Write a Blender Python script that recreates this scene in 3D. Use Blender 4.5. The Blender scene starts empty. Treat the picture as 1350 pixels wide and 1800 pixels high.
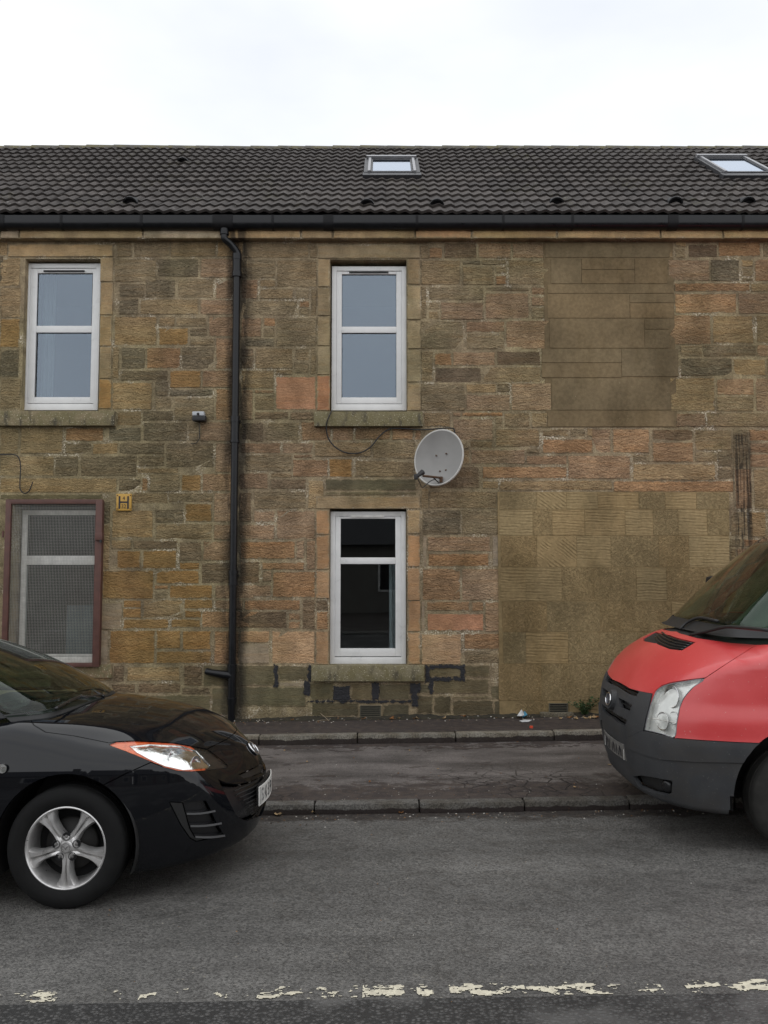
import bpy, bmesh, math, random
import numpy as np
from mathutils import Vector, Matrix
from mathutils import noise as mnoise

random.seed(7)
rng = np.random.default_rng(7)
SC = bpy.context.scene
COL = SC.collection

# ------------------------------------------------------------------ camera
FPX, CX, CY = 1480.0, 675.0, 900.0          # focal length and centre in photo pixels (1350 x 1800)
TH = math.atan(100.0 / 1480.0)              # pitched a little upwards
CAM = Vector((0.0, 0.0, 1.76))
cam_d = bpy.data.cameras.new('camera')
cam_d.sensor_fit = 'VERTICAL'
cam_d.sensor_height = 36.0
cam_d.lens = FPX / 1800.0 * 36.0
cam_d.clip_start = 0.05
cam_d.clip_end = 2000.0
cam = bpy.data.objects.new('camera', cam_d)
cam.location = CAM
cam.rotation_euler = (math.pi / 2 + TH, 0.0, 0.0)
COL.objects.link(cam)
SC.camera = cam

# ------------------------------------------------------------------ overcast sky, veiled sun, exposure
SUN_EL, SUN_AZ = math.radians(58), math.radians(205)
world = bpy.data.worlds.new('World')
SC.world = world
world.use_nodes = True
wn = world.node_tree
for n_ in list(wn.nodes):
    wn.nodes.remove(n_)
w_out = wn.nodes.new('ShaderNodeOutputWorld')
w_bg = wn.nodes.new('ShaderNodeBackground')
w_sky = wn.nodes.new('ShaderNodeTexSky')
w_sky.sky_type = 'NISHITA'
w_sky.sun_disc = False
w_sky.sun_elevation = SUN_EL
w_sky.sun_rotation = SUN_AZ
w_tc = wn.nodes.new('ShaderNodeTexCoord')
w_map = wn.nodes.new('ShaderNodeMapping')
w_map.inputs['Scale'].default_value = (1.0, 1.0, 2.6)
w_noise = wn.nodes.new('ShaderNodeTexNoise')
w_noise.inputs['Scale'].default_value = 1.7
w_noise.inputs['Detail'].default_value = 5.0
w_noise.inputs['Roughness'].default_value = 0.5
w_ramp = wn.nodes.new('ShaderNodeValToRGB')
w_ramp.color_ramp.elements[0].position = 0.32
w_ramp.color_ramp.elements[0].color = (0.90, 0.945, 1.02, 1)
w_ramp.color_ramp.elements[1].position = 0.66
w_ramp.color_ramp.elements[1].color = (1.2, 1.22, 1.24, 1)
w_mul = wn.nodes.new('ShaderNodeMix')
w_mul.data_type = 'RGBA'
w_mul.inputs[0].default_value = 0.93
w_sc = wn.nodes.new('ShaderNodeVectorMath')
w_sc.operation = 'SCALE'
w_sc.inputs['Scale'].default_value = 0.09
wn.links.new(w_tc.outputs['Generated'], w_map.inputs[0])
wn.links.new(w_map.outputs[0], w_noise.inputs['Vector'])
wn.links.new(w_noise.outputs['Fac'], w_ramp.inputs[0])
wn.links.new(w_sky.outputs[0], w_sc.inputs[0])
wn.links.new(w_sc.outputs[0], w_mul.inputs[6])       # the blue sky above the cloud: a trace of it
wn.links.new(w_ramp.outputs[0], w_mul.inputs[7])     # cloud layer
wn.links.new(w_mul.outputs[2], w_bg.inputs[0])
w_bg.inputs[1].default_value = 1.0
wn.links.new(w_bg.outputs[0], w_out.inputs[0])

sun_d = bpy.data.lights.new('sun', 'SUN')
sun_d.energy = 1.1
sun_d.angle = math.radians(179)
sun_d.color = (1.0, 0.975, 0.94)
sun = bpy.data.objects.new('sun', sun_d)
_sd = Vector((math.sin(SUN_AZ) * math.cos(SUN_EL), math.cos(SUN_AZ) * math.cos(SUN_EL), math.sin(SUN_EL)))
sun.rotation_euler = (-_sd).to_track_quat('-Z', 'Y').to_euler()
COL.objects.link(sun)

SC.view_settings.view_transform = 'Standard'
SC.view_settings.look = 'None'
SC.view_settings.exposure = 0.0
SC.view_settings.gamma = 1.0
SC.view_settings.use_curve_mapping = False

# ------------------------------------------------------------------ pixel -> place
R_ = Vector((1, 0, 0))
FW = Vector((0, math.cos(TH), math.sin(TH)))
UP = Vector((0, -math.sin(TH), math.cos(TH)))


def ray(px, py):
    return FW * FPX + R_ * (px - CX) + UP * (CY - py)


def on_y(px, py, y):
    d = ray(px, py)
    return CAM + d * (y / d.y)


SLX = 0.015                                   # the street climbs a little along its length


def road_z(x, y):
    return SLX * x - 0.025 * (max(y, 3.0) - 4.4)


def on_plane(px, py, a, b, c):                # z = a x + b y + c
    d = ray(px, py)
    t = (c - CAM.z) / (d.z - a * d.x - b * d.y)
    return CAM + d * t


def on_road(px, py):
    return on_plane(px, py, SLX, -0.025, 0.11)


def to_px(p):
    q = p - CAM
    w = q.dot(FW)
    return (CX + FPX * q.dot(R_) / w, CY - FPX * q.dot(UP) / w)


WY = 9.18                                     # the face of the wall
KERB_Y, KERB_TOP = 6.37, 0.022                # kerb between road and pavement
UP_Y = 8.33                                   # second kerb, in front of the houses


def pave_z(x, y):                             # pavement between the two kerbs
    return SLX * x + KERB_TOP + 0.02 * (y - KERB_Y)


def strip_z(x, y):                            # raised strip at the foot of the wall
    return SLX * x + 0.150 + 0.012 * (y - UP_Y)


# ------------------------------------------------------------------ nodes
def s2l(c):
    return tuple(((v / 255.0) / 12.92 if v / 255.0 <= 0.04045 else ((v / 255.0 + 0.055) / 1.055) ** 2.4) for v in c)


class NB:
    def __init__(s, name):
        s.m = bpy.data.materials.new(name)
        s.m.use_nodes = True
        s.nt = s.m.node_tree
        for n in list(s.nt.nodes):
            s.nt.nodes.remove(n)
        s.out = s.nt.nodes.new('ShaderNodeOutputMaterial')

    def put(s, sock, v):
        if isinstance(v, bpy.types.NodeSocket):
            s.nt.links.new(v, sock)
        elif v is not None:
            if hasattr(sock.default_value, '__len__') and not hasattr(v, '__len__'):
                v = [v] * len(sock.default_value)
            if hasattr(sock.default_value, '__len__') and len(sock.default_value) == 4 and len(v) == 3:
                v = (*v, 1.0)
            sock.default_value = v

    def n(s, t, ins=None, **props):
        nd = s.nt.nodes.new('ShaderNode' + t)
        for k, v in props.items():
            setattr(nd, k, v)
        for k, v in (ins or {}).items():
            s.put(nd.inputs[k], v)
        return nd

    def pos(s):
        return s.n('NewGeometry').outputs['Position']

    def obj(s):
        return s.n('TexCoord').outputs['Object']

    def map(s, v, scale=(1, 1, 1), loc=(0, 0, 0), rot=(0, 0, 0)):
        return s.n('Mapping', {0: v, 'Scale': scale, 'Location': loc, 'Rotation': rot}).outputs[0]

    def noise(s, v, scale=5, detail=3, rough=0.5, dist=0.0):
        return s.n('TexNoise', {'Vector': v, 'Scale': scale, 'Detail': detail, 'Roughness': rough, 'Distortion': dist}).outputs['Fac']

    def vor(s, v, scale=5, feature='F1', out='Distance', rnd=1.0):
        return s.n('TexVoronoi', {'Vector': v, 'Scale': scale, 'Randomness': rnd}, feature=feature).outputs[out]

    def math(s, op, a, b=None, c=None, clamp=False):
        nd = s.n('Math', {0: a}, operation=op, use_clamp=clamp)
        if b is not None:
            s.put(nd.inputs[1], b)
        if c is not None:
            s.put(nd.inputs[2], c)
        return nd.outputs[0]

    def vadd(s, a, b):
        return s.n('VectorMath', {0: a, 1: b}, operation='ADD').outputs[0]

    def mix(s, f, a, b, blend='MIX'):
        nd = s.n('Mix', None, data_type='RGBA', blend_type=blend)
        s.put(nd.inputs[0], f)
        s.put(nd.inputs[6], a)
        s.put(nd.inputs[7], b)
        return nd.outputs[2]

    def step(s, v, a, b, lo=0.0, hi=1.0):
        return s.n('MapRange', {0: v, 1: a, 2: b, 3: lo, 4: hi}, interpolation_type='SMOOTHSTEP').outputs[0]

    def sep(s, v):
        return s.n('SeparateXYZ', {0: v}).outputs

    def bump(s, h, strength=0.5, dist=0.01, normal=None):
        nd = s.n('Bump', {'Height': h, 'Strength': strength, 'Distance': dist})
        if normal is not None:
            s.put(nd.inputs['Normal'], normal)
        return nd.outputs[0]

    def pr(s, **kw):
        nd = s.n('BsdfPrincipled')
        names = dict(base='Base Color', rough='Roughness', metal='Metallic', spec='Specular IOR Level', normal='Normal', coat='Coat Weight',
                     coat_rough='Coat Roughness', trans='Transmission Weight', ior='IOR', alpha='Alpha', sheen='Sheen Weight')
        for k, v in kw.items():
            s.put(nd.inputs[names[k]], v)
        s.nt.links.new(nd.outputs[0], s.out.inputs[0])
        return s.m


def plain(name, col, rough=0.5, metal=0.0, spec=0.5, coat=0.0, bump=0.0, bscale=60, var=0.12, vscale=6, coat_rough=0.04):
    b = NB(name)
    p = b.obj()
    nz = b.noise(p, vscale, 4)
    c = b.mix(1.0, col, b.n('MapRange', {0: nz, 1: 0.3, 2: 0.7, 3: 1 - var, 4: 1 + var}).outputs[0], 'MULTIPLY')
    kw = dict(base=c, rough=b.n('MapRange', {0: nz, 1: 0.3, 2: 0.7, 3: max(rough - 0.06, 0.0), 4: min(rough + 0.06, 1)}).outputs[0],
              metal=metal, spec=spec, coat=coat, coat_rough=coat_rough)
    if bump:
        kw['normal'] = b.bump(b.noise(p, bscale, 3), bump, 0.004)
    return b.pr(**kw)


KA = 1.80                                     # photo tone of a wall facing the sky -> base colour


def alb(c, k=KA):
    return tuple(min(v * k, 0.9) for v in s2l(c))


PIPE_X = on_y(414, 850, WY).x
ST0, ST1 = on_y(1289, 760, WY), on_y(1324, 1000, WY)


def wall_weather(b, c, pos):
    """soot and damp that run across stones and joints alike"""
    soot = b.noise(b.map(pos, (1, 1, 0.7)), 1.1, 6, 0.65)
    fine = b.noise(b.map(pos, (1, 1, 0.6), loc=(9, 0, 4)), 5.5, 5, 0.65)
    c = b.mix(1.0, c, b.step(soot, 0.28, 0.70, 0.76, 1.12), 'MULTIPLY')
    c = b.mix(1.0, c, b.step(fine, 0.30, 0.66, 0.82, 1.08), 'MULTIPLY')
    ol = b.step(b.noise(b.map(pos, (1, 1, 1), loc=(2, 7, 5)), 0.9, 4), 0.42, 0.62)
    return b.mix(b.math('MULTIPLY', ol, 0.6), c, b.mix(1.0, c, (0.90, 0.97, 0.84), 'MULTIPLY'))


def mortar_colour(b, p):
    a = b.noise(p, 7, 4)
    lime = b.math('MULTIPLY', b.step(b.noise(p, 2.4, 4, 0.6), 0.50, 0.66), b.step(b.noise(p, 60, 3, 0.7), 0.48, 0.60))
    c = b.mix(b.step(a, 0.35, 0.65), alb((104, 92, 74)), alb((124, 111, 89)))
    c = b.mix(1.0, c, b.step(b.noise(p, 120, 3), 0.3, 0.7, 0.75, 1.2), 'MULTIPLY')
    c = wall_weather(b, c, p)
    return b.mix(b.math('MULTIPLY', lime, 0.8), c, alb((172, 164, 148)))


def stain_mask(b, pos):
    xyz = b.sep(pos)
    dx = b.math('ABSOLUTE', b.math('SUBTRACT', xyz[0], PIPE_X + 0.012))
    nz = b.noise(b.map(pos, (9, 9, 2.0)), 1.0, 5, 0.65)
    m1 = b.math('MULTIPLY', b.step(b.math('ADD', dx, b.math('MULTIPLY', nz, -0.16)), 0.10, -0.03), b.step(nz, 0.30, 0.50))
    xr = b.math('ADD', xyz[0], b.math('MULTIPLY', b.math('SUBTRACT', b.noise(pos, 7, 4, 0.7), 0.5), 0.16))
    stx = b.math('MULTIPLY', b.step(xr, ST0.x - 0.05, ST0.x + 0.05), b.step(xr, ST1.x + 0.06, ST1.x - 0.03))
    stz = b.math('MULTIPLY', b.step(xyz[2], ST0.z + 0.03, ST0.z - 0.05), b.step(xyz[2], ST1.z - 0.3, ST1.z + 0.5))
    drip = b.noise(b.map(pos, (34, 34, 0.7)), 1.0, 3, 0.5)
    top = b.step(xyz[2], ST0.z - 0.6, ST0.z - 0.15)
    m2 = b.math('MULTIPLY', b.math('MULTIPLY', stx, stz), b.math('MAXIMUM', b.step(drip, 0.42, 0.54), b.math('MULTIPLY', top, 0.65)))
    return b.math('MULTIPLY', b.math('MAXIMUM', m1, m2), 0.82)


def stone_material(name, smooth=False):
    b = NB(name)
    oi = b.n('ObjectInfo')
    pos = b.pos()
    off = b.n('VectorMath', {0: oi.outputs['Random'], 1: (37.0, 11.0, 23.0)}, operation='MULTIPLY').outputs[0]
    p = b.vadd(pos, off)
    col = oi.outputs['Color']
    big = b.noise(p, 4.5, 4)
    strata = b.noise(b.map(p, (2.2, 2.2, 22)), 1.0, 5, 0.6, 0.4)
    grain = b.noise(p, 170, 2)
    c = b.mix(1.0, col, b.n('MapRange', {0: big, 1: 0.28, 2: 0.72, 3: 0.78, 4: 1.2}).outputs[0], 'MULTIPLY')
    warm = b.mix(1.0, c, (1.06, 0.93, 0.78), 'MULTIPLY')
    c = b.mix(b.step(strata, 0.42, 0.72, 0.0, 0.55), c, warm)
    c = b.mix(1.0, c, b.n('MapRange', {0: grain, 1: 0.3, 2: 0.7, 3: 0.80, 4: 1.2}).outputs[0], 'MULTIPLY')
    c = wall_weather(b, c, pos)
    # pointing smeared over the arrises: distance to the edge of this block, broken up
    o3 = b.sep(b.obj())
    hw = b.n('Attribute', None, attribute_type='OBJECT', attribute_name='half_w').outputs['Fac']
    hh = b.n('Attribute', None, attribute_type='OBJECT', attribute_name='half_h').outputs['Fac']
    ed = b.math('MINIMUM', b.math('SUBTRACT', hw, b.math('ABSOLUTE', o3[0])), b.math('SUBTRACT', hh, b.math('ABSOLUTE', o3[2])))
    rag = b.math('MULTIPLY', b.math('SUBTRACT', b.noise(pos, 16, 5, 0.7), 0.5), 0.085)
    smear = b.step(b.math('ADD', ed, rag), 0.016, 0.004)
    # tooling: chisel strokes that run along the bed, and picked hollows
    ch = b.noise(b.map(p, (12, 12, 34)), 1.0, 3, 0.6, 1.0)
    ch2 = b.noise(b.map(p, (20, 20, 25), rot=(0, 0.6, 0)), 1.0, 3, 0.6, 1.6)
    h = b.math('ADD', b.math('MULTIPLY', b.step(ch, 0.36, 0.62), 0.6), b.math('MULTIPLY', b.step(ch2, 0.35, 0.62), 0.6))
    h = b.math('ADD', h, b.math('MULTIPLY', grain, 0.18))
    h = b.math('ADD', h, b.math('MULTIPLY', strata, 0.35))
    pit = b.step(h, 0.28, 0.6, 0.72, 1.0)
    if not smooth:
        c = b.mix(oi.outputs['Alpha'], c, b.mix(1.0, c, pit, 'MULTIPLY'))
    c = b.mix(b.math('MULTIPLY', smear, 0.75), c, mortar_colour(b, pos))
    # black growth beside the downpipe, run-off stain further along
    m = stain_mask(b, pos)
    c = b.mix(m, c, (0.022, 0.02, 0.018))
    al = b.math('MULTIPLY', oi.outputs['Alpha'], 1.0)
    return b.pr(base=c, rough=0.92, spec=0.2, normal=b.bump(h, al, 0.036 if not smooth else 0.006))


M = {}
M['stone'] = stone_material('stone')


def mortar_material():
    b = NB('mortar')
    p = b.pos()
    c = b.mix(stain_mask(b, p), mortar_colour(b, p), (0.024, 0.022, 0.02))
    return b.pr(base=c, rough=0.95, spec=0.15, normal=b.bump(b.noise(p, 45, 4, 0.6), 0.9, 0.02))


M['mortar'] = mortar_material()


def render_material():
    """cement render marked out as blocks; Alpha of the block picks its tooling"""
    b = NB('cement_render')
    oi = b.n('ObjectInfo')
    pos = b.pos()
    off = b.n('VectorMath', {0: oi.outputs['Random'], 1: (17.0, 5.0, 9.0)}, operation='MULTIPLY').outputs[0]
    p = b.vadd(pos, off)
    k = oi.outputs['Alpha']
    wob = b.noise(p, 6, 3)
    big = b.noise(b.map(pos, (1, 1, 0.8)), 1.5, 5, 0.6)
    xyz = b.sep(p)

    def comb(ax, az, freq):
        v = b.math('ADD', b.math('MULTIPLY', xyz[0], ax), b.math('MULTIPLY', xyz[2], az))
        v = b.math('ADD', b.math('MULTIPLY', v, freq), b.math('MULTIPLY', wob, 9.0))
        return b.math('SINE', v)

    h1 = comb(0.03, 1, 190)
    h2 = comb(0.75, 1, 150)
    h3 = b.math('MULTIPLY', b.step(b.noise(p, 58, 3, 0.65, 0.8), 0.36, 0.56), 1.5)
    ln = b.noise(b.map(p, (6, 6, 50)), 1.0, 3)
    h1 = b.math('MULTIPLY', h1, b.step(ln, 0.42, 0.6))
    h2 = b.math('MULTIPLY', h2, b.step(b.noise(p, 12, 3), 0.38, 0.6))
    s1 = b.math('COMPARE', k, 0.25, 0.1)
    s2 = b.math('COMPARE', k, 0.5, 0.1)
    s3 = b.math('COMPARE', k, 0.75, 0.1)
    h = b.math('ADD', b.math('MULTIPLY', h1, b.math('MULTIPLY', s1, 0.45)), b.math('MULTIPLY', h2, b.math('MULTIPLY', s2, 0.55)))
    h = b.math('ADD', h, b.math('MULTIPLY', h3, s3))
    h = b.math('ADD', h, b.math('MULTIPLY', b.noise(p, 90, 3), 0.35))
    c = b.mix(1.0, oi.outputs['Color'], b.step(big, 0.28, 0.7, 0.66, 1.16), 'MULTIPLY')
    c = b.mix(b.step(b.noise(b.map(pos, (1, 1, 0.35), loc=(4, 1, 2)), 3.5, 5, 0.65), 0.45, 0.68, 0, 0.55), c, b.mix(1.0, c, (0.74, 0.72, 0.66), 'MULTIPLY'))
    c = b.mix(1.0, c, b.step(b.noise(p, 30, 4), 0.3, 0.7, 0.88, 1.1), 'MULTIPLY')
    chips = b.step(b.vor(p, 26), 0.07, 0.045)
    chips = b.math('MULTIPLY', chips, b.step(b.noise(pos, 3, 2), 0.5, 0.62))
    c = b.mix(b.math('MULTIPLY', chips, 0.6), c, alb((190, 180, 150)))
    c = b.mix(1.0, c, b.step(h, -0.5, 0.4, 0.93, 1.02), 'MULTIPLY')
    return b.pr(base=c, rough=0.93, spec=0.15, normal=b.bump(h, 0.9, 0.0055))


M['render'] = render_material()


def sill_material():
    b = NB('weathered_sill_stone')
    oi = b.n('ObjectInfo')
    p = b.pos()
    c = b.mix(b.step(b.noise(p, 8, 5, 0.65), 0.35, 0.62), oi.outputs['Color'], alb((88, 82, 60)))
    c = b.mix(b.step(b.noise(b.map(p, (1, 1, 0.4), loc=(3, 0, 0)), 11, 4), 0.52, 0.7), c, alb((62, 58, 48)))
    c = b.mix(b.math('MULTIPLY', b.step(b.noise(p, 75, 2), 0.62, 0.7), 0.7), c, alb((165, 158, 138)))
    return b.pr(base=c, rough=0.9, spec=0.2, normal=b.bump(b.noise(p, 50, 4), 0.7, 0.01))


M['sill'] = sill_material()


def tile_material():
    b = NB('concrete_roof_tile')
    oi = b.n('ObjectInfo')
    p = b.pos()
    c = b.mix(b.n('MapRange', {0: oi.outputs['Random'], 3: 0.0, 4: 1.0}).outputs[0], (0.046, 0.040, 0.037), (0.076, 0.066, 0.060))
    c = b.mix(1.0, c, b.step(b.noise(p, 9, 4), 0.3, 0.7, 0.75, 1.2), 'MULTIPLY')
    c = b.mix(1.0, c, b.step(b.noise(p, 130, 2), 0.3, 0.7, 0.8, 1.2), 'MULTIPLY')
    lich = b.math('MULTIPLY', b.step(b.noise(p, 16, 3, 0.6), 0.66, 0.70), b.step(b.noise(p, 2.0, 2), 0.42, 0.55))
    c = b.mix(b.math('MULTIPLY', lich, 0.7), c, (0.30, 0.29, 0.27))
    moss = b.math('MULTIPLY', b.step(b.noise(p, 1.3, 3), 0.56, 0.72), b.step(b.noise(p, 18, 3), 0.48, 0.6))
    c = b.mix(b.math('MULTIPLY', moss, 0.5), c, (0.075, 0.07, 0.03))
    return b.pr(base=c, rough=0.82, spec=0.25, normal=b.bump(b.noise(p, 150, 2), 0.4, 0.004))


M['tile'] = tile_material()


def ridge_material():
    b = NB('mossy_ridge_tile')
    p = b.pos()
    c = b.mix(b.step(b.noise(p, 5, 4), 0.38, 0.62), (0.095, 0.088, 0.075), (0.14, 0.125, 0.07))
    c = b.mix(b.step(b.noise(p, 20, 3), 0.55, 0.7), c, (0.17, 0.16, 0.14))
    return b.pr(base=c, rough=0.9, normal=b.bump(b.noise(p, 40, 3), 0.6, 0.01))


M['ridge'] = ridge_material()


def asphalt_material(name, base, coarse=False):
    b = NB(name)
    p = b.pos()
    big = b.noise(p, 0.55, 5, 0.6)
    mid = b.noise(b.map(p, (1, 1.3, 1), rot=(0, 0, 0.5)), 4.5, 6, 0.7)
    if coarse:
        v = b.vor(p, 52)
        cc = b.n('TexVoronoi', {'Vector': p, 'Scale': 52}).outputs['Color']
        val = b.sep(cc)[0]
        c = b.mix(1.0, base, b.n('MapRange', {0: val, 3: 0.55, 4: 1.55}).outputs[0], 'MULTIPLY')
        c = b.mix(b.step(v, 0.42, 0.62), c, tuple(x * 0.3 for x in base))
        worn = b.step(b.noise(p, 1.3, 4), 0.5, 0.6)
        c = b.mix(b.math('MULTIPLY', worn, 0.7), c, tuple(x * 1.6 for x in base))
        c = b.mix(1.0, c, b.step(big, 0.3, 0.7, 0.8, 1.2), 'MULTIPLY')
        h = b.math('SUBTRACT', 1.0, b.step(v, 0.1, 0.6))
        h = b.math('MULTIPLY', h, b.n('MapRange', {0: worn, 3: 1.0, 4: 0.25}).outputs[0])
        h = b.math('ADD', h, b.math('MULTIPLY', b.noise(p, 160, 2), 0.15))
        return b.pr(base=c, rough=0.62, spec=0.4, normal=b.bump(h, 1.0, 0.012))
    cc = b.n('TexVoronoi', {'Vector': p, 'Scale': 105}).outputs['Color']
    val = b.sep(cc)[0]
    c = b.mix(1.0, base, b.n('MapRange', {0: val, 3: 0.55, 4: 1.45}).outputs[0], 'MULTIPLY')
    c = b.mix(1.0, c, b.step(big, 0.28, 0.72, 0.78, 1.16), 'MULTIPLY')
    c = b.mix(1.0, c, b.step(mid, 0.30, 0.60, 0.84, 1.06), 'MULTIPLY')
    chip = b.n('TexVoronoi', {'Vector': p, 'Scale': 46})
    cm = b.math('MULTIPLY', b.step(chip.outputs['Distance'], 0.30, 0.2), b.step(b.sep(chip.outputs['Color'])[1], 0.80, 0.90))
    c = b.mix(b.math('MULTIPLY', cm, 0.7), c, b.mix(b.sep(chip.outputs['Color'])[2], (0.24, 0.22, 0.18), (0.15, 0.145, 0.135)))
    holes = b.math('MULTIPLY', b.step(chip.outputs['Distance'], 0.34, 0.2), b.step(b.sep(chip.outputs['Color'])[0], 0.80, 0.88))
    c = b.mix(b.math('MULTIPLY', holes, 0.65), c, tuple(x * 0.3 for x in base))
    dk = b.math('MULTIPLY', b.step(b.noise(b.map(p, (1, 1.6, 1)), 16, 3, 0.6), 0.60, 0.68), b.step(b.noise(p, 1.2, 3), 0.4, 0.6))
    c = b.mix(b.math('MULTIPLY', dk, 0.6), c, tuple(x * 0.35 for x in base))
    trk = b.noise(b.map(p, (0.12, 1.6, 1), loc=(3, 1, 0)), 1.0, 4, 0.6)
    c = b.mix(1.0, c, b.step(trk, 0.34, 0.66, 0.86, 1.14), 'MULTIPLY')
    spots = b.math('MULTIPLY', b.step(b.noise(p, 30, 3, 0.6), 0.66, 0.72), b.step(b.noise(p, 1.7, 3), 0.38, 0.6))
    c = b.mix(b.math('MULTIPLY', spots, 0.6), c, (0.21, 0.195, 0.165))
    rag = b.math('MULTIPLY', b.math('SUBTRACT', b.noise(b.map(p, (1, 1.5, 1)), 4.5, 6, 0.75), 0.5), 0.7)
    silt = b.step(b.math('ADD', b.sep(p)[1], rag), KERB_Y - 0.24, KERB_Y - 0.12)
    c = b.mix(b.math('MULTIPLY', silt, 0.85), c, b.mix(b.step(b.noise(p, 25, 3), 0.4, 0.6), (0.022, 0.017, 0.015), (0.045, 0.035, 0.028)))
    blot = b.math('MULTIPLY', b.step(b.noise(b.map(p, (1, 1.8, 1), rot=(0, 0, 0.3)), 7, 6, 0.75, 0.6), 0.55, 0.63), b.step(b.noise(p, 0.9, 3), 0.40, 0.58))
    c = b.mix(b.math('MULTIPLY', blot, 0.5), c, tuple(x * 0.42 for x in base))
    h = b.math('ADD', b.noise(p, 95, 3, 0.7), b.math('MULTIPLY', b.step(b.vor(p, 105), 0.1, 0.6), -0.7))
    rg = b.step(mid, 0.35, 0.6, 0.5, 0.72)
    return b.pr(base=c, rough=rg, spec=0.35, normal=b.bump(h, 0.8, 0.006))


ROADC = (0.108, 0.104, 0.097)
M['asphalt'] = asphalt_material('asphalt', ROADC)
M['asphalt_coarse'] = asphalt_material('coarse_chippings', (0.068, 0.066, 0.063), True)


def pavement_material():
    b = NB('pavement_tarmac')
    p = b.pos()
    xyz = b.sep(p)
    base = (0.108, 0.097, 0.091)
    cc = b.n('TexVoronoi', {'Vector': p, 'Scale': 120}).outputs['Color']
    c = b.mix(1.0, base, b.n('MapRange', {0: b.sep(cc)[0], 3: 0.7, 4: 1.3}).outputs[0], 'MULTIPLY')
    c = b.mix(1.0, c, b.step(b.noise(b.map(p, (0.6, 1.5, 1)), 2.2, 5, 0.6), 0.32, 0.66, 0.62, 1.42), 'MULTIPLY')
    # leaf mould and silt that collects along both kerbs, with a ragged edge
    rag = b.math('MULTIPLY', b.math('SUBTRACT', b.noise(b.map(p, (1, 1.4, 1)), 5, 5, 0.7), 0.5), 1.5)
    lo = b.step(b.math('ADD', xyz[1], rag), KERB_Y + 0.72, KERB_Y + 0.42)
    hi = b.step(b.math('ADD', xyz[1], rag), UP_Y - 0.22, UP_Y - 0.10)
    mid = b.step(b.noise(b.map(p, (0.7, 1.6, 1), loc=(5.2, 1, 0)), 2.3, 5, 0.7), 0.60, 0.66)
    dirt = b.math('MAXIMUM', b.math('MAXIMUM', lo, hi), b.math('MULTIPLY', mid, 0.8))
    silt = b.mix(b.step(b.noise(p, 14, 4), 0.4, 0.6), (0.030, 0.022, 0.020), (0.052, 0.038, 0.030))
    c = b.mix(b.math('MULTIPLY', dirt, 0.85), c, silt)
    # crazing
    wv = b.vadd(p, b.n('VectorMath', {0: b.n('TexNoise', {'Vector': p, 'Scale': 7.0, 'Detail': 3}).outputs['Color'], 1: (0.09, 0.09, 0.09)}, operation='MULTIPLY').outputs[0])
    e = b.n('TexVoronoi', {'Vector': b.map(wv, (1, 1.5, 0.01)), 'Scale': 5.5}, feature='DISTANCE_TO_EDGE').outputs['Distance']
    zone = b.step(b.noise(p, 0.8, 2), 0.44, 0.58)
    zone = b.math('MULTIPLY', zone, b.step(xyz[1], KERB_Y + 1.3, KERB_Y + 0.5))
    crack = b.math('MULTIPLY', b.step(e, 0.045, 0.012), zone)
    c = b.mix(crack, c, (0.016, 0.013, 0.012))
    chip = b.n('TexVoronoi', {'Vector': p, 'Scale': 26})
    cm = b.math('MULTIPLY', b.step(chip.outputs['Distance'], 0.2, 0.12), b.step(b.sep(chip.outputs['Color'])[1], 0.9, 0.95))
    c = b.mix(b.math('MULTIPLY', cm, 0.7), c, (0.30, 0.28, 0.25))
    h = b.math('SUBTRACT', b.noise(p, 80, 3), b.math('MULTIPLY', crack, 1.2))
    return b.pr(base=c, rough=b.n('MapRange', {0: dirt, 3: 0.55, 4: 0.85}).outputs[0], spec=0.35, normal=b.bump(h, 0.7, 0.008))


M['pavement'] = pavement_material()


def kerb_material():
    b = NB('kerb_concrete')
    oi = b.n('ObjectInfo')
    p = b.pos()
    o = b.sep(b.obj())
    c = b.mix(b.step(b.noise(p, 6, 4), 0.35, 0.65), oi.outputs['Color'], b.mix(1.0, oi.outputs['Color'], (0.7, 0.66, 0.6), 'MULTIPLY'))
    cc = b.n('TexVoronoi', {'Vector': p, 'Scale': 110}).outputs['Color']
    c = b.mix(1.0, c, b.n('MapRange', {0: b.sep(cc)[0], 3: 0.6, 4: 1.4}).outputs[0], 'MULTIPLY')
    # damp silt line along the foot, ragged
    rag = b.math('MULTIPLY', b.math('SUBTRACT', b.noise(p, 5, 5, 0.75), 0.5), 0.075)
    damp = b.step(b.math('ADD', o[2], rag), -0.034, -0.044)
    c = b.mix(b.math('MULTIPLY', damp, 0.92), c, (0.020, 0.014, 0.013))
    return b.pr(base=c, rough=0.85, spec=0.25, normal=b.bump(b.noise(p, 70, 4), 0.7, 0.008))


M['kerb'] = kerb_material()
M['upvc'] = plain('white_upvc', (0.72, 0.72, 0.71), 0.32, spec=0.5, var=0.05, vscale=9)
M['upvc_old'] = plain('soiled_white_upvc', (0.74, 0.73, 0.69), 0.4, var=0.14, vscale=14)
M['rubber'] = plain('black_gasket', (0.012, 0.012, 0.012), 0.6)
M['gutter'] = plain('black_rainwater_pipe', (0.005, 0.0055, 0.007), 0.33, spec=0.35, var=0.3, vscale=12, bump=0.15, bscale=30)
M['gutter_joint'] = plain('black_pipe_fitting', (0.007, 0.007, 0.008), 0.6, spec=0.25, var=0.3, vscale=20)
M['tar'] = plain('bitumen', (0.014, 0.014, 0.017), 0.55, var=0.4, vscale=30, bump=0.7, bscale=50)
M['redoxide'] = plain('red_oxide_paint', (0.098, 0.042, 0.032), 0.55, var=0.18, vscale=14, bump=0.2, bscale=80)
M['wire'] = plain('galvanised_wire', (0.42, 0.41, 0.37), 0.5, metal=0.2)
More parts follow.
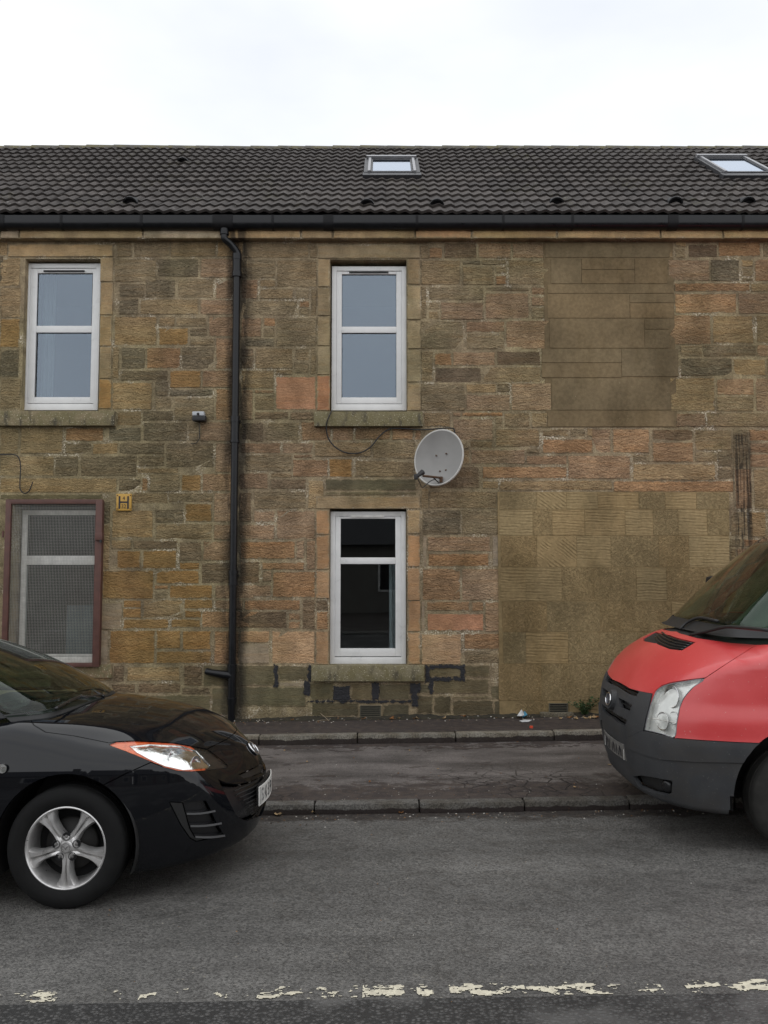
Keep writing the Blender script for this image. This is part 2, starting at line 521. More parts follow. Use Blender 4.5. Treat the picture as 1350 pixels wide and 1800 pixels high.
M['alu'] = plain('grey_aluminium', (0.26, 0.26, 0.27), 0.4, metal=0.4)
M['flash'] = plain('dark_flashing', (0.022, 0.022, 0.025), 0.5)
M['dish'] = plain('grey_dish_enamel', (0.24, 0.234, 0.222), 0.5, var=0.1, vscale=5)
M['dish_rim'] = plain('pale_dish_rim', (0.50, 0.49, 0.46), 0.5)
M['rust'] = plain('rusty_steel', (0.085, 0.045, 0.022), 0.8, var=0.4, vscale=30)
M['blackplastic'] = plain('black_plastic', (0.014, 0.014, 0.015), 0.5, var=0.2)
M['cable'] = plain('black_cable', (0.013, 0.012, 0.012), 0.5)
M['sign'] = plain('yellow_sign_enamel', (0.50, 0.29, 0.055), 0.5, var=0.12, vscale=40)
M['signblack'] = plain('sign_lettering', (0.018, 0.017, 0.02), 0.6)
M['lampgrey'] = plain('pale_grey_housing', (0.42, 0.44, 0.46), 0.4)
M['room'] = plain('dim_room', (0.14, 0.14, 0.13), 0.9, var=0.2, vscale=1.0)
M['curtain'] = plain('pale_curtain', (0.62, 0.64, 0.66), 0.9, var=0.1)
M['curtain_dark'] = plain('grey_fabric', (0.10, 0.11, 0.12), 0.9)
M['leaf'] = plain('dead_leaf', (0.23, 0.10, 0.03), 0.8, var=0.4, vscale=30)
M['leaf2'] = plain('pale_dead_leaf', (0.36, 0.25, 0.13), 0.8, var=0.35, vscale=30)
M['paper'] = plain('litter_paper', (0.55, 0.56, 0.56), 0.7, var=0.2, vscale=40)
M['paper_blue'] = plain('litter_wrapper_blue', (0.06, 0.22, 0.33), 0.4)
M['orange'] = plain('orange_plastic', (0.60, 0.07, 0.03), 0.4)
M['weed'] = plain('weed_leaf', (0.040, 0.075, 0.022), 0.6, var=0.35, vscale=25)
M['weedstem'] = plain('weed_stem', (0.05, 0.06, 0.02), 0.7)
M['moss'] = plain('moss_and_silt', (0.026, 0.022, 0.013), 0.95, var=0.5, vscale=18, bump=1.0, bscale=60)
M['stick'] = plain('dry_twig', (0.28, 0.22, 0.15), 0.8)
M['ventbrick'] = plain('cast_air_brick', (0.085, 0.078, 0.055), 0.8, var=0.2, vscale=30)
M['dark'] = plain('dark_void', (0.004, 0.004, 0.004), 0.9)
M['houseroof'] = plain('slate_roof', (0.05, 0.05, 0.055), 0.7)
M['harl'] = plain('grey_harling', (0.16, 0.15, 0.135), 0.9, bump=0.5, bscale=40)


def paint_line_material():
    b = NB('worn_road_paint')
    p = b.pos()
    c = b.mix(b.step(b.noise(p, 40, 4), 0.35, 0.65), (0.62, 0.58, 0.45), (0.50, 0.46, 0.36))
    c = b.mix(b.step(b.noise(p, 9, 3), 0.58, 0.75), c, (0.30, 0.28, 0.23))
    return b.pr(base=c, rough=0.7, normal=b.bump(b.noise(p, 60, 3), 0.6, 0.004))


M['line'] = paint_line_material()


def glass_material(name, r0, tint=(1, 1, 1), rough=0.0, wav=0.0, refl=(1, 1, 1)):
    b = NB(name)
    ge = b.n('NewGeometry')
    cs = b.math('ABSOLUTE', b.n('VectorMath', {0: ge.outputs['Normal'], 1: ge.outputs['Incoming']}, operation='DOT_PRODUCT').outputs['Value'])
    fr = b.math('ADD', r0, b.math('MULTIPLY', 1 - r0, b.math('POWER', b.math('SUBTRACT', 1.0, cs, clamp=True), 5.0)))
    tr = b.n('BsdfTransparent', {0: tint})
    gl = b.n('BsdfGlossy', {0: refl, 'Roughness': rough})
    if wav:
        bp = b.bump(b.noise(b.pos(), 2.2, 2), wav, 0.02)
        b.nt.links.new(bp, gl.inputs['Normal'])
    mx = b.n('MixShader', {0: fr, 1: tr.outputs[0], 2: gl.outputs[0]})
    b.nt.links.new(mx.outputs[0], b.out.inputs[0])
    return b.m


M['glass'] = glass_material('double_glazing', 0.135, (0.62, 0.66, 0.66), 0.0, 0.0, (0.74, 0.85, 1.0))
M['glass_low'] = glass_material('single_glazing', 0.05, (0.7, 0.74, 0.74), 0.0, 0.0)
M['glass_sky'] = glass_material('roof_window_glass', 0.26, (0.3, 0.32, 0.34), 0.02, 0.0, (0.80, 0.88, 1.0))
M['screen'] = glass_material('windscreen_glass', 0.03, (0.55, 0.64, 0.58), 0.0)
M['lampwhite'] = plain('lamp_reflector_clouded', (0.66, 0.67, 0.66), 0.25, metal=0.35, var=0.2, vscale=14, bump=0.6, bscale=14)
M['lens'] = glass_material('lamp_lens', 0.045, (0.97, 0.97, 0.95), 0.0)


def car_black():
    b = NB('black_car_paint')
    p = b.obj()
    dust = b.step(b.noise(p, 3.0, 5, 0.6), 0.3, 0.8)
    c = b.mix(b.math('MULTIPLY', dust, 0.3), (0.004, 0.0045, 0.006), (0.012, 0.012, 0.013))
    return b.pr(base=c, rough=b.n('MapRange', {0: dust, 3: 0.30, 4: 0.42}).outputs[0], spec=0.0, coat=0.8, coat_rough=b.n('MapRange', {0: dust, 3: 0.015, 4: 0.06}).outputs[0])


M['carblack'] = car_black()


def van_red():
    b = NB('faded_red_van_paint')
    p = b.obj()
    f = b.step(b.noise(p, 2.2, 5, 0.6), 0.3, 0.75)
    c = b.mix(f, (0.54, 0.034, 0.036), (0.62, 0.060, 0.062))
    specks = b.math('MULTIPLY', b.step(b.noise(p, 70, 2), 0.70, 0.76), 0.6)
    c = b.mix(specks, c, (0.5, 0.3, 0.26))
    return b.pr(base=c, rough=0.42, spec=0.5, coat=0.8, coat_rough=0.25)


M['vanred'] = van_red()


def bumper_mat():
    b = NB('weathered_grey_bumper')
    p = b.obj()
    g = b.noise(p, 4, 5, 0.6)
    c = b.mix(b.step(g, 0.3, 0.7), (0.026, 0.028, 0.031), (0.042, 0.043, 0.045))
    c = b.mix(b.math('MULTIPLY', b.step(b.noise(p, 90, 2), 0.68, 0.74), 0.5), c, (0.16, 0.15, 0.14))
    mud = b.step(b.noise(b.map(p, (1, 1, 2)), 3, 5, 0.65), 0.45, 0.65)
    c = b.mix(b.math('MULTIPLY', mud, 0.4), c, (0.040, 0.034, 0.028))
    return b.pr(base=c, rough=0.62, spec=0.4, normal=b.bump(b.noise(p, 220, 2), 0.15, 0.002))


M['bumper'] = bumper_mat()
M['tyre'] = plain('tyre_rubber', (0.008, 0.008, 0.008), 0.8, spec=0.2, var=0.25, vscale=20, bump=0.3, bscale=60)
M['tyre_dusty'] = plain('dusty_tyre_rubber', (0.026, 0.025, 0.023), 0.85, spec=0.2, var=0.3, vscale=14, bump=0.3, bscale=60)
M['alloy'] = plain('silver_alloy', (0.58, 0.57, 0.56), 0.32, metal=0.7, var=0.2, vscale=16)
M['steelwheel'] = plain('steel_wheel', (0.16, 0.155, 0.15), 0.5, metal=0.4, var=0.3, vscale=12)
M['chrome'] = plain('chrome', (0.75, 0.75, 0.76), 0.12, metal=1.0, var=0.03)
M['reflector'] = plain('lamp_reflector', (0.85, 0.86, 0.86), 0.14, metal=1.0, var=0.1, vscale=30, bump=1.0, bscale=16)
M['amber'] = plain('amber_lamp', (0.62, 0.13, 0.04), 0.3, var=0.2, vscale=25)
M['lampblack'] = plain('lamp_housing', (0.012, 0.012, 0.013), 0.3)
M['matt'] = plain('matt_black_trim', (0.012, 0.012, 0.012), 0.55, var=0.2)
M['disc'] = plain('brake_disc', (0.018, 0.017, 0.016), 0.6, metal=0.3)
M['plate'] = plain('white_number_plate', (0.62, 0.61, 0.58), 0.4, var=0.08, vscale=30)
M['plate_dirty'] = plain('grimy_number_plate', (0.14, 0.135, 0.125), 0.6, var=0.4, vscale=25)
M['dash'] = plain('dashboard', (0.018, 0.018, 0.019), 0.7)
M['seat'] = plain('seat_cloth', (0.03, 0.03, 0.033), 0.9)
M['badgeblue'] = plain('badge_enamel', (0.03, 0.035, 0.05), 0.3)


# ------------------------------------------------------------------ object helpers
def link(name, me, mat=None, parent=None):
    o = bpy.data.objects.new(name, me)
    COL.objects.link(o)
    if mat is not None and me is not None and len(me.materials) == 0:
        me.materials.append(mat)
    if parent is not None:
        o.parent = parent
    return o


def tag(o, label=None, cat=None, group=None, kind=None):
    if label:
        o['label'] = label
    if cat:
        o['category'] = cat
    if group:
        o['group'] = group
    if kind:
        o['kind'] = kind
    return o


def empty(name, loc=(0, 0, 0), label=None, cat=None, group=None, parent=None):
    o = bpy.data.objects.new(name, None)
    o.empty_display_size = 0.2
    COL.objects.link(o)
    o.location = loc
    if parent is not None:
        o.parent = parent
    return tag(o, label, cat, group)


class MB:
    """collects simple solids; build() makes one mesh object"""

    def __init__(s):
        s.bm = bmesh.new()

    def box(s, x0, x1, y0, y1, z0, z1, bev=0.0):
        x0, x1 = min(x0, x1), max(x0, x1)
        y0, y1 = min(y0, y1), max(y0, y1)
        z0, z1 = min(z0, z1), max(z0, z1)
        r = bmesh.ops.create_cube(s.bm, size=1.0)
        for v in r['verts']:
            v.co = Vector(((x0 + x1) / 2 + v.co.x * (x1 - x0), (y0 + y1) / 2 + v.co.y * (y1 - y0), (z0 + z1) / 2 + v.co.z * (z1 - z0)))
        if bev:
            es = list({e for v in r['verts'] for e in v.link_edges})
            bmesh.ops.bevel(s.bm, geom=es, offset=bev, segments=2, affect='EDGES', profile=0.6)
        return s

    def tube(s, pts, r, n=10, cap=True):
        pts = [Vector(p) for p in pts]
        rs = r if hasattr(r, '__len__') else [r] * len(pts)
        rings = []
        ref = None
        for i, p in enumerate(pts):
            d = (pts[min(i + 1, len(pts) - 1)] - pts[max(i - 1, 0)]).normalized()
            if ref is None:
                ref = Vector((0, 0, 1)) if abs(d.z) < 0.9 else Vector((0, 1, 0))
            a = d.cross(ref).normalized()
            c = a.cross(d).normalized()
            ref = c
            rings.append([s.bm.verts.new(p + (a * math.cos(t) + c * math.sin(t)) * rs[i]) for t in [2 * math.pi * k / n for k in range(n)]])
        for i in range(len(rings) - 1):
            for k in range(n):
                s.bm.faces.new((rings[i][k], rings[i][(k + 1) % n], rings[i + 1][(k + 1) % n], rings[i + 1][k]))
        if cap:
            s.bm.faces.new(rings[0])
            s.bm.faces.new(list(reversed(rings[-1])))
        return s

    def lathe(s, prof, origin, axis, n=32, start=0.0):
        """prof: list of (radius, along)"""
        axis = Vector(axis).normalized()
        a = axis.cross(Vector((0, 0, 1)) if abs(axis.z) < 0.9 else Vector((1, 0, 0))).normalized()
        c = axis.cross(a)
        o = Vector(origin)
        rings = [[s.bm.verts.new(o + axis * h + (a * math.cos(start + 2 * math.pi * k / n) + c * math.sin(start + 2 * math.pi * k / n)) * max(r, 1e-4)) for k in range(n)] for r, h in prof]
        for i in range(len(rings) - 1):
            for k in range(n):
                s.bm.faces.new((rings[i][k], rings[i][(k + 1) % n], rings[i + 1][(k + 1) % n], rings[i + 1][k]))
        return s

    def prism(s, poly, fn0, fn1):
        a = [s.bm.verts.new(fn0(*p)) for p in poly]
        b_ = [s.bm.verts.new(fn1(*p)) for p in poly]
        s.bm.faces.new(a)
        s.bm.faces.new(list(reversed(b_)))
        n = len(poly)
        for i in range(n):
            s.bm.faces.new((a[i], b_[i], b_[(i + 1) % n], a[(i + 1) % n]))
        return s

    def quad(s, *p):
        s.bm.faces.new([s.bm.verts.new(Vector(q)) for q in p])
        return s

    def build(s, name, mat, parent=None, smooth=False, angle=None):
        bmesh.ops.recalc_face_normals(s.bm, faces=s.bm.faces[:])
        me = bpy.data.meshes.new(name)
        s.bm.to_mesh(me)
        s.bm.free()
        if smooth:
            me.polygons.foreach_set('use_smooth', [True] * len(me.polygons))
            if angle:
                me.set_sharp_from_angle(angle=math.radians(angle))
        return link(name, me, mat, parent)


def crom(pts, n=8):
    """smooth curve through points"""
    P = [Vector(p) for p in pts]
    P = [P[0] * 2 - P[1]] + P + [P[-1] * 2 - P[-2]]
    out = []
    for i in range(1, len(P) - 2):
        for k in range(n):
            t = k / n
            a, b_, c, d = P[i - 1:i + 3]
            out.append(0.5 * ((2 * b_) + (c - a) * t + (2 * a - 5 * b_ + 4 * c - d) * t * t + (3 * b_ - a - 3 * c + d) * t ** 3))
    out.append(P[-2])
    return out


def text_mesh(name, txt, size, mat, parent, mw, depth=.0008):
    """lettering as a mesh; mw places it in the parent's space"""
    cu = bpy.data.curves.new(name, 'FONT')
    cu.body = txt
    cu.size = size
    cu.align_x = 'CENTER'
    cu.align_y = 'CENTER'
    cu.extrude = depth
    t = bpy.data.objects.new(name, cu)
    COL.objects.link(t)
    bpy.context.view_layer.update()
    me = bpy.data.meshes.new_from_object(t.evaluated_get(bpy.context.evaluated_depsgraph_get()))
    bpy.data.objects.remove(t)
    me.name = name
    me.materials.clear()
    o = link(name, me, mat, parent)
    o.matrix_basis = mw
    return o


def text_part(name, txt, size, loc, rot, mat, parent, depth=0.001, sx=1.0):
    return text_mesh(name, txt, size, mat, parent, Matrix.Translation(loc) @ Matrix.Rotation(rot[0], 4, 'X') @ Matrix.Diagonal((sx, 1, 1, 1)), depth)

# ================================================================== the street
def sheet(name, x0, x1, ys, zf, mat, kind='structure', nx=2):
    bm = bmesh.new()
    xs = [x0 + (x1 - x0) * i / nx for i in range(nx + 1)]
    g = [[bm.verts.new((x, y, zf(x, y))) for x in xs] for y in ys]
    for j in range(len(ys) - 1):
        for i in range(nx):
            bm.faces.new((g[j][i], g[j][i + 1], g[j + 1][i + 1], g[j + 1][i]))
    me = bpy.data.meshes.new(name)
    bm.to_mesh(me)
    bm.free()
    return tag(link(name, me, mat), kind=kind)


GX = 45.0
sheet('ground', -220, 220, [-220, 220], lambda x, y: -1.2, M['harl'])
LINE_Y = on_road(660, 1752).y
sheet('road', -GX, GX, [LINE_Y - 0.02, 4.4, KERB_Y + 0.02], road_z, M['asphalt'])
tag(sheet('carriageway', -GX, GX, [-5.0, -3.0, 0.0, 3.0, LINE_Y - 0.02], lambda x, y: road_z(x, y) - (0.0 if y > 2 else 0.012 * (2 - y)), M['asphalt_coarse']), kind='structure')
sheet('pavement', -GX, GX, [KERB_Y + 0.10, UP_Y + 0.02], pave_z, M['pavement'])
sheet('footway_strip', -GX, GX, [UP_Y + 0.10, WY + 0.1], strip_z, M['pavement'])
sheet('far_pavement', -GX, GX, [-16.0, -5.0], lambda x, y: SLX * x + 0.05, M['pavement'])


def kerb_run(name, y0, top, drop, x_first, pitch, n, col, width=0.125):
    base = tag(MB().box(-GX, GX, y0 + 0.012, y0 + width - 0.01, -0.8, -0.5).build(name, M['kerb']), kind='structure')
    mb = MB().box(-pitch / 2 + 0.004, pitch / 2 - 0.004, 0, width, -drop, 0.0, 0.014)
    proto = mb.build('kerbstone', M['kerb'], base, True, 50)
    me = proto.data
    for i in range(n):
        o = proto if i == 0 else link('kerbstone', me, None, base)
        x = x_first + i * pitch
        o.location = (x, y0 + random.uniform(-.006, .006), top(x) + random.uniform(-.004, .004))
        o.rotation_euler = (random.uniform(-.02, .02), -math.atan(SLX) + random.uniform(-.003, .003), random.uniform(-.006, .006))
        f = random.uniform(0.8, 1.15)
        o.color = (col[0] * f, col[1] * f, col[2] * f, 1)
    return base


_kx = on_plane(737, 1412, SLX, 0, KERB_TOP).x
kerb_run('kerb', KERB_Y, lambda x: SLX * x + KERB_TOP + 0.004, 0.16, _kx + 0.39 - 0.78 * 9, 0.78, 18, (0.105, 0.10, 0.092))
_kx = on_y(628, 1290, UP_Y).x
kerb_run('upper_kerb', UP_Y, lambda x: SLX * x + 0.154, 0.2, _kx + 0.48 - 0.96 * 7, 0.96, 15, (0.20, 0.185, 0.155))


# ---- what is left of the white line
def worn_line():
    segs = [(0, 18, .35), (20, 60, .5), (55, 82, .8), (85, 100, .5), (198, 212, .35), (250, 270, .75), (312, 322, .3), (375, 400, .45), (425, 440, .5), (455, 492, 1.0),
            (495, 520, .55), (522, 605, .62), (612, 624, .5), (640, 706, 1.0), (710, 726, .3), (735, 776, .75), (793, 860, 1.0), (862, 920, .85), (928, 948, .6),
            (952, 1036, 1.05), (1040, 1062, .7), (1062, 1080, .75), (1085, 1095, .35), (1120, 1158, .8), (1207, 1262, .85), (1275, 1290, .5), (1290, 1352, 1.05)]
    y0, y1 = on_road(660, 1755).y, on_road(660, 1732).y
    bm = bmesh.new()
    cs = 0.0052
    ny = int((y1 - y0) / cs)
    verts = {}

    def vert(i, j):
        if (i, j) not in verts:
            x, y = i * cs, y0 + j * cs
            x += mnoise.noise((i * .9, j * .9, 3.1)) * cs * .45
            y += mnoise.noise((i * .9, j * .9, 9.7)) * cs * .45
            verts[(i, j)] = bm.verts.new((x, y, road_z(x, y) + 0.004))
        return verts[(i, j)]

    for i in range(int(-3.2 / cs), int(3.2 / cs)):
        x = i * cs
        pxx = to_px(Vector((x, (y0 + y1) / 2, road_z(x, 3.5))))[0]
        a = 0.0
        for s0, s1, w in segs:
            if s0 - 3 < pxx < s1 + 3:
                a = max(a, w)
        if pxx < -2 or pxx > 1354:
            a = 0.9 if math.sin(x * 3.1) > 0 else 0.2
        if a <= 0:
            continue
        for j in range(ny):
            t = (j + .5) / ny
            band = 1 - abs(t - 0.5) * 1.5
            v = mnoise.fractal((x * 13, j * cs * 30, 0.3), 0.9, 2.1, 4) * 0.5 + 0.26 * mnoise.noise((x * 60, j * cs * 110, 4.0)) + .1 * mnoise.noise((x * 150, j * cs * 190, 2.0))
            if v * 1.3 + a * 0.58 + band * 0.42 > 0.86:
                bm.faces.new((vert(i, j), vert(i + 1, j), vert(i + 1, j + 1), vert(i, j + 1)))
    me = bpy.data.meshes.new('road_marking')
    bm.to_mesh(me)
    bm.free()
    tag(link('road_marking', me, M['line']), kind='structure')


worn_line()

# ================================================================== the stone terrace
TX0, TX1 = -7.2, 7.2
terrace = empty('stone_terrace', (0, WY, strip_z(0, WY)), 'two storey sandstone terrace with dark tiled roof and white framed windows', 'building')
T0 = Vector(terrace.location)


def tpart(name, mb, mat, parent=None, smooth=False, angle=None):
    """part of the terrace given in world coordinates"""
    o = mb.build(name, mat, None, smooth, angle)
    par = parent or terrace
    o.parent = par
    if par == terrace:
        o.location = -T0
    return o


def rectp(x0, y0, x1, y1, yw=WY):
    """picture rectangle -> x0, x1, z0, z1 on the plane y = yw"""
    ym = (y0 + y1) / 2
    xm = (x0 + x1) / 2
    return on_y(x0, ym, yw).x, on_y(x1, ym, yw).x, on_y(xm, y1, yw).z, on_y(xm, y0, yw).z


EAVE_Z = on_y(650, 401, WY).z
OPEN = {
    'ul': rectp(41, 455, 176, 724),
    'uc': rectp(580, 456, 715, 724),
    'lc': rectp(579, 894, 715, 1172),
    'll': rectp(20, 884, 168, 1168),
}
VENT = {'v1': rectp(634, 1240, 669, 1258), 'v2': rectp(965, 1236, 997, 1255)}


def backing():
    xs = sorted({TX0, TX1, *[o[0] for o in OPEN.values()], *[o[1] for o in OPEN.values()]})
    zs = sorted({-0.6, EAVE_Z + 0.12, *[o[2] for o in OPEN.values()], *[o[3] for o in OPEN.values()]})
    mb = MB()

    def hole(x, z):
        return any(o[0] < x < o[1] and o[2] < z < o[3] for o in OPEN.values())

    solid = [[not hole((xs[i] + xs[i + 1]) / 2, (zs[j] + zs[j + 1]) / 2) for j in range(len(zs) - 1)] for i in range(len(xs) - 1)]
    d = 0.42
    for i in range(len(xs) - 1):
        for j in range(len(zs) - 1):
            if not solid[i][j]:
                continue
            a, b_, c, e = xs[i], xs[i + 1], zs[j], zs[j + 1]
            mb.quad((a, WY, c), (b_, WY, c), (b_, WY, e), (a, WY, e))
            mb.quad((a, WY + d, c), (a, WY + d, e), (b_, WY + d, e), (b_, WY + d, c))
            if i + 1 < len(xs) - 1 and not solid[i + 1][j]:
                mb.quad((b_, WY, c), (b_, WY + d, c), (b_, WY + d, e), (b_, WY, e))
            if i > 0 and not solid[i - 1][j]:
                mb.quad((a, WY, c), (a, WY, e), (a, WY + d, e), (a, WY + d, c))
            if j + 1 < len(zs) - 1 and not solid[i][j + 1]:
                mb.quad((a, WY, e), (b_, WY, e), (b_, WY + d, e), (a, WY + d, e))
            if j > 0 and not solid[i][j - 1]:
                mb.quad((a, WY, c), (a, WY + d, c), (b_, WY + d, c), (b_, WY, c))
    bmesh.ops.remove_doubles(mb.bm, verts=mb.bm.verts[:], dist=1e-4)
    return tpart('wall', mb, M['mortar'])


wall = backing()
# the end walls and back, and the floors inside, so that the house is a closed volume
tpart('end_wall', MB().box(TX0, TX0 + 0.3, WY + 0.425, WY + 5.8, -0.6, EAVE_Z), M['mortar'])
tpart('end_wall', MB().box(TX1 - 0.3, TX1, WY + 0.425, WY + 5.8, -0.6, EAVE_Z), M['mortar'])
tpart('back_wall', MB().box(TX0 + 0.302, TX1 - 0.302, WY + 5.5, WY + 5.8, -0.6, EAVE_Z), M['mortar'])

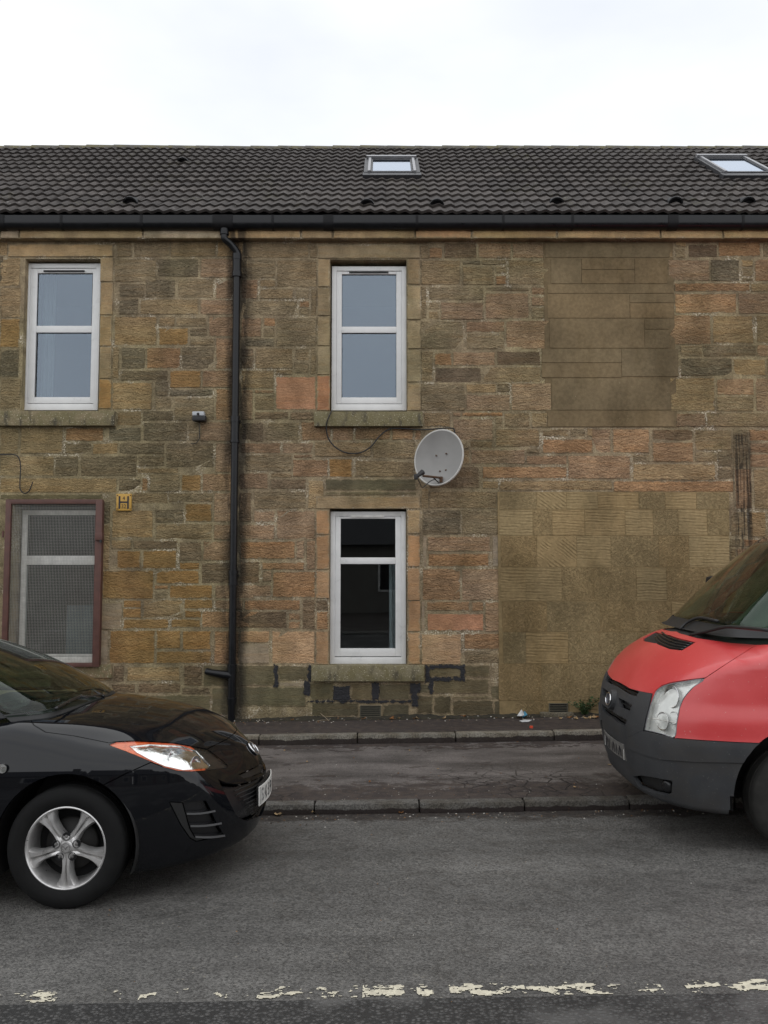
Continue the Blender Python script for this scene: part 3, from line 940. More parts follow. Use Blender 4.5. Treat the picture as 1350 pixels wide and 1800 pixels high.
TONE = {
    'o': (118, 102, 76), 'b': (132, 110, 78), 't': (146, 106, 72), 'r': (142, 90, 66), 'g': (104, 95, 77), 'd': (94, 76, 58), 'k': (80, 68, 55),
    'w': (122, 90, 50), 'p': (136, 106, 82), 'm': (82, 75, 58), 'c': (112, 103, 92), 'l': (158, 122, 90), 'n': (70, 64, 50),
}
_mean = (120, 106, 86)
_keep = {'m': 1, 'n': 1, 'k': .9, 'r': .56, 'w': .66, 't': .50, 'l': .55, 'b': .55}
TONE = {k: tuple(v[i] * _keep.get(k, .46) + _mean[i] * (1 - _keep.get(k, .46)) for i in range(3)) for k, v in TONE.items()}
RELIEF = {'o': .75, 'b': .7, 't': .75, 'r': .35, 'g': .9, 'd': .8, 'k': .6, 'w': .6, 'p': .75, 'm': .3, 'c': .25, 'l': .5, 'n': .3}
STONES = {   # origin, scale of a view of the wall; then x0 y0 x1 y1 tone
    (0, 400, 3): """0 75 42 150 b|45 90 597 155 b-|0 160 108 310 b|0 315 110 475 o|0 480 105 635 w|0 645 100 790 g|0 795 110 955 o|530 160 597 285 o-|530 292 597 460 b-|
        528 466 590 625 b-|526 631 588 795 o-|522 801 588 955 w-""",
    (180, 420, 5.4): """140 25 280 175 o|300 25 640 175 o|648 25 1080 175 o|1090 25 1335 172 b|115 190 512 412 o|522 190 912 362 g|928 185 1242 370 p|160 425 402 555 g|412 382 692 555 g|
        715 380 1058 560 o|1075 385 1245 570 p|160 565 342 718 g|358 570 915 718 b|925 575 1245 720 p|112 735 517 1010 b|535 735 690 832 o|700 745 990 832 o|535 845 817 1010 w|
        830 845 997 930 g|833 945 1065 1012 o|1010 735 1243 925 p|1075 940 1243 1235 p|92 1025 160 1340 o|178 1030 407 1232 g|420 1030 742 1232 t|752 1025 1067 1235 g|
        178 1245 622 1345 g|640 1248 937 1415 w|947 1245 1242 1412 p""",
    (180, 660, 5.4): """92 65 472 325 b|500 55 627 197 g|640 130 1052 197 g|498 210 657 322 o|680 212 1062 427 o|1075 125 1240 427 t|140 335 372 477 o|385 335 672 432 g|60 490 367 622 g|
        390 447 802 622 g|815 447 907 527 o|815 537 907 622 o|930 440 1230 627 p|160 640 587 747 g|602 640 1057 872 g|1072 640 1232 922 p|340 760 592 862 g|330 876 722 932 o|
        152 980 370 1097 g|376 972 432 1097 t|450 935 732 1102 o|750 940 937 1102 w|950 930 1232 1100 p|285 1110 622 1217 o|630 1110 1047 1202 o|1057 1110 1236 1390 p""",
    (0, 720, 3): """0 95 99 233 b|108 95 333 233 b|345 95 547 167 t|345 176 482 236 g|489 176 622 236 b|0 245 286 351 b|292 245 412 351 g|424 245 722 351 g|0 360 617 440 b|0 446 540 474 m|
        545 485 582 600 g|590 530 807 677 b|820 525 967 596 g|975 495 1117 592 w|1126 606 1226 686 p|820 602 1119 686 o|540 606 580 846 b|586 686 692 736 b|702 690 937 736 d|615 742 742 837 w|
        752 742 932 839 w|946 696 1062 797 d|1070 692 1226 797 p|946 806 1052 846 w|1062 806 1226 917 d""",
    (180, 1000, 5): """0 12 450 265 w|470 12 850 132 w|460 140 580 182 t|460 190 580 260 o|590 140 967 262 w|185 275 342 342 w|180 347 342 432 w|355 270 707 432 b|720 266 972 352 w|
        725 364 872 432 w|990 140 1330 265 p|990 272 1240 357 p|178 440 582 527 w|604 440 862 517 w|874 370 1420 517 t|62 540 462 832 w|474 540 687 702 w|704 545 952 712 w|474 722 957 832 w|
        980 545 1200 836 t|-90 860 75 987 b|90 850 192 992 d|214 860 682 987 b|714 845 877 1032 d|886 845 1200 1032 m|80 1008 287 1092 d|314 1002 687 1092 d|700 1042 947 1102 d|
        960 1042 1195 1285 m|100 1108 950 1295 m|-60 300 172 530 c-|-30 540 52 850 c-""",
    (400, 400, 3.375): """95 90 482 182 o|486 105 531 182 o|80 190 284 302 o|292 190 531 356 o|536 190 607 352 o-|534 360 607 522 o-|534 530 607 701 o-|534 706 607 872 o-|530 880 607 1086 r-|
        80 307 181 425 p|190 307 287 356 o|190 363 391 425 o|400 365 486 425 o|80 432 416 522 o|425 435 486 476 t|425 482 486 522 o|493 364 529 522 o|80 535 201 650 p|212 535 284 587 t|
        212 595 280 650 o|105 656 277 706 g|291 535 527 704 o|80 715 156 766 d|80 772 156 837 d|164 715 389 838 o|400 715 486 791 o|394 798 482 864 o|281 842 386 872 o|492 712 527 872 o|
        80 846 276 956 o|285 883 524 1081 r|80 962 151 1142 p|161 962 276 986 p|161 994 279 1082 o|161 1092 361 1137 d|371 1092 508 1141 d|537 106 1140 183 o-|1068 190 1141 336 o-|
        1068 346 1146 546 o-|1068 556 1146 719 o-|1068 726 1146 916 o-|1068 923 1146 1086 o-|492 78 1190 98 o|1146 105 1196 186 o""",
    (400, 720, 3.375): """80 76 214 191 d|221 76 426 186 o|436 71 611 186 p|621 106 746 186 p|756 106 966 181 p|976 106 1101 181 t|1106 121 1150 181 p|80 196 316 261 p|326 196 508 261 p|516 191 851 281 o|
        862 191 1111 291 o|105 266 381 366 o|391 266 506 290 p|386 296 596 401 p|602 291 741 401 w|755 301 1111 401 o|70 376 241 471 p|256 376 381 404 o|256 411 466 471 d|70 491 141 667 d|
        156 486 466 591 o|476 420 571 586 b|581 411 1121 480 m|525 515 1141 588 o-|1146 480 1196 588 b|581 486 1121 510 m|156 601 281 667 p|70 681 281 771 p|290 596 521 771 p|
        526 596 603 741 t-|526 746 603 946 t-|526 956 603 1119 t-|75 781 401 886 t|406 776 456 886 p|466 776 521 951 p|75 901 191 1031 d|201 906 456 951 t|206 956 261 1021 p|
        266 961 521 1116 t|105 1041 259 1111 p|1068 596 1141 736 b-|1068 746 1141 931 t-|1068 941 1141 1131 t-""",
    (400, 1020, 6.75): """200 231 862 357 t|140 366 701 572 d|724 390 866 472 t|720 485 866 577 t|886 228 1042 587 d|1050 228 1197 362 d|1050 368 1197 587 t|1050 600 1197 996 t-|524 600 1037 992 l|
        150 600 496 742 l|140 748 498 987 c|130 1006 562 1252 m|600 1010 962 1192 m|600 1205 912 1267 c|140 1262 930 1500 m|975 1216 1256 1412 m""",
    (690, 1020, 6.75): """183 246 331 602 t-|183 620 328 992 t-|340 246 386 602 c|405 250 912 363 t|935 255 1081 366 t|410 393 1081 602 r|1100 255 1290 612 p|340 635 821 1002 l|850 630 1302 820 t|
        850 828 1302 987 o|430 1005 812 1152 m|860 1002 1152 1152 m|490 1170 1142 1346 m|310 1230 431 1342 m|290 1365 482 1582 n|490 1370 692 1582 n|710 1368 1182 1412 m|710 1420 1202 1602 n|
        1165 1250 1350 1412 m|1205 1425 1420 1590 n""",
    (400, 1000, 2.7): """390 546 506 622 m|585 546 686 624 m|720 546 866 622 m|400 632 622 700 n|735 640 862 700 n""",
    (740, 400, 4.355): """62 150 166 236 t|178 118 426 236 d|436 118 690 236 p|697 118 940 236 p|0 250 301 441 o|318 250 456 287 g|462 246 656 287 o|318 296 556 441 o|570 296 656 352 o|570 369 656 441 t|
        668 246 987 441 o|0 450 46 702 o|58 455 479 557 o|58 572 141 627 o|58 639 137 702 b|150 572 479 706 p|490 455 827 491 o|490 500 827 702 p|845 455 957 517 p|845 530 947 599 p|
        845 610 942 697 o|0 715 333 932 o|345 715 639 802 p|345 812 639 932 o|650 710 982 932 p|0 945 93 1187 o|103 960 236 1057 t|245 950 567 1057 p|580 946 917 1052 k|105 1070 461 1187 k|
        475 1066 917 1187 o|0 1196 336 1402 o|345 1196 576 1267 b|582 1191 682 1260 g|345 1276 681 1406 p|690 1191 997 1402 p|20 1416 226 1527 o|240 1412 306 1447 p|312 1412 626 1447 t""",
    (740, 720, 4.355): """245 70 551 236 p|570 60 627 137 o|636 26 831 137 o|845 22 967 137 b|570 146 907 287 o|930 146 1132 207 o|1140 146 1260 207 o|930 225 1316 336 t|1267 142 1316 207 b|290 241 367 302 o|
        376 241 547 297 o|290 308 370 420 o|380 306 797 417 p|805 300 907 337 o|805 350 1117 422 p|60 435 447 602 d|470 435 1117 527 t|470 545 592 607 b|600 541 1465 618 b|62 626 577 757 o|
        0 603 58 757 b|10 766 306 962 g|312 766 602 957 o|50 970 532 1087 p|545 960 602 1202 c|55 1100 522 1202 t|10 970 46 1202 c|10 1215 302 1462 t|311 1215 602 1462 p""",
    (1040, 400, 4.355): """588 165 626 237 b|640 105 727 152 b|640 160 717 237 o|740 130 962 227 k|970 110 1292 222 t|1310 110 1480 227 o|585 246 902 407 p|912 246 1132 413 g|1145 246 1237 302 b|
        1145 310 1237 377 o|1145 385 1237 416 o|1248 241 1480 412 p|632 425 1210 490 t|1216 425 1480 492 b|636 505 1107 657 t|1120 500 1480 662 p|596 670 912 896 p|925 675 1237 887 b|
        1260 670 1480 887 o|680 900 846 987 o|852 900 1257 987 g|1265 897 1480 987 p|680 1000 1076 1137 g|1082 1005 1332 1132 b|1340 1000 1480 1132 o|600 1150 942 1407 b|955 1155 1242 1282 p|
        955 1290 1242 1407 o|1255 1150 1480 1407 p|640 1420 872 1527 p|878 1416 1480 1527 o""",
    (1040, 720, 4.355): """0 146 147 332 p|160 146 442 332 t|465 150 777 237 d|465 250 777 402 t|790 155 1072 312 b|1085 150 1197 442 o|1205 150 1480 242 t|1210 255 1480 332 p|1210 339 1480 442 p|
        790 320 962 402 o|315 345 442 402 o|-183 350 297 532 p|315 415 947 541 b|965 320 1082 437 g|965 443 1087 532 g|1095 450 1227 762 p|1240 455 1480 762 b|165 546 1087 632 t|
        1060 780 1192 972 o|1205 780 1337 977 b|1345 780 1480 977 b|1165 990 1480 1052 t|1115 1060 1480 1202 p|1060 986 1158 1052 o|1060 1060 1108 1202 o|1060 1220 1250 1342 p|1256 1210 1480 1342 o|1060 1350 1200 1560 p|
        1210 1350 1480 1560 b|1060 1570 1300 1800 o|1310 1570 1480 1800 p|1060 1810 1480 2080 m""",
}


def stone_mesh(w, h, dep, rough, seed, bevel=0.007):
    """dressed block: crowned, slightly uneven face, worn arrises"""
    r = random.Random(seed)
    nx = 2 if w < 0.22 else 3
    nz = 2 if h < 0.2 else 3
    bm = bmesh.new()
    xs = [-w / 2 + bevel + (w - 2 * bevel) * i / nx for i in range(nx + 1)]
    zs = [-h / 2 + bevel + (h - 2 * bevel) * j / nz for j in range(nz + 1)]
    amp = 0.006 * rough
    fr = [[bm.verts.new((x + (r.uniform(-.25, .25) * bevel), -dep + r.uniform(-amp, amp) - (amp * 1.2 if 0 < i < nx and 0 < j < nz else 0), z + r.uniform(-.25, .25) * bevel)) for j, z in enumerate(zs)] for i, x in enumerate(xs)]
    for i in range(nx):
        for j in range(nz):
            bm.faces.new((fr[i][j], fr[i + 1][j], fr[i + 1][j + 1], fr[i][j + 1]))
    ring = [fr[i][0] for i in range(nx + 1)] + [fr[nx][j] for j in range(1, nz + 1)] + [fr[i][nz] for i in range(nx - 1, -1, -1)] + [fr[0][j] for j in range(nz - 1, 0, -1)]
    edge = []
    for v in ring:
        d = Vector((0, 0, 0))
        if v in fr[0]:
            d.x = -1
        if v in fr[nx]:
            d.x = 1
        if any(v is fr[i][0] for i in range(nx + 1)):
            d.z = -1
        if any(v is fr[i][nz] for i in range(nx + 1)):
            d.z = 1
        if d.x and d.z:
            d *= 0.75
        edge.append(bm.verts.new((v.co.x + d.x * bevel * r.uniform(.7, 1.2), 0.012, v.co.z + d.z * bevel * r.uniform(.7, 1.2))))
    n = len(ring)
    for k in range(n):
        bm.faces.new((ring[k], edge[k], edge[(k + 1) % n], ring[(k + 1) % n]))
    bmesh.ops.recalc_face_normals(bm, faces=bm.faces[:])
    me = bpy.data.meshes.new('stone')
    bm.to_mesh(me)
    bm.free()
    me.polygons.foreach_set('use_smooth', [True] * len(me.polygons))
    me.set_sharp_from_angle(angle=math.radians(48))
    return me


def lay_stone(x0, x1, z0, z1, tone, relief, parent=None, dep=None, mat='stone', name='stone', y=WY, bevel=0.007, jit=0.09):
    w, h = x1 - x0, z1 - z0
    if w < 0.02 or h < 0.02:
        return None
    sd = random.randint(0, 10 ** 6)
    me = stone_mesh(w, h, dep if dep is not None else random.uniform(.002, .007), relief, sd, min(bevel, w * .2, h * .2))
    o = link(name, me, M[mat], parent or wall)
    o.location = ((x0 + x1) / 2, y, (z0 + z1) / 2)
    f = random.uniform(1 - jit, 1 + jit)
    hue = random.uniform(-.04, .04)
    c = alb(tone)
    o.color = (c[0] * f * (1 + hue), c[1] * f, c[2] * f * (1 - hue), relief)
    o['half_w'] = w / 2 if name == 'stone' else 9.0
    o['half_h'] = h / 2 if name == 'stone' else 9.0
    return o


n_st = 0
for (ox, oy, sc), txt in STONES.items():
    for it in txt.replace('\n', '').split('|'):
        it = it.split()
        if len(it) < 5:
            continue
        a, b0, c, d = [float(v) for v in it[:4]]
        tn = it[4]
        k = tn[0]
        px0, py0, px1, py1 = ox + a / sc, oy + b0 / sc, ox + c / sc, oy + d / sc
        x0, x1, z0, z1 = rectp(px0 - .25, py0 - .25, px1 + .25, py1 + .25)
        dressed = tn.endswith('-')
        lay_stone(x0, x1, z0, z1, TONE[k], 0.28 if dressed else RELIEF[k], dep=(0.012 if dressed else (0.006 if k in 'mn' else None)), bevel=0.004 if dressed else 0.008)
        n_st += 1


# masonry that carries on past both ends of the view
def coursed(xa, xb, za, zb):
    z = za
    while z < zb - 0.06:
        h = min(random.choice((0.17, 0.2, 0.27, 0.3)), zb - z)
        if zb - (z + h) < 0.1:
            h = zb - z
        x = xa
        while x < xb - 0.05:
            w = min(random.uniform(0.22, 0.6), xb - x)
            if xb - (x + w) < 0.12:
                w = xb - x
            if h > 0.25 and random.random() < 0.3:
                k = random.choice('opgb')
                lay_stone(x + .006, x + w - .006, z + .006, z + h / 2 - .005, TONE[k], RELIEF[k])
                k = random.choice('opgb')
                lay_stone(x + .006, x + w - .006, z + h / 2 + .005, z + h - .006, TONE[k], RELIEF[k])
            else:
                k = random.choice('ooppgbbt')
                lay_stone(x + .006, x + w - .006, z + .006, z + h - .006, TONE[k], RELIEF[k])
            x += w
        z += h


Z_TOP = on_y(650, 424, WY).z
coursed(on_y(1384, 800, WY).x, TX1, strip_z(5, WY), Z_TOP)
coursed(TX0, on_y(-3, 800, WY).x, strip_z(-5, WY), Z_TOP)

# ---- eaves course
EY = WY - 0.10
course = tpart('eaves_course', MB().box(TX0, TX1, EY + 0.012, WY + 0.02, on_y(650, 419, EY).z, on_y(650, 400, EY).z), M['mortar'])
cxs = [-130, 0, 34, 251, 398, 529, 585, 730, 829, 979, 1161, 1271, 1400, 1540, 1700]
ctn = 'bcbcbobtbbbbpo'
ex = [TX0] + [on_y(v, 410, EY).x for v in cxs] + [TX1]
ct2 = 'o' + ctn + 'b'
for i in range(len(ex) - 1):
    if ex[i + 1] - ex[i] < 0.05:
        continue
    o = lay_stone(ex[i] + .004, ex[i + 1] - .004, on_y(650, 419, EY).z, on_y(650, 399, EY).z, tuple(v * 1.08 for v in TONE[ct2[i]]), 0.3, course, 0.014, y=EY, bevel=0.006)
    o.location.y = EY + 0.012


# ---- cement render patches marked out as blocks
def patch(name, outline, blocks, tone, proud, label, dep=.0025):
    x0, x1, z0, z1 = rectp(*outline)
    base = tpart(name, MB().box(x0, x1, WY - proud + 0.004, WY + 0.005, z0, z1), M['render'])
    base.color = (*[v * 0.93 for v in alb(tone)], 0.0)
    base['label'] = label
    for (a, b0, c, d, k) in blocks:
        q = rectp(a, b0, c, d)
        o = lay_stone(q[0], q[1], q[2], q[3], tone, 0.12, base, dep + random.uniform(0, dep * .4), 'render', 'render_block', WY - proud + 0.002, 0.002, jit=0.02)
        o.color = (o.color[0], o.color[1], o.color[2], k)
    return base


g_ = 0.9
up_blocks = [(958, 427, 1175, 453, 0), (968, 455, 1021.6, 499, 0), (1022.2, 455, 1115, 474, 0), (1022.2, 475.3, 1115, 499, 0), (1115.5, 455, 1172, 499, 0), (962, 500.5, 1184, 516, 0),
             (962, 517.3, 1106.4, 559.5, 0), (1107, 517.3, 1184, 532.3, 0), (1107, 533.6, 1184, 559.5, 0), (966, 561, 1132.5, 612.3, 0), (1133, 561, 1176, 579, 0), (1133, 580.2, 1176, 612.3, 0),
             (952, 613.7, 1092, 637.6, 0), (1092.3, 613.7, 1192, 662, 0), (952, 638.8, 1092, 664, 0), (970, 665.4, 1178, 721, 0), (962, 722.4, 1184, 750, 0)]
patch('render_patch', (957, 426, 1186, 751), up_blocks, (93, 81, 61), 0.010, 'smooth dark cement render patch ruled with long level lines')
rows = [(866, 895.2, [878, 943, 995, 1050, 1122, 1168, 1223, 1281]), (896.3, 941.2, [877, 936, 970, 1027, 1098, 1147, 1191, 1242, 1281]),
        (942.5, 996.5, [880, 943, 1013, 1073, 1157, 1210, 1281]), (998, 1056, [879, 924, 987, 1043, 1118, 1171, 1247, 1281]), (1057.2, 1110, [882, 961, 1054, 1110, 1180, 1281]),
        (1111.3, 1165.4, [884, 924, 998, 1054, 1120, 1200, 1281]), (1166.8, 1230.8, [876, 951, 1035, 1100, 1190, 1281]), (1232.2, 1258, [905, 962, 1000, 1080, 1180, 1281])]
low_blocks = []
for (ya, yb, cs_) in rows:
    for i in range(len(cs_) - 1):
        if ya > 1230 and cs_[i] == 962:
            continue
        k = random.choice((.25, .25, .5, .75, .75, 0.75))
        low_blocks.append((cs_[i] + .12, ya - .25, cs_[i + 1] - .12, yb + .25, k))
patch('render_patch', (876, 865, 1283, 1259), low_blocks, (113, 98, 71), 0.022, 'broad cement render patch tooled block by block in differing textures', .0013)


# ---- sills
def sill(x0, y0, x1, y1, tone, proud=0.075):
    q = rectp(x0, y0, x1, y1, WY - proud)
    o = tpart('sill', MB().box(q[0], q[1], WY - proud, WY + 0.16, q[2], q[3], 0.008), M['sill'], smooth=True, angle=40)
    o.color = (*alb(tone), 1)
    return o


sill(-40, 722, 201, 748, (104, 94, 74))
sill(552, 723, 743, 749, (92, 86, 66))
sill(547, 1170, 746, 1198, (98, 92, 74))
sill(-60, 1168, 196, 1192, (110, 92, 72), 0.03)


# ---- bitumen daubed round the lower stones
def daub(x0, y0, x1, y1):
    q = rectp(x0, y0, x1, y1)
    cs = .0042
    bm = bmesh.new()
    vs = {}

    def vt(i, j):
        if (i, j) not in vs:
            vs[(i, j)] = bm.verts.new((q[0] + i * cs + random.uniform(-.3, .3) * cs, WY - .0150 - .003 * abs(mnoise.noise((i * .15, j * .15, 2))), q[2] + j * cs + random.uniform(-.3, .3) * cs))
        return vs[(i, j)]

    nx, nz = int((q[1] - q[0]) / cs), int((q[3] - q[2]) / cs)
    for i in range(-4, nx + 4):
        for j in range(-6, nz + 3):
            ins = min(i + .5, nx - i - .5, j + .5, nz - j - .5) * cs
            x, z = q[0] + i * cs, q[2] + j * cs
            v = mnoise.fractal((x * 24, z * 17, 5.0), .8, 2.1, 4) * .018 + mnoise.noise((x * 110, z * 80, 1)) * .007
            if ins + v + .004 > 0:
                bm.faces.new((vt(i, j), vt(i + 1, j), vt(i + 1, j + 1), vt(i, j + 1)))
    me = bpy.data.meshes.new('bitumen_daub')
    bm.to_mesh(me)
    bm.free()
    o = link('bitumen_daub', me, M['tar'], terrace)
    o.location = -T0


for r_ in [(748, 1169.5, 754.5, 1199), (754, 1168.5, 815, 1174), (809.5, 1172.5, 816.5, 1196), (754, 1190, 815.5, 1196), (755, 1196, 760.5, 1219), (721, 1201, 738, 1218), (725, 1218, 734.5, 1241),
           (587, 1206, 614.5, 1231), (653.7, 1200.5, 666, 1229), (483, 1169, 489, 1206), (542, 1169.5, 547, 1198), (535, 1196.5, 544, 1221), (541, 1231.3, 724, 1233.6)]:
    daub(*r_)


# ---- air bricks
def air_brick(q):
    o = tpart('air_brick', MB().box(q[0], q[1], WY - 0.024, WY + 0.02, q[2], q[3]), M['dark'])
    n = 5
    for i in range(n + 1):
        z = q[2] + (q[3] - q[2]) * i / n
        mb = MB().box(q[0] - .004, q[1] + .004, WY - 0.034, WY - 0.0235, z - .0055, z + .0035)
        mb.build('louvre', M['ventbrick'], o)
    for x in (q[0], q[1]):
        MB().box(x - .008, x + .004, WY - 0.0335, WY - 0.0238, q[2], q[3]).build('side_bar', M['ventbrick'], o)


for q in VENT.values():
    air_brick(q)


# ---- windows
def window(fr, panes, ytop_rail, mat, yw, vent=None, glass='glass', gap=None, label=None):
    """fr: outer frame in the picture; panes: glass rectangles"""
    F = rectp(*fr, yw)
    w_ = tpart('window', MB().box(F[0], F[1], yw + 0.05, yw + 0.07, F[2], F[3]), M['rubber'])
    bpy.data.meshes.remove(w_.data)
    w_ = empty('window', (0, 0, 0), parent=terrace)
    w_.location = -T0
    if label:
        w_['label'] = label
    G = [rectp(*p, yw + 0.03) for p in panes]
    gx0, gx1 = min(g[0] for g in G), max(g[1] for g in G)
    gz0, gz1 = min(g[2] for g in G), max(g[3] for g in G)
    bz = 0.016
    # outer frame
    mb = MB()
    o0 = 0.052
    mb.box(F[0], F[0] + o0, yw, yw + 0.07, F[2], F[3], .004)
    mb.box(F[1] - o0, F[1], yw, yw + 0.07, F[2], F[3], .004)
    mb.box(F[0] + o0 - .002, F[1] - o0 + .002, yw + .0005, yw + 0.0695, F[3] - o0, F[3] - .0005, .004)
    mb.box(F[0] + o0 - .002, F[1] - o0 + .002, yw + .0005, yw + 0.0695, F[2] + .0005, F[2] + o0 + .02, .004)
    mb.build('frame', mat, w_, True, 35)
    # sash
    mb = MB()
    ys0, ys1 = yw + 0.012, yw + 0.058
    mb.box(F[0] + o0 + .001, gx0, ys0, ys1, F[2] + o0 + .028, F[3] - o0 - .001, .005)
    mb.box(gx1, F[1] - o0 - .001, ys0, ys1, F[2] + o0 + .028, F[3] - o0 - .001, .005)
    mb.box(gx0 - .001, gx1 + .001, ys0 + .0006, ys1 - .0006, gz1, F[3] - o0 - .0015, .005)
    mb.box(gx0 - .001, gx1 + .001, ys0 + .0006, ys1 - .0006, F[2] + o0 + .028, gz0, .005)
    mb.build('sash', mat, w_, True, 35)
    for i in range(len(G) - 1):
        mb = MB()
        mb.box(gx0 - .001, gx1 + .001, ys0 - .004, ys1 - .001, G[i + 1][3], G[i][2], .006)
        mb.build('transom', mat, w_, True, 35)
    for g in G:
        p = MB().box(g[0] - .004, g[1] + .004, yw + 0.034, yw + 0.038, g[2] - .004, g[3] + .004).build('pane', M[glass], w_)
        mb = MB()
        mb.box(g[0] - .001, g[0] + .004, yw + .025, yw + .033, g[2], g[3])
        mb.box(g[1] - .004, g[1] + .001, yw + .025, yw + .033, g[2], g[3])
        mb.box(g[0], g[1], yw + .0255, yw + .0325, g[3] - .004, g[3] + .001)
        mb.build('gasket', M['rubber'], w_)
    if vent:
        q = rectp(*vent, yw - 0.01)
        MB().box(q[0], q[1], yw - 0.006, yw + 0.012, q[2], q[3], .002).build('trickle_vent', M['upvc_old'] if vent[1] > 800 else M['rubber'], w_)
    return w_


YW = WY + 0.085
window((42, 463, 174.5, 721), [(66, 481, 162.5, 573.5), (64, 585.5, 160.5, 698.5)], 0, M['upvc'], YW, (76, 474.5, 148, 477), gap=(52, 705, 168, 706.6))
window((583, 468, 714.5, 721.5), [(601, 483, 696.5, 575), (601, 586, 696.5, 699)], 0, M['upvc'], YW, (614, 477, 683, 479), gap=(593, 705, 705, 707))
window((580.5, 899, 713.5, 1167), [(599, 912, 695, 980), (598.5, 991.5, 694.5, 1139.5)], 0, M['upvc'], YW, (617, 906, 675, 909.5), glass='glass_low')
window((36, 897, 176, 1166), [(49.5, 905, 164, 977), (42.5, 993, 166, 1150)], 0, M['upvc_old'], WY + 0.17, glass='glass_low')


# rooms behind the glass
def room(op, depth=2.4):
    x0, x1, z0, z1 = op
    mb = MB()
    a, b_, c, d = x0 - .9, x1 + .9, z0 - .85, z1 + .35
    y0, y1 = WY + 0.424, WY + 0.424 + depth
    mb.quad((a, y1, c), (b_, y1, c), (b_, y1, d), (a, y1, d))
    mb.quad((a, y0, c), (a, y1, c), (a, y1, d), (a, y0, d))
    mb.quad((b_, y0, c), (b_, y0, d), (b_, y1, d), (b_, y1, c))
    mb.quad((a, y0, c), (b_, y0, c), (b_, y1, c), (a, y1, c))
    mb.quad((a, y0, d), (a, y1, d), (b_, y1, d), (b_, y0, d))
    tpart('room', mb, M['room'])


for k_, q in OPEN.items():
    room(q)


def drape(name, px0, px1, py0, py1, yw, mat, label, folds=4, taper=0.0, sway=0.02):
    q = rectp(px0, py0, px1, py1, yw)
    bm = bmesh.new()
    nx, nz = folds * 6, 10
    g = []
    for j in range(nz + 1):
        t = j / nz
        row = []
        for i in range(nx + 1):
            s_ = i / nx
            x = q[0] + (q[1] - q[0]) * (s_ * (1 - taper * (1 - t)) + taper * (1 - t) * (1.0 if taper > 0 else 0))
            row.append(bm.verts.new((x, yw + math.sin(s_ * folds * 6.28 + t) * sway, q[2] + (q[3] - q[2]) * t)))
        g.append(row)
    for j in range(nz):
        for i in range(nx):
            bm.faces.new((g[j][i], g[j][i + 1], g[j + 1][i + 1], g[j + 1][i]))
    me = bpy.data.meshes.new(name)
    bm.to_mesh(me)
    bm.free()
    me.polygons.foreach_set('use_smooth', [True] * len(me.polygons))
    tag(link(name, me, mat), label, 'curtain')


drape('curtain', 684, 706, 985, 1150, WY + 0.30, M['curtain'], 'pale curtain hanging inside the ground floor window under the dish', 3, 0.0)
drape('net_curtain', 66, 96, 470, 705, WY + 0.42, M['curtain'], 'white net curtain drawn aside in the upper window over the grille', 4)
drape('curtain', 55, 74, 470, 705, WY + 0.33, M['curtain_dark'], 'dark curtain gathered beside the white net curtain upstairs', 3)
drape('blind', 116, 176, 1064, 1160, WY + 0.40, plain('dim_sheet', (.30, .34, .35), .9), 'pale sheet standing behind the meshed ground floor window', 2)

# ---- gutter and downpipe
GY = WY - 0.128
gz = on_y(650, 401, GY - .05).z
gtop = on_y(650, 379, GY - .06).z
gr = (gtop - gz) * 0.5


def gutter_prof(k=1.0):
    pts = []
    n = 12
    hh = gtop - gz
    rad = 0.068 * k
    for i in range(n + 1):
        a = -math.pi * i / n
        pts.append((GY - rad * math.cos(math.pi + a) * -1 if False else GY + rad * math.cos(math.pi - math.pi * i / n), gz + rad - rad * math.sin(math.pi * i / n)))
    return [(GY - rad, gtop + .003 * k)] + pts + [(GY + rad, gtop + .003 * k)]


def gutter_len(x0, x1, k=1.0):
    mb = MB()
    pr = gutter_prof(k)
    inner = [(GY + (y - GY) * 0.93, z + 0.004) for y, z in pr]
    loop = pr + list(reversed(inner))
    if k > 1.0:
        loop = [(y, z - 0.004 if z < gtop - .02 else z) for y, z in loop]
    mb.prism(loop, lambda y, z: Vector((x0, y, z)), lambda y, z: Vector((x1, y, z)))
    return mb


gut = tpart('gutter', gutter_len(TX0, TX1), M['gutter'], smooth=True, angle=40)
for bx in (107, 248, 479, 733, 885, 1007, 1307):
    x = on_y(bx, 390, GY - .07).x
    gutter_len(x - .014, x + .014, 1.06).build('gutter_bracket', M['gutter_joint'], gut, True, 40)
for ux, w_ in ((577, .055), (1184, .055), (2, .03)):
    x = on_y(ux, 390, GY - .07).x
    gutter_len(x - w_, x + w_, 1.09).build('gutter_union', M['gutter_joint'], gut, True, 40)
xo = on_y(391, 390, GY - .07).x
gutter_len(xo - .11, xo + .11, 1.1).build('outlet', M['gutter_joint'], gut, True, 40)

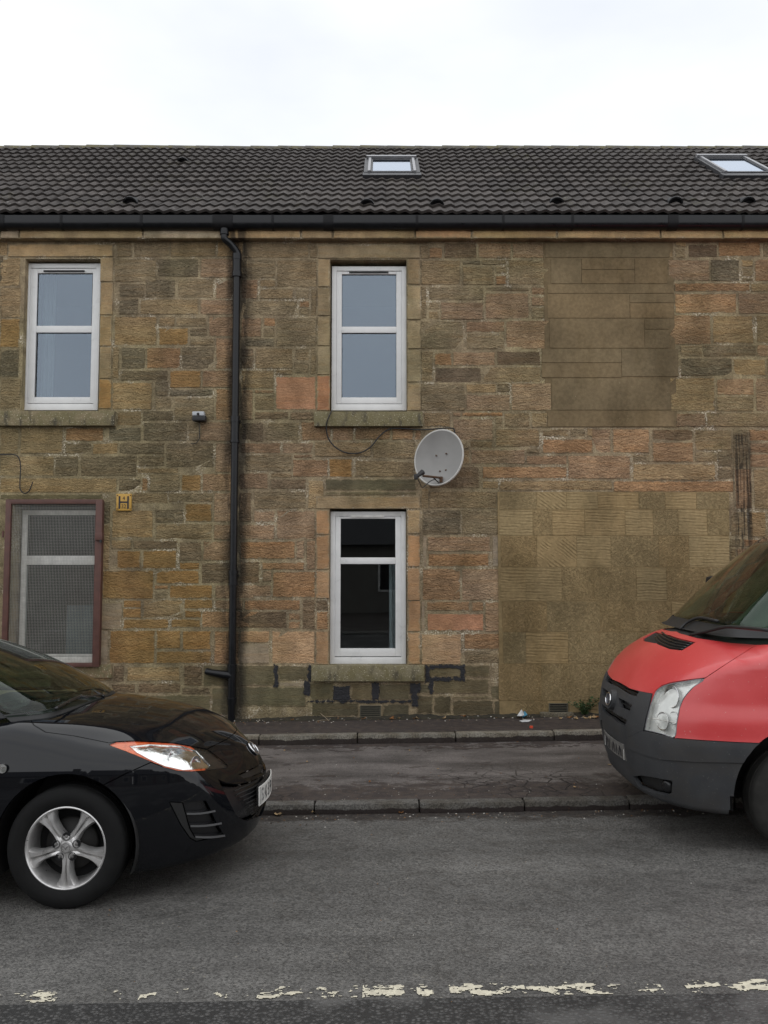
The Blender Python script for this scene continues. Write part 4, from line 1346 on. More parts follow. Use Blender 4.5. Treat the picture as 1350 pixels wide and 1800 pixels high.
PY = WY - 0.075
px_ = PIPE_X
top = [Vector((xo + .01, GY, gz + .02)), Vector((xo + .01, GY, on_y(394, 410, GY).z)), Vector((xo + .015, GY - .0, on_y(394, 420, GY).z)),
       Vector(((xo + px_) / 2 + .01, (GY + PY) / 2, on_y(404, 432, PY).z)), Vector((px_ + .004, PY, on_y(415, 446, PY).z)), Vector((px_, PY, on_y(416, 462, PY).z)), Vector((px_, PY, on_y(416, 480, PY).z))]
pipe = tpart('downpipe', MB().tube(crom(top, 6) + [Vector((px_, PY, strip_z(px_, WY) + 0.002))], 0.039, 16), M['gutter'], smooth=True, angle=50)
for y0, y1, r_ in ((403, 413, .05), (447, 457, .052), (457, 478, .048), (478, 487, .054), (732, 742, .049), (742, 778, .045), (774, 778, .052), (1003, 1009, .053), (1009, 1028, .046), (1025, 1029, .052),
                  (1168, 1171, .053), (1171, 1180, .047), (1180, 1228, .043), (1226, 1229, .053), (1229, 1238, .047)):
    xx = px_ if y0 > 420 else xo + .01
    yy = PY if y0 > 420 else GY
    za, zb = on_y(414, y1, yy).z, on_y(414, y0, yy).z
    MB().lathe([(0.02, za), (r_, za), (r_, zb), (0.02, zb)], (xx, yy, 0), (0, 0, 1), 18).build('collar', M['gutter'], pipe, True, 40)
bz_ = on_y(400, 1186, PY).z
MB().tube([Vector((px_, PY, bz_ - .012)), Vector((px_ - .09, PY + .005, bz_ + .0)), Vector((px_ - .22, PY + .02, bz_ + .02)), Vector((px_ - .28, PY + .05, bz_ + .03))], [.045, .045, .036, .036], 14).build('branch_pipe', M['gutter'], pipe, True, 50)
for z_ in (on_y(414, 740, PY).z, on_y(414, 1012, PY).z):
    MB().box(px_ - .05, px_ + .05, PY + .02, WY - .005, z_ - .012, z_ + .012).build('holderbat', M['gutter_joint'], pipe)

# ---- roof
RP = math.radians(36.5)
EYR = WY - 0.155
EZR = on_y(650, 377, EYR).z
RS = Vector((0, math.cos(RP), math.sin(RP)))
RN = Vector((0, -math.sin(RP), math.cos(RP)))
_d = ray(650, 262)
_t = (EZR - CAM.z - math.tan(RP) * EYR) / (_d.z - math.tan(RP) * _d.y)
RIDGE = CAM + _d * _t
RLEN = (RIDGE.y - EYR) / math.cos(RP)
NC = 15
GAUGE = RLEN / NC
TW = 0.258


def roof_pt(x, l, h=0.0):
    return Vector((x, EYR, EZR)) + RS * l + RN * h


mb = MB()
mb.quad(roof_pt(TX0, -.01, -.03), roof_pt(TX1, -.01, -.03), roof_pt(TX1, RLEN, -.03), roof_pt(TX0, RLEN, -.03))
bk = Vector((0, 2 * (RIDGE.y - EYR), 0))
mb.quad(roof_pt(TX0, RLEN, -.03), roof_pt(TX1, RLEN, -.03), roof_pt(TX1, -.01, -.03) + bk, roof_pt(TX0, -.01, -.03) + bk)
for xx in (TX0 + .05, TX1 - .05):
    a, b_, c = roof_pt(xx, 0, -.05), roof_pt(xx, RLEN, -.05), roof_pt(xx, 0, -.05) + bk
    mb.bm.faces.new([mb.bm.verts.new(p) for p in (a, b_, c)])
roof = tpart('roof', mb, M['tile'])


def tile_mesh():
    """interlocking tile with two rolls: rises slowly, drops steeply"""
    bm = bmesh.new()
    n = 12
    L = GAUGE + 0.05
    rows = []
    for (l, lift) in ((0.0, 0.037), (L, 0.006)):
        rows.append([(TW * i / n, l, lift + prof(i / n)) for i in range(n + 1)])
    low = [(TW * i / n, 0.004, 0.037 + prof(i / n) - 0.031) for i in range(n + 1)]
    V = [[bm.verts.new(p) for p in r] for r in rows]
    W_ = [bm.verts.new(p) for p in low]
    for i in range(n):
        bm.faces.new((V[0][i], V[0][i + 1], V[1][i + 1], V[1][i]))
        bm.faces.new((W_[i], W_[i + 1], V[0][i + 1], V[0][i]))
    me = bpy.data.meshes.new('roof_tile')
    bm.to_mesh(me)
    bm.free()
    me.polygons.foreach_set('use_smooth', [True] * len(me.polygons))
    me.set_sharp_from_angle(angle=math.radians(50))
    return me


def prof(t):
    t = (t * 2) % 1.0
    k = 0.66
    s_ = t / k * 0.5 if t < k else 0.5 + (t - k) / (1 - k) * 0.5
    return 0.021 * (0.5 - 0.5 * math.cos(2 * math.pi * s_))


me_tile = tile_mesh()
me_tile.materials.append(M['tile'])
ROT = Matrix((Vector((1, 0, 0)), RS, RN)).transposed().to_4x4()
SKY = []                                        # roof windows: x0, x1, l0, l1


def roof_at(px, py, h=0.0):
    d = ray(px, py)
    p0 = roof_pt(0, 0, h)
    t = (p0 - CAM).dot(RN) / d.dot(RN)
    p = CAM + d * t
    return p.x, (p - p0).dot(RS)


for (a, b0, c, d) in ((640, 283, 736, 313), (1227, 281, 1347, 306)):
    pass
x0, l1 = roof_at(647, 281, .06)
x1, _ = roof_at(729, 281, .06)
_, l0 = roof_at(690, 313, .03)
SKY.append((x0 - .02, x1 + .02, l0, l1))
x0, l1 = roof_at(1225, 279, .06)
x1, _ = roof_at(1310, 280, .06)
SKY.append((x0 - .02, x1 + .02, l0 - .02, l1))
tiles = []
for r_ in range(NC):
    for c_ in range(int((TX1 - TX0) / TW) + 1):
        x = TX0 + c_ * TW
        l = r_ * GAUGE
        xm, lm = x + TW / 2, l + GAUGE * .5
        if any(s_[0] + .10 < xm < s_[1] - .10 and s_[2] + .02 < lm < s_[3] - .04 for s_ in SKY):
            continue
        q = to_px(roof_pt(xm, lm))
        vis = -25 < q[0] < 1375
        tiles.append((0 if vis else 1, r_, c_, x, l))
tiles.sort()
stuff = bmesh.new()
for k_, (nv, r_, c_, x, l) in enumerate(tiles):
    m = Matrix.Translation(roof_pt(x, l + random.uniform(-.006, .006), random.uniform(-.002, .003) + .022 * mnoise.noise((x * .35, l * .5, 1)))) @ ROT @ Matrix.Rotation(random.uniform(-.008, .008), 4, 'Z')
    if k_ < 300:
        o = link('roof_tile', me_tile, None, roof)
        o.matrix_basis = m
    else:
        n0 = len(stuff.verts)
        stuff.from_mesh(me_tile)
        stuff.verts.ensure_lookup_table()
        for v in stuff.verts[n0:]:
            v.co = m @ v.co
me = bpy.data.meshes.new('upper_tiles')
stuff.to_mesh(me)
stuff.free()
me.polygons.foreach_set('use_smooth', [True] * len(me.polygons))
tag(link('upper_tiles', me, M['tile'], roof), kind='stuff')

rp = 0.41
nr = int((TX1 - TX0) / rp)
x_r0 = (on_y(587, 259, RIDGE.y).x - TX0) % rp
for i in range(nr):
    x = TX0 + x_r0 + i * rp
    mb = MB()
    pr = []
    for k_ in range(9):
        a = math.pi * k_ / 8
        pr.append((RIDGE.y - math.cos(a) * .125, RIDGE.z - .055 + math.sin(a) * .085))
    inn = [(RIDGE.y - math.cos(math.pi * k_ / 8) * .105, RIDGE.z - .06 + math.sin(math.pi * k_ / 8) * .068) for k_ in range(9)]
    dz = random.uniform(-.003, .003) + .02 * mnoise.noise((x * .35, 3, 1))
    mb.prism(pr + inn[::-1], lambda y, z: Vector((x - .012, RIDGE.y + (y - RIDGE.y) * 1.06, z + dz + .006)), lambda y, z: Vector((x + rp + .008, y, z + dz)))
    mb.build('ridge_tile', M['ridge'], roof, True, 45)

for (vx, vy) in ((228, 357), (321, 286), (645, 361), (768, 361), (979, 358), (1188, 357), (1316, 357)):
    x, l = roof_at(vx, vy, .03)
    mb = MB()
    rr = 0.085
    n = 10
    o_, i_ = [], []
    for k_ in range(n + 1):
        a = math.pi * k_ / n
        o_.append((x - rr * math.cos(a), 0.02 + rr * .95 * math.sin(a)))
        i_.append((x - rr * .78 * math.cos(a), 0.02 + rr * .72 * math.sin(a)))
    mb.prism(o_ + i_[::-1], lambda u, h: roof_pt(u, l, h), lambda u, h: roof_pt(u, l + .03, h))
    fr = [mb.bm.verts.new(roof_pt(u, l + .02, h)) for u, h in o_]
    bk_ = [mb.bm.verts.new(roof_pt(x + (u - x) * .5, l + .26, .02 + (h - .02) * .15)) for u, h in o_]
    for k_ in range(n):
        mb.bm.faces.new((fr[k_], fr[k_ + 1], bk_[k_ + 1], bk_[k_]))
    mb.bm.faces.new([mb.bm.verts.new(roof_pt(u, l + .022, h)) for u, h in i_])
    mb.build('vent_tile', M['gutter_joint'], roof, True, 45)


def roof_window(q, name):
    x0, x1, l0, l1 = q
    w_ = empty('roof_window', (0, 0, 0), parent=terrace)
    w_.location = -T0

    def rb(mb, a, b_, c, d, h0, h1):
        pts = [roof_pt(x, l, h + (.035 if h > 0 else 0)) for h in (h0, h1) for (x, l) in ((a, c), (b_, c), (b_, d), (a, d))]
        v = [mb.bm.verts.new(p) for p in pts]
        for f in ((0, 1, 2, 3), (4, 5, 6, 7), (0, 1, 5, 4), (1, 2, 6, 5), (2, 3, 7, 6), (3, 0, 4, 7)):
            mb.bm.faces.new([v[k] for k in f])
        return mb

    rb(MB(), x0 - .03, x1 + .03, l0 - .06, l0 + .10, .0, .045).build('apron_flashing', M['flash'], w_)
    rb(MB(), x0 - .02, x0 + .03, l0 + .10, l1, .0, .05).build('side_flashing', M['flash'], w_)
    rb(MB(), x1 - .03, x1 + .02, l0 + .10, l1, .0, .05).build('side_flashing', M['flash'], w_)
    f = MB()
    rb(f, x0 + .032, x0 + .066, l0 + .102, l1 - .002, .01, .07)
    rb(f, x1 - .066, x1 - .032, l0 + .102, l1 - .002, .01, .07)
    rb(f, x0 + .0, x1 - .0, l1 - .05, l1 + .02, .012, .085)
    f.build('casing', M['alu'], w_)
    f = MB()
    rb(f, x0 + .068, x1 - .068, l0 + .102, l0 + .15, .012, .055)
    rb(f, x0 + .068, x0 + .092, l0 + .152, l1 - .052, .012, .055)
    rb(f, x1 - .092, x1 - .068, l0 + .152, l1 - .052, .012, .055)
    f.build('sash', M['flash'], w_)
    rb(MB(), x0 + .094, x1 - .094, l0 + .152, l1 - .14, .035, .045).build('pane', M['glass_sky'], w_)
    rb(MB(), x0 + .094, x1 - .094, l1 - .138, l1 - .053, .02, .052).build('ventilation_flap', M['flash'], w_)
    rb(MB(), x0 + .094, x1 - .094, l0 + .152, l1 - .14, -.025, -.02).build('blind', M['curtain_dark'], w_)


for q in SKY:
    roof_window(q, 'w')

# ================================================================== things fixed to the wall
# satellite dish
dc = on_y(771, 804, WY - 0.28)
dish = empty('satellite_dish', (dc.x, WY, dc.z), 'round grey satellite dish with rusty arm beside the centre windows', 'satellite dish')
nrm = Vector((-0.30, -0.94, 0.10)).normalized()
ax = nrm.cross(Vector((0, 0, 1))).normalized() * -1
ay = nrm.cross(ax).normalized()
if ay.z < 0:
    ay = -ay
dcl = Vector((0, -0.28, 0))
bm = bmesh.new()
NRG, NSG = 10, 56
DA, DB, DD = 0.252, 0.295, 0.055
tilt = 0.28


def dpt(r, a, h):
    x, y = r * DA * math.cos(a), r * DB * math.sin(a)
    x, y = x * math.cos(tilt) + y * math.sin(tilt), -x * math.sin(tilt) + y * math.cos(tilt)
    return dcl + ax * x + ay * y + nrm * h


rings = []
for i in range(NRG + 1):
    r = i / NRG
    rings.append([bm.verts.new(dpt(max(r, 1e-3), 2 * math.pi * k / NSG, -DD * (1 - r * r))) for k in range(NSG)])
for i in range(NRG):
    for k in range(NSG):
        bm.faces.new((rings[i][k], rings[i + 1][k], rings[i + 1][(k + 1) % NSG], rings[i][(k + 1) % NSG]))
me = bpy.data.meshes.new('reflector')
bm.to_mesh(me)
bm.free()
me.polygons.foreach_set('use_smooth', [True] * len(me.polygons))
link('reflector', me, M['dish'], dish)
bm = bmesh.new()
pf = [(1.0, .0), (1.035, .006), (1.06, -.004), (1.06, -.022), (1.03, -.03)]
rr_ = [[bm.verts.new(dpt(r, 2 * math.pi * k / NSG, h)) for k in range(NSG)] for r, h in pf]
for i in range(len(pf) - 1):
    for k in range(NSG):
        bm.faces.new((rr_[i][k], rr_[i + 1][k], rr_[i + 1][(k + 1) % NSG], rr_[i][(k + 1) % NSG]))
me = bpy.data.meshes.new('rim')
bm.to_mesh(me)
bm.free()
me.polygons.foreach_set('use_smooth', [True] * len(me.polygons))
link('rim', me, M['dish_rim'], dish)
for bx, by in ((767, 801), (784.5, 797.5), (773.5, 828.5), (784, 826.5)):
    d = ray(bx, by)
    p0 = Vector((dc.x, WY, dc.z)) + dcl - nrm * DD * .8
    p = CAM + d * ((p0 - CAM).dot(nrm) / d.dot(nrm)) - Vector((dc.x, WY, dc.z))
    MB().lathe([(.001, .012), (.008, .010), (.010, .0)], p + nrm * .004, nrm, 10).build('bolt', M['rust'], dish, True)
# wall mount and bracket behind
MB().box(-.06, .06, -.02, -.004, -.12, .12, .004).tube([(0, -.01, 0), (0, -.14, 0), (0.0, -.17, .03)], .02, 10).build('wall_bracket', M['rust'], dish, True, 40)
_arm0 = on_y(776, 840, WY - 0.30) - Vector((dc.x, WY, dc.z))
_arm1 = on_y(744, 836.5, WY - 0.62) - Vector((dc.x, WY, dc.z))
MB().tube([_arm0 + Vector((0, .02, -.02)), _arm0, _arm1], .012, 8).build('arm', M['rust'], dish, True, 50)
MB().tube([_arm0 + Vector((-.03, .0, -.05)), _arm0 * .5 + _arm1 * .5], .006, 6).build('brace', M['blackplastic'], dish, True)
MB().box(_arm0.x - .022, _arm0.x + .012, _arm0.y - .03, _arm0.y + .03, _arm0.z - .05, _arm0.z + .012, .004).build('arm_clamp', M['rust'], dish, True, 40)
_l0 = on_y(733, 837, WY - 0.64) - Vector((dc.x, WY, dc.z))
_l1 = on_y(742, 830.5, WY - 0.60) - Vector((dc.x, WY, dc.z))
MB().tube([_l0, _l0 * .55 + _l1 * .45, _l1, _l1 + (_l1 - _l0) * .12], [.021, .021, .027, .029], 14).build('receiver', M['blackplastic'], dish, True, 40)
MB().box(_l0.x - .03, _l0.x + .008, _l0.y - .03, _l0.y + .03, _l0.z - .035, _l0.z + .02, .006).build('receiver_body', M['blackplastic'], dish, True, 40)
_c = [_l0 + Vector((.01, 0, -.03)), on_y(738, 849, WY - .6) - dish.location, on_y(743, 857, WY - .5) - dish.location, on_y(756, 846, WY - .4) - dish.location, on_y(766, 842, WY - .32) - dish.location]
MB().tube(crom(_c, 5), .0045, 6).build('lead', M['cable'], dish, True)


def run_cable(name, pts, r, label, mat='cable'):
    P = [on_y(x, y, Y) for x, y, Y in pts]
    base = P[0].copy()
    mb = MB().tube([p - base for p in crom(P, 6)], r, 8)
    o = mb.build(name, M[mat], None, True)
    o.location = base
    return tag(o, label, 'cable')


w3 = WY - .045
run_cable('aerial_cable', [(583, 722, WY - .09), (576, 738, WY - .10), (573.5, 752, WY - .07), (578, 772, w3), (592, 788, w3), (612, 796.5, w3), (634, 795.5, w3), (652, 785, w3), (667, 767, w3), (683, 755, w3), (700, 753, w3),
                         (740, 755.5, w3), (770, 753.5, w3), (793, 752.5, w3), (799, 759, w3), (798, 790, WY - .05)], .0075, 'black cable looping under the centre sill to the satellite dish')
run_cable('phone_cable', [(-60, 797, w3), (0, 799, w3), (24, 799, w3), (33, 805, w3), (36, 820, w3), (35, 850, w3), (36, 861, w3), (43, 867, w3), (51, 863, w3), (56, 852, w3), (57, 847, w3)], .0065, 'black cable hooked down the stones above the meshed window')

# hydrant plate
hq = rectp(204.5, 868, 231, 897.5, WY - .03)
hs = empty('hydrant_sign', ((hq[0] + hq[1]) / 2, WY - .03, (hq[2] + hq[3]) / 2), 'small yellow plate with a black H and numbers 4 and 32 on the stones', 'sign')
w_, h_ = hq[1] - hq[0], hq[3] - hq[2]
MB().box(-w_ / 2, w_ / 2, -.004, .018, -h_ / 2, h_ / 2, .003).build('plate', M['sign'], hs, True, 40)
MB().box(-.34 * w_, -.23 * w_, -.006, -.0045, -.40 * h_, .36 * h_).box(.23 * w_, .34 * w_, -.0062, -.0047, -.40 * h_, .36 * h_).box(-.229 * w_, .229 * w_, -.0061, -.0046, -.05 * h_, .045 * h_).build('letter_h', M['signblack'], hs)
text_part('number', '4', .30 * h_, (0, -.0052, .23 * h_), (math.pi / 2, 0, 0), M['signblack'], hs)
text_part('number', '32', .34 * h_, (0, -.0052, -.26 * h_), (math.pi / 2, 0, 0), M['signblack'], hs, sx=.9)
for sx_ in (-1, 1):
    for sz_ in (-1, 1):
        MB().lathe([(.0005, .004), (.006, .003), (.007, 0)], (sx_ * .43 * w_, -.004, sz_ * .40 * h_), (0, -1, 0), 10).build('rivet', M['rust'], hs, True)

# little lamp under the left of the pipe
lq = rectp(339, 724, 361, 740, WY - .07)
lm = empty('wall_lamp', ((lq[0] + lq[1]) / 2, WY - .02, (lq[2] + lq[3]) / 2), 'small pale grey lamp box with a wire beside the downpipe', 'lamp')
w_, h_ = lq[1] - lq[0], lq[3] - lq[2]
MB().box(-w_ / 2, w_ / 2 - .01, -.085, .01, .005, h_ / 2, .006).build('housing', M['lampgrey'], lm, True, 40)
MB().box(-w_ / 2 - .002, w_ / 2 + .006, -.08, .008, -h_ / 2, .004, .008).build('lamp_head', M['blackplastic'], lm, True, 40)
MB().lathe([(.001, .012), (.014, .01), (.016, 0)], (-.004, -.083, .022), (0, -1, 0), 12).build('sensor', M['blackplastic'], lm, True)
MB().tube([p - lm.location for p in crom([on_y(350, 740, WY - .03), on_y(350.5, 765, WY - .03), on_y(349.5, 772, WY - .028), on_y(345, 778.5, WY - .026), on_y(336, 780, WY - .02)], 5)], .0045, 6).build('wire', M['cable'], lm, True)

# security grille over the ground floor window
GRY = WY - 0.075
go = rectp(7, 878, 178, 1172, GRY)
gi = rectp(16.5, 886, 166, 1165, GRY)
gl_ = empty('window_grille', ((go[0] + go[1]) / 2, GRY, go[2]), 'red oxide steel frame with square wire mesh over the ground floor window', 'grille')
gl0 = Vector(gl_.location)


def gbar(name, x0, x1, z0, z1, mat='redoxide', y0=-.02, y1=.02, bev=.004):
    return MB().box(x0 - gl0.x, x1 - gl0.x, y0, y1, z0 - gl0.z, z1 - gl0.z, bev).build(name, M[mat], gl_, True, 40)


gbar('frame_bar', go[0], gi[0], go[2], go[3])
gbar('frame_bar', gi[1], go[1], go[2], go[3])
gbar('frame_bar', gi[0] - .001, gi[1] + .001, gi[3], go[3], y0=-.019, y1=.019)
gbar('frame_bar', gi[0] - .001, gi[1] + .001, go[2], gi[2], y0=-.019, y1=.019)
# return flanges to the wall
gbar('flange', go[0] + .004, go[0] + .012, go[2] + .01, go[3] - .01, y0=.018, y1=.06)
gbar('flange', go[1] - .012, go[1] - .004, go[2] + .01, go[3] - .01, y0=.018, y1=.06)
mb = MB()
sp = (gi[1] - gi[0]) / 56
for i in range(1, 56):
    x = gi[0] + sp * i - gl0.x
    mb.box(x - .0009, x + .0009, .004, .0058, gi[2] - gl0.z, gi[3] - gl0.z)
nzw = int((gi[3] - gi[2]) / sp)
for j in range(1, nzw + 1):
    z = gi[2] + sp * j - gl0.z
    mb.box(gi[0] - gl0.x, gi[1] - gl0.x, .0060, .0078, z - .0009, z + .0009)
mb.build('wire_mesh', M['wire'], gl_)
hx = on_y(178, 942, GRY)
MB().box(hx.x - gl0.x - .055, hx.x - gl0.x + .025, -.045, .02, hx.z - gl0.z - .05, hx.z - gl0.z + .03, .004).build('hasp', M['redoxide'], gl_, True, 40)
MB().tube([(hx.x - gl0.x + .012, -.05, hx.z - gl0.z - .045), (hx.x - gl0.x + .012, -.05, hx.z - gl0.z - .075)], .014, 10).build('padlock', M['blackplastic'], gl_, True, 40)
hx = on_y(8, 940, GRY)
MB().tube([(hx.x - gl0.x - .012, -.01, hx.z - gl0.z - .03), (hx.x - gl0.x - .012, -.01, hx.z - gl0.z + .04)], .012, 10).build('hinge', M['redoxide'], gl_, True, 40)

# ================================================================== small things on the ground
def on_strip(px, py):
    return on_plane(px, py, SLX, 0.012, 0.150 - 0.012 * UP_Y + .002)


def on_pave(px, py):
    return on_plane(px, py, SLX, 0.02, KERB_TOP - 0.02 * KERB_Y + .002)


def leaf_mesh(l, w, curl, seed):
    r = random.Random(seed)
    bm = bmesh.new()
    n = 7
    a, b_, c = [], [], []
    for i in range(n):
        t = i / (n - 1)
        ww = w * math.sin(math.pi * min(1, t * .92 + .06)) * (1 + .3 * math.sin(t * 19 + seed))
        z = curl * (t - .5) ** 2 * 4
        a.append(bm.verts.new((l * (t - .5), ww, z + curl * .6 + r.uniform(-.2, .2) * curl)))
        b_.append(bm.verts.new((l * (t - .5), 0, z * .6)))
        c.append(bm.verts.new((l * (t - .5), -ww, z + curl * .5 + r.uniform(-.2, .2) * curl)))
    for i in range(n - 1):
        bm.faces.new((a[i], a[i + 1], b_[i + 1], b_[i]))
        bm.faces.new((b_[i], b_[i + 1], c[i + 1], c[i]))
    bm.normal_update()
    r = bmesh.ops.solidify(bm, geom=bm.faces[:], thickness=0.0012)
    me = bpy.data.meshes.new('dead_leaf')
    bm.to_mesh(me)
    bm.free()
    return me


leaf_me = [leaf_mesh(random.uniform(.05, .085), random.uniform(.014, .024), random.uniform(.008, .02), k) for k in range(6)]
for k, me in enumerate(leaf_me):
    me.materials.append(M['leaf' if k % 2 else 'leaf2'])


def put_leaf(p, k, sc, label, group):
    o = link('dead_leaf', leaf_me[k % 6], None)
    o.location = p + Vector((0, 0, .006 * sc))
    o.rotation_euler = (random.uniform(-.3, .3), random.uniform(-.3, .3), random.uniform(0, 6.28))
    o.scale = (sc, sc, sc)
    tag(o, label, 'leaf', group)


for (lx, ly) in ((735, 1423), (735, 1419), (630, 1429), (706, 1430), (900, 1425), (998, 1424), (1022, 1422), (1032, 1421), (550, 1431), (836, 1426), (490, 1434), (783, 1427), (795, 1427), (1075, 1420), (945, 1424)):
    p = on_road(lx + random.uniform(-2, 2), ly)
    put_leaf(p, random.randint(0, 5), random.uniform(.7, 1.15), 'dead leaf lying in the gutter against the lower kerb', 'dead leaves in the gutter')
for (lx, ly) in ((690, 1262), (700, 1261), (712, 1261), (727, 1262), (735, 1262), (815, 1261), (665, 1260), (640, 1262), (1035, 1262), (1043, 1261), (1050, 1261), (1012, 1263), (1000, 1262), (985, 1263), (780, 1262), (512, 1266), (1028, 1262)):
    p = on_strip(lx + random.uniform(-2, 2), ly + random.uniform(0, 3))
    put_leaf(p, random.randint(0, 5), random.uniform(.7, 1.2), 'dead leaf lying at the foot of the stone wall', 'dead leaves along the wall foot')
for (lx, ly) in ((540, 1340), (720, 1320), (622, 1333), (910, 1305), (880, 1360), (700, 1360), (770, 1352), (1072, 1345), (500, 1320), (1010, 1385), (650, 1375)):
    p = on_pave(lx, ly)
    put_leaf(p, random.randint(0, 5), random.uniform(.3, .55), 'scrap of dead leaf on the cracked pavement between the kerbs', 'leaf scraps on the pavement')

# crumbs of leaf, grit and chips of mortar swept into the corners
def grit():
    gm = NB('grit_and_leaf_crumbs')
    r = gm.n('NewGeometry').outputs['Random Per Island']
    rp_ = gm.n('ValToRGB', {0: r})
    cr = rp_.color_ramp
    cr.interpolation = 'CONSTANT'
    cr.elements[0].color = (.05, .035, .025, 1)
    cr.elements[1].position = .85
    cr.elements[1].color = (.42, .40, .36, 1)
    for pos_, col_ in ((.3, (.09, .055, .03, 1)), (.5, (.16, .14, .12, 1)), (.66, (.20, .10, .035, 1)), (.76, (.28, .25, .2, 1))):
        e = cr.elements.new(pos_)
        e.color = col_
    mat = gm.pr(base=rp_.outputs[0], rough=.85)
    bm = bmesh.new()
    r_ = random.Random(3)

    def bit(x, y, z, s_):
        n = r_.randint(4, 6)
        a0 = r_.uniform(0, 6.28)
        el = r_.uniform(.4, 1)
        top = bm.verts.new((x, y, z + s_ * r_.uniform(.25, .8)))
        ring = [bm.verts.new((x + math.cos(a0 + 6.28 * k / n) * s_ * r_.uniform(.6, 1.2), y + math.sin(a0 + 6.28 * k / n) * s_ * el * r_.uniform(.6, 1.2), z - .001)) for k in range(n)]
        for k in range(n):
            bm.faces.new((top, ring[k], ring[(k + 1) % n]))

    for _ in range(620):
        x, y = r_.uniform(-4.5, 4.5), KERB_Y - abs(r_.gauss(0, .12)) - .006
        bit(x, y, road_z(x, y), r_.uniform(.004, .011))
    for _ in range(420):
        x, y = r_.uniform(-4.5, 4.5), KERB_Y + .13 + abs(r_.gauss(0, .28))
        bit(x, y, pave_z(x, y), r_.uniform(.003, .009))
    for _ in range(240):
        x, y = r_.uniform(-4.5, 4.5), r_.uniform(KERB_Y + .2, UP_Y - .05)
        bit(x, y, pave_z(x, y), r_.uniform(.004, .009))
    for _ in range(700):
        x, y = r_.uniform(-4.8, 4.8), WY - .06 - abs(r_.gauss(0, .10))
        bit(x, y, strip_z(x, y) + max(0, .03 - (WY - y) * .2), r_.uniform(.004, .014))
    for _ in range(260):
        x, y = r_.uniform(-4, 4), r_.uniform(3.5, KERB_Y)
        bit(x, y, road_z(x, y), r_.uniform(.003, .0075))
    me = bpy.data.meshes.new('grit')
    bm.to_mesh(me)
    bm.free()
    tag(link('grit', me, mat), 'scattered grit, mortar chips and leaf crumbs along kerbs and wall', 'grit', kind='stuff')


grit()

# silt and moss banked along the foot of the wall
bm = bmesh.new()
prev = None
for i in range(640):
    x = -5.2 + i * .017
    h = 0.018 + 0.030 * max(0, mnoise.noise((x * 1.7, 0, 0)) + .25) + .016 * mnoise.noise((x * 9, 2, 0)) + .006 * mnoise.noise((x * 31, 2, 0))
    d = 0.05 + 0.06 * max(0, mnoise.noise((x * 1.3, 7, 0)) + .4) + .02 * mnoise.noise((x * 11, 5, 0))
    z = strip_z(x, WY)
    cur = [bm.verts.new((x, WY - .012, z + h)), bm.verts.new((x, WY - .04 - d * .4, z + h * .6)), bm.verts.new((x, WY - .04 - d, z + .001))]
    if prev:
        bm.faces.new((prev[0], prev[1], cur[1], cur[0]))
        bm.faces.new((prev[1], prev[2], cur[2], cur[1]))
    prev = cur
me = bpy.data.meshes.new('silt_and_moss')
bm.to_mesh(me)
bm.free()
me.polygons.foreach_set('use_smooth', [True] * len(me.polygons))
tag(link('silt_and_moss', me, M['moss']), 'dark silt and moss banked along the wall foot', 'moss', kind='stuff')


def scrap(name, pts, z, mat, label, cat, crumple=.012):
    P = [on_strip(x, y) for x, y in pts]
    base = sum(P, Vector()) / len(P)
    bm = bmesh.new()
    ctr = bm.verts.new((0, 0, z + crumple))
    vs = []
    for i, p in enumerate(P):
        q = p - base
        vs.append(bm.verts.new((q.x, q.y, z * random.uniform(.1, 1.6))))
    for i in range(len(vs)):
        bm.faces.new((ctr, vs[i], vs[(i + 1) % len(vs)]))
    bm.normal_update()
    bmesh.ops.solidify(bm, geom=bm.faces[:], thickness=.0015)
    me = bpy.data.meshes.new(name)
    bm.to_mesh(me)
    bm.free()
    o = link(name, me, mat)
    o.location = base
    return tag(o, label, cat)


scrap('paper_scrap', [(909, 1264), (914, 1256), (921, 1257), (922, 1262), (917, 1265)], .03, M['paper'], 'crumpled white wrapper lying by the wall', 'litter', .05)
scrap('wrapper', [(918, 1263), (920, 1257), (926, 1258), (927, 1263)], .03, M['paper_blue'], 'blue wrapper scrap beside the white one', 'litter', .03)
scrap('paper_scrap', [(913, 1268.5), (922, 1265.5), (936, 1266), (929, 1269.5), (918, 1270.5)], .005, M['paper'], 'flat grey paper scrap on the strip above the kerb', 'litter', .004)
p = on_strip(934, 1279.5)
o = MB().lathe([(.001, .022), (.016, .02), (.018, .004), (.018, 0), (.001, 0)], (0, 0, 0), (0, 0, 1), 14).build('bottle_cap', M['orange'], None, True, 40)
o.location = p
tag(o, 'orange bottle cap on the upper kerb edge', 'litter')
p = on_road(957, 1424)
o = MB().lathe([(.001, .02), (.02, .018), (.022, .004), (.022, 0), (.001, 0)], (0, 0, 0), (0, 0, 1), 14).build('bottle_cap', plain('crimson_plastic', (.28, .02, .03), .4), None, True, 40)
o.location = p
tag(o, 'crimson bottle cap in the gutter by the lower kerb', 'litter')
P = [on_strip(560, 1264), on_strip(572, 1266)]
for k, (a, b0, lab) in enumerate((((557, 1268), (579, 1267), 'thin dry twig lying flat by the wall'), ((566, 1258), (578, 1268), 'thin dry twig leaning on the wall foot'))):
    pa, pb = on_strip(*a), on_strip(*b0)
    if k:
        pa.y, pa.z = WY - .06, pa.z + .06
    o = MB().tube([Vector((0, 0, 0)), (pb - pa) * .5 + Vector((0, 0, .006)), pb - pa], .003, 5).build('twig', M['stick'], None)
    o.location = pa + Vector((0, 0, .005))
    tag(o, lab, 'twig')
